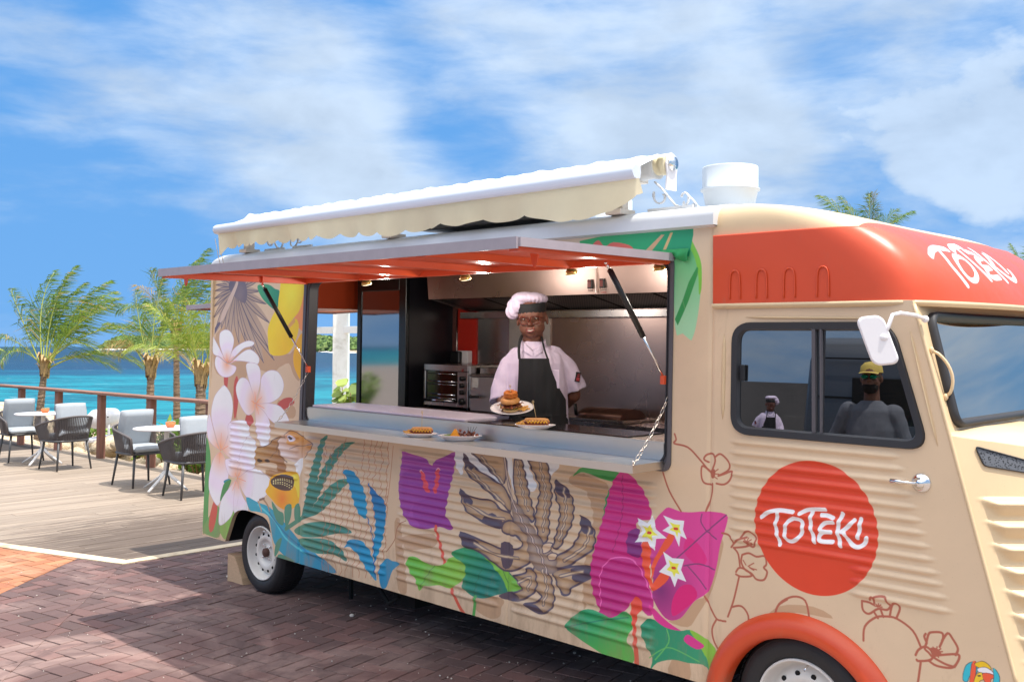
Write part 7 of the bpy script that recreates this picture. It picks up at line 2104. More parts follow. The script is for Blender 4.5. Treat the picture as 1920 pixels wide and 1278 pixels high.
mb = MB(); mb.lathe([(.001, -.002), (.052, 0), (.058, .008), (.056, .020), (.044, .032), (.024, .038), (.001, .040)], (-.010, .0, .060), 32); obj('top_bun', mb, bun, pb, label='domed golden top bun')
mb = MB(); cr0 = Vector((-.006, 0, .108)); N = 44
for i_, (R0_, zz) in enumerate(((.030, 0), (.028, .016))):
    mb.tube([cr0 + Vector((R0_ * math.cos(2 * math.pi * k / N), R0_ * math.sin(2 * math.pi * k / N), zz + .003 * math.sin(k * .9))) for k in range(N)], [.0125 + .0025 * mnoise.noise(Vector((k * .8, i_ * 5, 0))) for k in range(N)], 10, closed=True)
obj('onion_ring', mb, ringm, pb)
for k in range(9):
    mb = MB(); a = rf_.uniform(-.6, 1.2); c = Vector((.052 + rf_.uniform(-.015, .03), rf_.uniform(-.045, .01), .014 + rf_.uniform(0, .02))); M_ = Matrix.Translation(c) @ Zr(a, 4, 'Z') @ Zr(rf_.uniform(-.3, .3), 4, 'Y'); mb.box((-.026, -.0045, -.0045), (.026, .0045, .0045), M_, bev=.0012); obj('chip', mb, fry, pb)
def pick(p, L, lean, parent):
    mb = MB(); q = Vector(p) + Vector((lean[0], lean[1], L)); mb.tube([p, q], .0014, 6); mb.tube([q + Vector((-.001, 0, -.004)), q + Vector((-.006, 0, .008)), q + Vector((-.001, 0, .013)), q + Vector((.004, 0, .006)), q], .0018, 6); obj('cocktail_pick', mb, wood_p, parent)
pick((-.008, 0, .095), .075, (.002, 0), pb)
# hot dogs and the mixed plate on the shelf: helper
def hotdog(M, label, grp, lean, scale=1.0, tone=bun):
    e = empty('hot_dog_plate', M, label, 'plate of food', grp)
    obj('plate', plate_mb(.098 * scale, .018, .62), china, e)
    for s_ in (0, 1):
        mb = MB(); L = .064 * scale; n = 18; rg2 = []
        for i in range(13):
            t_ = -1 + 2 * i / 12; e_ = super_(t_, 4); r_ = .021 * e_ + .0005
            rg2.append([Vector((.006 + L * t_, (-.010 if s_ else .014) + r_ * .85 * math.cos(2 * math.pi * k / n), (.022 if not s_ else .016) + (.014 if not s_ else 0) + r_ * (.80 if not s_ else .42) * math.sin(2 * math.pi * k / n))) for k in range(n)])
        mb.loft(rg2); obj('roll_half', mb, tone, e)
    mb = MB(); mb.tube([(-.058 + .132 * i / 12, -.018, .030 + .001 * math.sin(i)) for i in range(13)], [.004, .009] + [.0105] * 9 + [.009, .004], 12); obj('sausage', mb, mat('sausage', (126, 52, 32), .3, var=.2, scale=60), e)
    mb = MB(); mb.tube([(-.045 + .108 * i / 40, -.030 + .010 * math.sin(i * 1.05), .038 + .003 * math.cos(i * 1.05) - .007 * (math.sin(i * 1.05) < -.3)) for i in range(41)], .0026, 6); obj('mustard_line', mb, must, e)
    for k in range(12):
        mb = MB(); c = Vector((-.068 + rf_.uniform(-.012, .014), rf_.uniform(-.024, .016), .016 + rf_.uniform(0, .014))); M_ = Matrix.Translation(c) @ Zr(rf_.uniform(-1, 1), 4, 'Z') @ Zr(rf_.uniform(-.5, .3), 4, 'Y'); mb.box((-.020, -.004, -.004), (.020, .004, .004), M_, bev=.001); obj('chip', mb, fry, e)
    pick((.006, .006, .045), .085, lean, e); return e
g_ = 'hot dogs on the serving counter'
hotdog(TX(2.655, .115, 1.251) @ Zr(R(42), 4, 'Z'), 'hot dog with mustard and chips, leftmost of the plates on the steel shelf', g_, (.002, 0), 1.0)
hotdog(TX(3.41, -.015, 1.3425) @ Zr(R(40), 4, 'Z'), 'hot dog with leaning pick on the counter edge in front of the cook', g_, (-.018, .0), 1.08)
mp2 = empty('mixed_plate', TX(2.945, .085, 1.251) @ Zr(R(42), 4, 'Z'), 'oval white dish of crispy dark meat, an orange wedge and green pickles', 'plate of food')
obj('dish', plate_mb(.122, .026, .55), china, mp2)
for k in range(34):
    mb = MB(); c = Vector((.045 + rf_.gauss(0, .022), rf_.gauss(0, .014), .022 + abs(rf_.gauss(0, .012)))); M3 = Matrix.Rotation(rf_.uniform(0, 6), 3, Vector((rf_.random(), rf_.random(), 1)).normalized())
    mb.ball(c, (rf_.uniform(.007, .014), rf_.uniform(.006, .010), rf_.uniform(.004, .008)), 7, 5, M3); me = mb.mesh('meat_piece')
    for v_ in me.vertices: v_.co += Vector((1, .6, .8)) * .005 * mnoise.noise(v_.co * 110)
    obj('meat_piece', me, bacon if k % 3 else meat, mp2)
mb = MB(); mb.loft([[Vector((-.028 - .030 + .06 * t_, y_, .014 + h_)) for t_, h_ in ((0, 0), (.2, .018), (.5, .046), (.62, .048), (.9, .020), (1.1, 0))] for y_ in (-.018, .016)], smooth=False); obj('orange_wedge', mb, mat('orange_fruit', (238, 158, 20), .4, var=.12, scale=60, sub=.2), mp2)
for k in range(3):
    mb = MB(); mb.tube([(-.095 + .012 * k, -.01 + .01 * k, .022 + .002 * k), (-.045 + .01 * k, -.012 + .012 * k, .020 + .003 * k)], [.006, .009], 8); obj('pickle', mb, mat('pickle', (112, 132, 46), .3, var=.2, scale=60), mp2)
for k in range(4):
    mb = MB(); mb.tube([(.05 + .006 * k, 0, .035), (.048 + .012 * k, .003, .060), (.045 + .016 * k, 0, .074)], .0012, 5); obj('herb_sprig', mb, mat('herb', (84, 60, 40), .8), mp2)

# ------------------------------------------------------------------ man and grey van standing left of the camera (seen mirrored in the cab window)
man = empty('person', Matrix.Translation(Vector((-2.62, 2.30, 0))) @ Matrix.Rotation(R(122), 4, 'Z'), 'bearded man in grey shirt, yellow cap and green sunglasses mirrored in the cab window', 'person')
HM2 = Matrix.Translation(Vector((0, -.01, 1.66)))
bd = MB(); head_geo(bd, HM2, 1.0); limb(bd, [(0, .01, 1.60), (0, .02, 1.48)], (.058, .064))
limb(bd, [(-.20, .0, 1.38), (-.25, .02, 1.12), (-.24, -.06, .90)], (.05, .045, .03)); hand_geo(bd, Matrix.Translation(Vector((-.24, -.06, .88))) @ Matrix.Rotation(R(80), 4, 'Y'), .5)
limb(bd, [(.20, .0, 1.38), (.29, .04, 1.14), (.20, -.08, .98)], (.05, .045, .03)); hand_geo(bd, Matrix.Translation(Vector((.20, -.08, .98))) @ Matrix.Rotation(R(150), 4, 'Z'), .6)
body_rings(bd, [(0, 0, .9, .16, .11), (0, 0, 1.1, .15, .10), (0, 0, 1.38, .16, .10), (0, .01, 1.46, .07, .06)])
for s_ in (-1, 1): limb(bd, [(s_ * .09, 0, .92), (s_ * .10, 0, .5), (s_ * .10, .02, .08), (s_ * .11, -.13, .035)], (.09, .06, .045, .035))
obj('body', remesh(bd, .007, 2), mat('tan_skin', (120, 80, 62), .5), man)
st_m = MB(); body_rings(st_m, [(0, 0, .86, .19, .135), (0, 0, 1.0, .185, .14), (0, 0, 1.25, .195, .135), (0, 0, 1.40, .17, .11), (0, .01, 1.48, .08, .075)])
limb(st_m, [(-.17, .0, 1.38), (-.25, .02, 1.14), (-.245, -.05, .94)], (.08, .07, .06)); limb(st_m, [(.17, .0, 1.39), (.285, .04, 1.15), (.22, -.06, 1.0)], (.08, .072, .06))
obj('shirt', remesh(st_m, .009, 3, .5, lambda c: .006 * mnoise.noise(c * 14)), mat('grey_shirt', (104, 106, 114), .85), man)
tm_ = MB(); body_rings(tm_, [(0, 0, .72, .17, .12), (0, 0, .92, .175, .125)])
for s_ in (-1, 1): limb(tm_, [(s_ * .09, 0, .80), (s_ * .10, 0, .5), (s_ * .10, .02, .12)], (.10, .08, .06))
obj('trousers', remesh(tm_, .012, 2), MATS['trousers_dark'], man)
bdm = MB(); bdm.ball(HM2 @ Vector((0, -.045, -.075)), (.064, .058, .052), 16, 10); bdm.ball(HM2 @ Vector((0, .02, -.02)), (.078, .05, .05), 16, 10); obj('beard', remesh(bdm, .006, 2, .5, lambda c: .004 * mnoise.noise(c * 90)), mat('beard_dark', (28, 22, 20), .9), man)
cp = MB(); cp.lathe([(.001, .135), (.05, .125), (.082, .095), (.090, .045)], HM2 @ Vector((0, .01, 0)), 28); cp.loft([[HM2 @ Vector((x, -.075 - k * (.09 * (1 - (x / .09) ** 2) ** .5 if abs(x) < .09 else 0), .052 - k * .012 - x * x * 1.5)) for x in [(-.075 + .15 * i / 12) for i in range(13)]] for k in (0, .5, 1)], cap=False, closed=False); obj('cap', cp, mat('yellow_cap', (214, 186, 96), .8), man)
sg = MB()
for s_ in (-1, 1): sg.ball(HM2 @ Vector((s_ * .033, -.094, .010)), (.030, .012, .018), 12, 8); sg.tube([HM2 @ Vector((s_ * .062, -.085, .014)), HM2 @ Vector((s_ * .080, .02, .010))], .003, 5)
obj('sunglasses', sg, mat('green_lens', (20, 140, 110), .08, .7), man)
van = empty('grey_van', TX(3.1, 8.2, 0), 'silver grey van parked left of the camera, seen only mirrored in the cab window', 'van')
vm_ = mat('van_grey', (92, 94, 98), .35, .2); vb = MB()
pv_ = [(.35, 0.), (1.05, -.04), (1.45, .02), (1.95, .10), (2.18, .24), (2.28, .55)]
for sg_ in (1,):
    vb.loft([[Vector((u, -(o + e) if True else 0, w)) for w, o in pv_] + [Vector((u, -(2.1 - o - e), w)) for w, o in pv_[::-1]] for u, e in ((-2.6, .12), (-2.5, 0), (1.6, 0), (2.2, .05), (2.55, .22))], cap=True)
obj('van_body', vb, vm_, van)
for a, b, lo_, hi_ in ((-1.9, -.3, 1.15, 1.75), (1.15, 1.95, 1.2, 1.72)):
    w_ = MB(); w_.box((a, .01, lo_), (b, .08, hi_), Matrix.Translation(Vector((0, -.06, 0))) , bev=.01); obj('van_window', w_, M_dark, van)
for k in range(3):
    w_ = MB(); w_.box((-2.4, .035, 1.98 - k * .5), (2.0, .05, 2.0 - k * .5), Matrix.Translation(Vector((0, -.09 + k * .03, 0)))); obj('van_moulding', w_, M_dark, van)
for u_ in (-1.7, 1.6):
    w_ = MB(); w_.lathe([(.001, .02), (.2, .02), (.31, 0), (.31, -.2), (.001, -.2)], (u_, -.05, .31), 28, (0, 1, 0)); obj('van_wheel', w_, MATS['tyre_rubber'], van)

copy_thing(chef, Matrix.Translation(TM @ Vector(T(-2.95, 13.5, -.25))) @ Matrix.Rotation(R(100), 4, 'Z'), 'small white hatted cook seen mirrored at the left of the cab window')
gw = MB(); gw.box((-.2, -7, -.05), (.2, 9, 1.75)); tag(obj('grey_wall', gw, mat('wall_grey', (86, 84, 84), .8, var=.15, scale=1), None, Matrix.Translation(Vector((-21, -3, 0)))), 'low dark grey wall behind the mirrored cook, seen only in the cab window', 'wall')
# ------------------------------------------------------------------ chairs, tables
rope = mat('dark_rope', (92, 86, 86), .75, var=.15, scale=60, bump=.0012, bscale=260)
alu = mat('charcoal_metal', (70, 70, 72), .45)
cushm = mat('grey_cushion', (158, 164, 170), .9, var=.04, scale=50, bump=.0008, bscale=420)
def cushion(sx, sy, sz, M=None, puff=.3):
    mb = MB(); n = 14; vs = []
    def P(a, b, s_):
        x = (a - .5) * 2; y = (b - .5) * 2; e = super_(x, 6) * super_(y, 6)
        z = s_ * sz / 2 * (.25 + .75 * e ** .5) * (1 + puff * .2 * (1 - x * x) * (1 - y * y)) + .003 * mnoise.noise(Vector((x * 3, y * 3, s_ * 4)))
        k = 1 - .03 * (abs(x * y) ** 2)
        p = Vector((x * sx / 2 * k, y * sy / 2 * k, z)); return M @ p if M is not None else p
    for s_ in (1, -1): grid(mb, lambda a, b: P(a, b, s_), n, n, True)
    # side welt
    per = [(i / n, 0) for i in range(n)] + [(1, i / n) for i in range(n)] + [(1 - i / n, 1) for i in range(n)] + [(0, 1 - i / n) for i in range(n)]
    mb.loft([[P(a, b, 1) for a, b in per], [P(a, b, -1) for a, b in per]], cap=False); return mb


def make_chair(M, label):
    """+X is where the sitter looks"""
    e = empty('rope_chair', M, label, 'chair', 'rope armchairs round the white tables')
    for sx, sy in ((1, 1), (1, -1), (-1, 1), (-1, -1)):
        mb = MB(); mb.tube([(sx * .20, sy * .20, .405), (sx * .255, sy * .245, 0)], [.018, .0125], 8); obj('leg', mb, alu, e)
    mb = MB(); mb.tube([(x, y, .405) for x, y in rrect(-.235, .25, -.25, .25, .12, 6)], .017, 8, closed=True); mb.box((-.22, -.22, .395), (.24, .22, .410)); obj('seat_frame', mb, alu, e)
    # wrap-round shell: bottom rail, top rail and the cords between them
    def path(t):       # t -1..1 round the back from arm front to arm front
        a = t * 2.35; x = .0; 
        pts = [(.27, -.285), (.05, -.292), (-.16, -.275), (-.265, -.18), (-.285, 0), (-.265, .18), (-.16, .275), (.05, .292), (.27, .285)]
        s_ = (t + 1) / 2 * 8; i = min(int(s_), 7); f_ = s_ - i
        p = crom(pts, 1, False) if False else None
        P0, P1, P2, P3 = (np.array(pts[max(i - 1, 0)]), np.array(pts[i]), np.array(pts[i + 1]), np.array(pts[min(i + 2, 8)]))
        return .5 * (2 * P1 + (P2 - P0) * f_ + (2 * P0 - 5 * P1 + 4 * P2 - P3) * f_ ** 2 + (3 * P1 - P0 - 3 * P2 + P3) * f_ ** 3)
    def top(t): p = path(t); k = max(0, 1 - abs(t) ** 1.7); return Vector((p[0] * 1.04 - .02 * k, p[1] * 1.03, .595 + .150 * k))
    def bot(t): p = path(t); return Vector((p[0] * .84 - .005, p[1] * .86, .405))
    mb = MB(); ts = [-1 + 2 * i / 48 for i in range(49)]
    mb.tube([bot(-1) + Vector((.012, 0, 0))] + [top(t) for t in ts] + [bot(1) + Vector((.012, 0, 0))], .0145, 8); obj('arm_rail', mb, rope, e)
    mb = MB(); mb.tube([bot(t) for t in ts], .012, 8); obj('lower_rail', mb, alu, e)
    mb = MB(); n = 118
    for i in range(n):
        t = -0.985 + 1.97 * i / (n - 1); a, b = top(t), bot(t); d = Vector((a.x, a.y, 0)).normalized() * (.006 if i % 2 else -.004)
        mb.tube([a + d, (a + b) / 2 + d * 1.4, b + d], .0062, 4, cap=False)
    obj('rope_cords', mb, rope, e, kind='stuff')
    obj('seat_cushion', cushion(.47, .46, .085, Matrix.Translation(Vector((.035, 0, .452)))), cushm, e)
    obj('back_cushion', cushion(.44, .46, .13, Matrix.Translation(Vector((-.165, 0, .700))) @ Matrix.Rotation(R(-76), 4, 'Y') @ Matrix.Rotation(R(90), 4, 'Z')), cushm, e)
    return e
aF = math.atan2(F2D[1], F2D[0])
def CMt(x, y, a): return Matrix.Translation(Vector((x, y, .001))) @ Matrix.Rotation(a, 4, 'Z')
ch0 = make_chair(CMt(-4.63, 12.36, aF + R(4)), 'rope armchair with pale cushions left of the table nearest the truck')
copy_thing(ch0, CMt(-3.68, 11.42, aF + R(176)), 'rope armchair seen from behind, half hidden by the rear of the truck')
copy_thing(ch0, CMt(-7.42, 14.95, aF + R(-3)), 'rope armchair with upright pale cushion left of the far table')
copy_thing(ch0, CMt(-6.29, 13.93, aF + R(186)), 'rope armchair seen from behind between the two white tables')
copy_thing(ch0, CMt(-8.62, 15.62, aF + R(168)), 'rope armchair cut off by the left edge of the photo')

def make_table(M, label):
    e = empty('bistro_table', M, label, 'table', 'white bistro tables')
    mb = MB(); mb.lathe([(.001, .728), (.372, .728), (.384, .733), (.386, .740), (.382, .746), (.001, .748)], n=56); obj('table_top', mb, MATS['white_plastic'], e)
    mb = MB(); mb.tube([(0, 0, .20), (0, 0, .728)], .030, 16); mb.tube([(0, 0, .705), (0, 0, .729)], .075, 16); obj('pedestal', mb, M_whitemetal, e)
    for k in range(4):
        a = R(25 + 90 * k); mb = MB(); c, s_ = math.cos(a), math.sin(a)
        mb.tube([(.01 * c, .01 * s_, .23), (.10 * c, .10 * s_, .15), (.31 * c, .31 * s_, .018)], [.026, .022, .018], 8, flat=.7); obj('leg', mb, M_whitemetal, e)
    return e
M_whitemetal = mat('white_metal', (226, 224, 222), .4)
tb = make_table(CMt(-4.15, 11.88, aF), 'round white table nearest the truck, with a terracotta pot on it')
copy_thing(tb, CMt(-6.86, 14.45, aF + R(12)), 'round white table at the far left, with a terracotta pot on it')
def make_pot(M, label):
    e = empty('succulent_pot', M, label, 'flowerpot', 'succulents on the tables')
    mb = MB(); mb.lathe([(.001, 0), (.036, 0), (.052, .020), (.058, .060), (.054, .062), (.050, .050), (.001, .048)], n=28); obj('pot', mb, mat('terracotta', (212, 120, 72), .8, var=.1, scale=40), e)
    mb = MB(); rr = random.Random(2)
    for q in range(7):
        cx, cy = rr.uniform(-.03, .03), rr.uniform(-.03, .03)
        for k in range(9):
            a = k * 2.4; l_ = .010 + .0012 * k; mb.ball((cx + l_ * math.cos(a), cy + l_ * math.sin(a), .062 + .003 * (9 - k) * .4 + rr.uniform(0, .006)), (.0085, .0055, .004), 6, 4, Matrix.Rotation(a, 3, 'Z'))
    obj('succulent', mb, mat('succulent_green', (150, 160, 132), .6, var=.3, scale=90), e, kind='stuff'); return e
p0_ = make_pot(Matrix.Translation(Vector((-4.10, 11.86, .749))), 'terracotta pot of succulents on the table nearest the truck')
copy_thing(p0_, Matrix.Translation(Vector((-6.82, 14.42, .749))), 'terracotta pot of succulents on the far left table')

# ------------------------------------------------------------------ wheel chock
ck = MB(); Mk = TM @ Matrix.Translation(Vector(T(.27, -.14, .0)))
ck.prism([(0, .0), (.22, .0), (.20, .05), (.10, .19), (.0, .20)], -.07, .07, Mk @ Matrix(((1, 0, 0, 0), (0, 0, 1, 0), (0, 1, 0, 0), (0, 0, 0, 1))))
co2 = obj('wheel_chock', ck, mat('pine_block', (196, 164, 132), .8, var=.15, scale=14, stretch=(1, 8, 8))); tag(co2, 'pale timber block wedged behind the rear wheel of the truck', 'wheel chock')

# ------------------------------------------------------------------ white pergola behind the truck
pgm = mat('pergola_white', (240, 238, 232), .6, var=.04, scale=3, stain=(206, 202, 190), sscale=3)
pg = empty('pergola', (-2.45, 14.0, -.2), 'white timber pergola standing by the water behind the truck', 'pergola')
for x, y, w_ in ((-2.43, 14.0, .105), (-3.10, 14.65, .10), (.2, 11.5, .10), (-.4, 16.6, .1)):
    mb = MB(); mb.box((x - w_, y - .10, -.6), (x + w_, y + .10, 2.62), bev=.008); obj('post', mb, pgm, pg, Matrix())
MB2 = Matrix.Translation(Vector((-3.1, 14.65, 0))) @ Matrix.Rotation(math.atan2(-3.15, 3.3), 4, 'Z')
for z0, z1, th in ((1.905, 2.0, .05), (2.30, 2.44, .06), (2.62, 2.75, .07)):
    mb = MB(); mb.box((.1, -th, z0), (4.5, th, z1), MB2, bev=.004); obj('beam', mb, pgm, pg, Matrix())
mb = MB(); mb.box((-.1, -.25, .62), (4.6, .25, .70), MB2, bev=.004); obj('ledge', mb, pgm, pg, Matrix())

# white parasol base / lounge back seen behind the railing
wl = empty('beach_lounge', (-7.18, 17.6, -.25), 'white rounded sun lounge with a dark knob beyond the railing between the posts', 'sun lounge')
mb = MB(); mb.box((-.30, -.35, .52), (.14, .35, .86), bev=.10); obj('hood', remesh(mb, .03, 6), MATS['white_plastic'], wl)
mb = MB(); mb.ball((.12, -.35, .74), (.014, .02, .012)); obj('knob', mb, M_black, wl)
for x in (-.27, .12):
    mb = MB(); mb.tube([(x, -.3, -.05), (x, -.3, .6)], .02); obj('leg', mb, M_whitemetal, wl)
mb = MB(); mb.box((-.3, -.33, .28), (.14, .5, .36), bev=.02); obj('seat', mb, MATS['white_plastic'], wl)
# ------------------------------------------------------------------ plants, rocks
def leaf_mat(name, a, b, c=None, sc=.6, tr=.35):
    m = bpy.data.materials.new(name); m.use_nodes = True; t = NT(m.node_tree); b_ = m.node_tree.nodes['Principled BSDF']; pos = world_pos(t)
    at = t.n('ShaderNodeAttribute', attribute_name='pv')
    k = t.m('ADD', t.m('MULTIPLY', at.outputs['Fac'], .7), t.m('MULTIPLY', t.noise(pos, sc, 4, .6), .4))
    col = t.mix(t.mr(k, .2, .85, 0, 1), lin(a), lin(b))
    if c: col = t.mix(t.mr(at.outputs['Fac'], .90, .93, 0, 1), col, lin(c))
    t.l(col, b_.inputs['Base Color']); b_.inputs['Roughness'].default_value = .5; b_.inputs['Specular IOR Level'].default_value = .35
    tl = t.n('ShaderNodeBsdfTranslucent'); t.l(t.mix(.5, col, lin((170, 190, 60)), 'MIX'), tl.inputs[0]); mx = t.n('ShaderNodeMixShader'); mx.inputs[0].default_value = tr
    t.l(b_.outputs[0], mx.inputs[1]); t.l(tl.outputs[0], mx.inputs[2]); t.l(mx.outputs[0], m.node_tree.nodes['Material Output'].inputs[0]); return m
palm_g = leaf_mat('palm_green', (34, 72, 28), (122, 148, 60), (176, 150, 96))
palm_m = leaf_mat('palm_light', (84, 120, 40), (176, 184, 78), (190, 160, 100))
palm_d = leaf_mat('palm_dry', (128, 104, 66), (178, 150, 98))
trunkm = mat('palm_trunk', (150, 126, 104), .9, var=.3, scale=9, bump=.01, bscale=26, stretch=(1, 1, 5), stain=(98, 80, 64), sscale=7)
sheath = mat('palm_sheath', (176, 148, 104), .85, var=.3, scale=20)
stemm = mat('palm_stem', (168, 176, 84), .5, var=.15, scale=8)


def attr_mesh(mb, vals, name):
    me = mb.mesh(name); a = me.attributes.new('pv', 'FLOAT', 'FACE'); a.data.foreach_set('value', vals); return me


def frond(rn, base, az, el, L, droop, wind, leafL=.42, nleaf=44, gap=.0):
    """curved midrib with two rows of blades, bent down and blown by the wind"""
    mb = MB(); vals = []; d = Vector((math.cos(az) * math.cos(el), math.sin(az) * math.cos(el), math.sin(el))); p = Vector(base); pts = [p.copy()]; N = 16
    for i in range(N):
        t = i / N; d = (d + Vector((0, 0, -droop * (.3 + 1.2 * t) / N)) + wind * (.25 + t) / N).normalized(); p = p + d * L / N; pts.append(p.copy())
    rib = MB(); rib.tube(pts, [.017 * (1 - .8 * i / N) * (L / 2.2) + .002 for i in range(N + 1)], 5)
    for i in range(nleaf):
        t = .20 + .79 * i / nleaf; s = t * N; k = min(int(s), N - 1); q = pts[k].lerp(pts[k + 1], s - k); tg = (pts[k + 1] - pts[k]).normalized()
        sd = tg.cross(Vector((0, 0, 1)));
        if sd.length < .05: sd = tg.orthogonal()
        sd.normalize(); up = sd.cross(tg)
        ll = leafL * (math.sin(math.pi * min(1, .12 + .88 * t) ** .8) ** .6 + .15) * rn.uniform(.85, 1.15)
        for sg in (-1, 1):
            if rn.random() < gap: continue
            dd = (sd * sg * .75 + tg * (.75 + .8 * t) + up * rn.uniform(-.1, .35)).normalized()
            a = q; e1_ = a + dd * ll * .5; dd2 = (dd + Vector((0, 0, -.55 - .45 * rn.random())) + wind * rn.uniform(.5, 1.2)).normalized(); e2_ = e1_ + dd2 * ll * .5
            w_ = .013 * L / 2.2; wv = tg * w_
            n0 = len(mb.f); mb.add([a - wv * .5, a + wv * .5, e1_ + wv, e1_ - wv, e2_], [(0, 1, 2, 3), (3, 2, 4)]); vals += [rn.random()] * (len(mb.f) - n0)
    return mb, rib, vals


def palm(loc, H, lean, L, fr_list, label, seed, wind=Vector((.9, .1, -.1)), leafL=.45, lightmat=False, trunk_r=.068, nleaf=52):
    rn = random.Random(seed); root = empty('palm_tree', Matrix.Translation(Vector(loc)), label, 'palm tree', 'palms by the water')
    top = Vector((lean[0], lean[1], H)); pts = []; rr = []
    for i in range(25):
        t = i / 24; pts.append(Vector((lean[0] * t ** 1.6, lean[1] * t ** 1.6, H * t))); rr.append(trunk_r * (1.25 - .45 * t) * (1 + .05 * math.sin(i * 2.4)) )
    tb_ = MB(); tb_.tube(pts, rr, 14)
    for i in range(int(H / .07)):
        t = i * .07 / H; c = Vector((lean[0] * t ** 1.6, lean[1] * t ** 1.6, H * t)); r_ = trunk_r * (1.25 - .45 * t) * 1.03
        tb_.tube([c + Vector((r_ * math.cos(a), r_ * math.sin(a), .008 * math.sin(a * 3 + i))) for a in [2 * math.pi * k / 12 for k in range(12)]], .007, 4, closed=True)
    obj('trunk', tb_, trunkm, root)
    sh_ = MB()
    for i in range(12):
        a = i * 2.4; r0 = trunk_r * .8; z0 = H - .10 + .04 * (i % 4); c = Vector((math.cos(a), math.sin(a), 0))
        sh_.loft([[top + Vector((0, 0, z0 - H)) + c * (r0 + o) + Vector((-c.y, c.x, 0)) * w_ * s_ + Vector((0, 0, z)) for s_ in (-1, 0, 1)] for o, z, w_ in ((0, -.10, .07), (.02, .06, .06), (.05 + .05 * rn.random(), .20 + .1 * rn.random(), .03), (.11 + .06 * rn.random(), .16, .004))], cap=False, closed=False, smooth=True)
    obj('leaf_base', sh_, sheath, root)
    for az, el, k, dr, dry in fr_list:
        mb, rib, vals = frond(rn, top + Vector((math.cos(R(az)) * .05, math.sin(R(az)) * .05, rn.uniform(-.05, .15))), R(az + rn.uniform(-6, 6)), R(el), L * k, dr, wind, leafL * k ** .5, nleaf, .25 if dry else .04)
        m_ = palm_d if dry else (palm_m if lightmat else palm_g)
        me = attr_mesh(mb, vals, 'frond'); o_ = obj('frond', me, m_, root); obj('midrib', rib, palm_d if dry else stemm, o_)
    return root


def fans(n, seed, L0=.8, e0=(10, 80)):
    rn = random.Random(seed); out = []
    for i in range(n):
        el = e0[0] + (e0[1] - e0[0]) * (i / (n - 1)); out.append((i * 137.5 + rn.uniform(-15, 15), el, rn.uniform(L0, 1.05), rn.uniform(.7, 1.3), False))
    return out
wind = Vector((.75, .05, -.05))
def atp(px, py, Y):
    p = .048; x = (px - 960) / 1843.; z = -(py - 560.5) / 1843.; r_ = Vector((x, math.cos(p) - z * math.sin(p), math.sin(p) + z * math.cos(p))); return Vector((0, 0, 1.72)) + r_ * (Y / r_.y)
# left palm
b0 = atp(72, 760, 19.0); t0 = atp(84, 690, 19.0)
palm((b0.x, 19.0, -.3), t0.z + .3, (t0.x - b0.x, 0, 0), 2.05, [(100, 84, .95, .35, 0), (20, 74, 1.0, .55, 0), (340, 58, 1.05, .9, 0), (10, 44, 1.0, 1.2, 0), (60, 66, 1.0, .8, 0), (180, 66, .8, 1.3, 0), (200, 56, .62, 2.4, 0), (150, 76, .95, .8, 0), (0, 30, .95, 1.4, 0), (345, 16, .75, 1.1, 0), (220, 48, .5, 2.8, 0), (130, 70, .8, 1.2, 0), (90, 78, .9, .6, 0), (30, 68, .95, .8, 0), (320, 36, .8, 1.4, 0)],
     'wind bent coconut palm at the left, standing alone beyond the railing', 1, wind, .62)
b1 = atp(281, 775, 17.0); t1 = atp(283, 690, 17.0)
palm((b1.x, 17.0, -.3), t1.z + .30, (t1.x - b1.x, 0, 0), 1.42, [(100, 84, 1.05, .3, 0), (20, 78, 1.0, .4, 0), (340, 70, 1.0, .6, 0), (180, 76, .9, .7, 0), (200, 64, .75, 1.5, 0), (10, 52, .9, 1.0, 0), (130, 60, .8, 1.2, 0), (220, 56, .62, 2.4, 1), (300, 50, .7, 2.2, 1), (160, 50, .62, 2.6, 1), (350, 34, .6, 2.5, 1)],
     'palm with drooping brown dead fronds, first left of the truck group', 2, Vector((.35, 0, 0)), .52)
b2 = atp(332, 790, 18.5); t2 = atp(330, 625, 18.5)
palm((b2.x, 18.5, -.3), t2.z + .3, (t2.x - b2.x, 0, 0), 1.55, [(20, 82, 1.0, .2, 0), (10, 64, 1.05, .7, 0), (340, 74, 1.0, .5, 0), (100, 78, .9, .5, 0), (200, 70, .8, 1.3, 0), (180, 48, .8, 1.9, 0), (0, 42, .95, 1.2, 0), (250, 50, .8, 1.8, 0), (170, 60, .8, 1.6, 1), (330, 20, .7, 1.5, 0), (20, 56, 1.0, .8, 0)],
     'tallest palm with a slim ringed trunk, in the middle beside the truck', 3, Vector((.65, 0, 0)), .54, trunk_r=.058)
b3 = atp(376, 770, 15.5); t3 = atp(376, 705, 15.5)
palm((b3.x, 15.5, -.3), t3.z + .3, (0, 0, 0), 1.15, [(90, 86, 1.0, .1, 0), (20, 78, .95, .3, 0), (160, 78, 1.0, .3, 0), (180, 62, 1.15, .9, 0), (185, 46, 1.05, 1.5, 0), (340, 66, .9, .6, 0), (0, 56, .9, .8, 0), (250, 72, .9, .4, 0), (60, 70, .9, .5, 0), (200, 70, 1, .6, 0), (140, 56, .9, 1.1, 0)],
     'young bright green palm standing right against the rear of the truck', 4, Vector((.15, 0, 0)), .44, lightmat=True, trunk_r=.085)
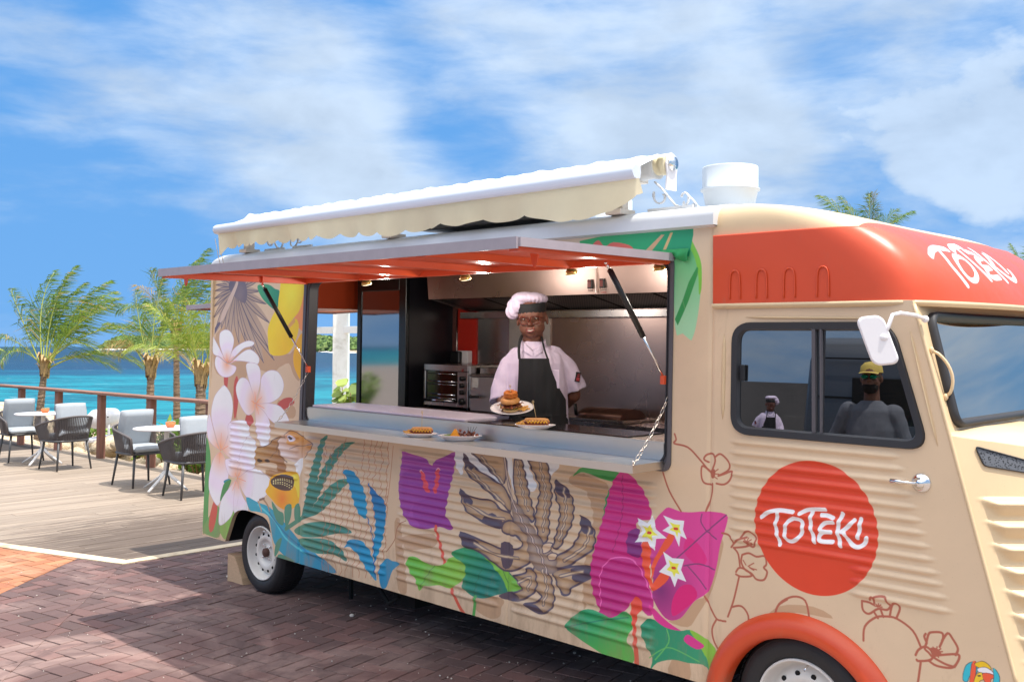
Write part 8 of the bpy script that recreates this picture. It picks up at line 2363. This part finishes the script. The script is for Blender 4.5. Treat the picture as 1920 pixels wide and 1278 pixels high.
# palms whose crowns show over the cab roof and at the frame edges
t4 = atp(1622, 478, 17.0)
palm((t4.x, 17.0, -.3), t4.z + .3, (.0, 0, 0), 1.35, [(175, 52, .9, 1.1, 0), (182, 64, .9, .9, 0), (170, 36, .85, .7, 0), (20, 84, .75, .1, 0), (0, 70, .5, .2, 0), (190, 74, .7, .6, 0), (100, 70, .6, .3, 0), (5, 80, .85, -.1, 1), (340, 50, .7, .8, 0), (300, 60, .7, .7, 0)],
     'palm crown with one brown frond showing above the cab roof', 5, Vector((-.15, 0, 0)), .42)
t5 = atp(1925, 575, 17.0)
palm((t5.x, 17.0, -.3), t5.z + .3, (.1, 0, 0), 1.2, fans(10, 6), 'palm tip peeping over the cab roof at the right edge', 6, Vector((-.1, 0, 0)), .34)
t6 = atp(-62, 672, 22.0)
palm((t6.x, 22.0, -.3), t6.z + .3, (0, 0, 0), 1.1, fans(9, 7, .6, (0, 60)), 'yellowish palm tip at the left edge over the horizon', 7, Vector((.3, 0, 0)), .36, lightmat=True)

# sea grape, shrubs
grape = leaf_mat('sea_grape', (66, 100, 40), (168, 184, 96), None, 3., .3)
def bush(name, loc, n_stem, H, spread, lsize, m_, label, cat, seed, round_=True, grp=None):
    rn = random.Random(seed); root = empty(name, Matrix.Translation(Vector(loc)), label, cat, grp); st = MB(); lf = MB(); vals = []
    for s_ in range(n_stem):
        a = rn.uniform(0, 6.28); sp_ = spread * rn.uniform(.1, 1); h = H * rn.uniform(.55, 1); p0 = Vector((math.cos(a) * sp_ * .4, math.sin(a) * sp_ * .4, 0)); p1 = Vector((math.cos(a) * sp_, math.sin(a) * sp_, h)); mid = p0.lerp(p1, .5) + Vector((rn.uniform(-.05, .05), rn.uniform(-.05, .05), .05))
        st.tube([p0, mid, p1], [.012, .009, .005], 5)
        nl = int(9 + h * 10)
        for k in range(nl):
            t = .25 + .75 * k / nl; c = (p0.lerp(mid, t * 2) if t < .5 else mid.lerp(p1, t * 2 - 1)); az = k * 2.4 + rn.uniform(-.4, .4); out = Vector((math.cos(az), math.sin(az), rn.uniform(-.1, .6))).normalized()
            sz = lsize * rn.uniform(.7, 1.2); c2 = c + out * sz * .9; nrm = (out * .5 + Vector((rn.uniform(-.4, .4), -.5 + rn.uniform(-.4, .4), .7))).normalized(); e1_ = nrm.orthogonal().normalized(); e1_ = (Matrix.Rotation(rn.uniform(0, 6.28), 3, nrm) @ e1_); e2_ = nrm.cross(e1_)
            if round_: P = [c2 + e1_ * sz * .62 * math.cos(q) + e2_ * sz * .55 * math.sin(q) + nrm * sz * .12 * math.cos(2 * q) for q in [2 * math.pi * j / 8 for j in range(8)]]; F_ = [tuple(range(8))]
            else:
                d = (out + Vector((0, 0, .3))).normalized(); sd = d.cross(nrm).normalized(); P = [c, c + d * sz * .5 + sd * sz * .22, c + d * sz * 1.2, c + d * sz * .5 - sd * sz * .22]; F_ = [(0, 1, 2, 3)]
            lf.add(P, F_); vals += [rn.random()] * len(F_)
    obj('stem', st, mat('bush_stem', (120, 96, 66), .8), root, kind='stuff'); me = attr_mesh(lf, vals, 'foliage'); obj('foliage', me, m_, root, kind='stuff'); return root
zb = lambda x, y: shore_z(*tn((x, y)))
for i, (px, py, Y, H, lab) in enumerate(((592, 735, 12.2, 1.12, 'sea grape bush seen through the truck, left of the white post'), (645, 715, 12.4, 1.22, 'taller sea grape bush in front of the white post behind the truck'), (672, 745, 12.6, .95, 'sea grape bush seen through the truck beside the fridge'))):
    c = atp(px, py, Y); bush('sea_grape', (c.x, Y, -.3), 9, H + .34, .30, .12, grape, lab, 'bush', 30 + i, True, 'sea grapes behind the truck')
shrub_m = leaf_mat('shrub', (40, 88, 34), (136, 168, 66), None, 2., .3)
sh_lab = ['broad leaved shrub beyond the railing beside the rear of the truck', 'low shrub beyond the railing below the slim palm', 'dark leaved shrub between the two right railing posts', 'small shrub beyond the railing by the white lounge', 'shrub tuft behind the armchair seen between the tables', 'low shrub left of the far railing post', 'shrub in the gap right of the white lounge', 'leafy shrub under the young bright palm']
for i, (px, py, Y, H, sp_) in enumerate(((372, 800, 14.9, .75, .45), (330, 800, 15.6, .7, .4), (345, 790, 16.2, .8, .4), (226, 800, 18.6, .45, .4), (150, 790, 19.5, .5, .4), (128, 790, 19.0, .42, .3), (252, 800, 17.2, .5, .35), (388, 790, 14.4, .8, .35))):
    c = atp(px, py, Y); bush('shrub', (c.x, Y, zb(c.x, Y) - .04), 14, H, sp_, .14 if i != 2 else .20, shrub_m, sh_lab[i], 'shrub', 50 + i, False, 'shrubs beyond the railing')
for i, (x_, y_, lab) in enumerate(((-13.4, 6.6, 'nearest green bush left of the camera, mirrored in the fridge door'), (-14.2, 8.2, 'middle green bush left of the camera, mirrored in the fridge door'), (-13.8, 9.9, 'farthest green bush left of the camera, mirrored in the fridge door'))):
    bush('shrub', (x_, y_, -.03), 26, 1.3, .8, .2, shrub_m, lab, 'shrub', 90 + i, False)
# low ground creeper
gc_ = MB(); vals = []; rn = random.Random(77)
for i in range(5200):
    t_ = rn.uniform(-6.5, 6); n_ = rn.uniform(.7, 4.6); p = xy(t_, n_)
    if mnoise.noise(Vector((p[0] * .8, p[1] * .8, 2))) + .25 * (t_ > -1.5) < .18: continue
    z = shore_z(t_, n_); s = rn.uniform(.03, .08); a = rn.uniform(0, 6.28); d = Vector((math.cos(a), math.sin(a), rn.uniform(.3, 1.2))) * s; sd = Vector((-d.y, d.x, 0)) * .35
    c = Vector((p[0], p[1], z + rn.uniform(0, .10))); gc_.add([c, c + d * .5 + sd, c + d, c + d * .5 - sd], [(0, 1, 2, 3)]); vals.append(rn.random())
me = attr_mesh(gc_, vals, 'ground_creeper'); tag(obj('ground_creeper', me, shrub_m), 'low green creeper covering the sandy bank beyond the railing', 'creeper', kind='stuff')
# rocks along the deck edge
rockm = mat('coral_rock', (206, 188, 160), .95, var=.25, scale=6, bump=.02, bscale=12, stain=(160, 134, 104), sscale=5)
rk_meshes = []
for s_ in range(7):
    mb = MB(); mb.ball((0, 0, 0), (1, .8, .62), 14, 10); me = mb.mesh('rock')
    for v_ in me.vertices: v_.co *= 1 + .32 * mnoise.noise(v_.co * 1.3 + Vector((s_ * 9, 0, 0))) + .12 * mnoise.noise(v_.co * 4 + Vector((0, s_ * 5, 0)))
    fixn(me); me.materials.append(rockm); rk_meshes.append(me)
spots = []
for i in range(84):
    t_ = rn.uniform(-6.6, 1.7); n_ = .30 + rn.random() ** 1.6 * 1.9; s = rn.uniform(.07, .26); spots.append((t_, n_, s))
ORD = ['largest', 'second largest', 'third largest', 'fourth largest', 'fifth largest', 'sixth largest', 'seventh largest', 'eighth largest', 'ninth largest', 'tenth largest', 'eleventh largest', 'twelfth largest', 'thirteenth largest', 'fourteenth largest']
BAY = {-4: 'at the left edge of the photo', -3: 'left of the far table', -2: 'behind the far table', -1: 'behind the middle railing post', 0: 'behind the nearer table', 1: 'beside the rear of the truck'}
bays = {}
for sp_ in spots: bays.setdefault(int(math.floor(sp_[0] / 1.69)), []).append(sp_)
for bk_, L_ in bays.items():
    L_.sort(key=lambda q: -q[2])
    for j_, (t_, n_, s) in enumerate(L_):
        p = xy(t_, n_); o_ = bpy.data.objects.new('rock', rk_meshes[(j_ + bk_) % 7]); COL.objects.link(o_); o_.location = (p[0], p[1], shore_z(t_, n_) + s * .25); o_.scale = (s, s * rn.uniform(.8, 1.2), s * rn.uniform(.8, 1.1)); o_.rotation_euler = (rn.uniform(-.3, .3), rn.uniform(-.3, .3), rn.uniform(0, 6.3))
        if j_ < 14: lb_ = ORD[j_] + ' pale rock in the bank ' + BAY.get(bk_, 'beyond the railing')
        else: lb_ = 'small pale stone lying among the bigger rocks just beyond the railing'
        tag(o_, lb_, 'rock', 'coral rocks along the deck edge')
for (px, py, Y, s) in ((213, 838, 16.6, .34), (238, 835, 16.2, .26), (110, 865, 18.2, .24)):
    c = atp(px, py, Y); o_ = bpy.data.objects.new('rock', rk_meshes[int(px) % 7]); COL.objects.link(o_); o_.location = (c.x, Y, c.z); o_.scale = (s, s, s * .8); tag(o_, {213: 'big rounded boulder right of the middle railing post', 238: 'second boulder behind the armchair, right of the big one', 110: 'boulder under the far table beyond the railing'}[px], 'boulder')
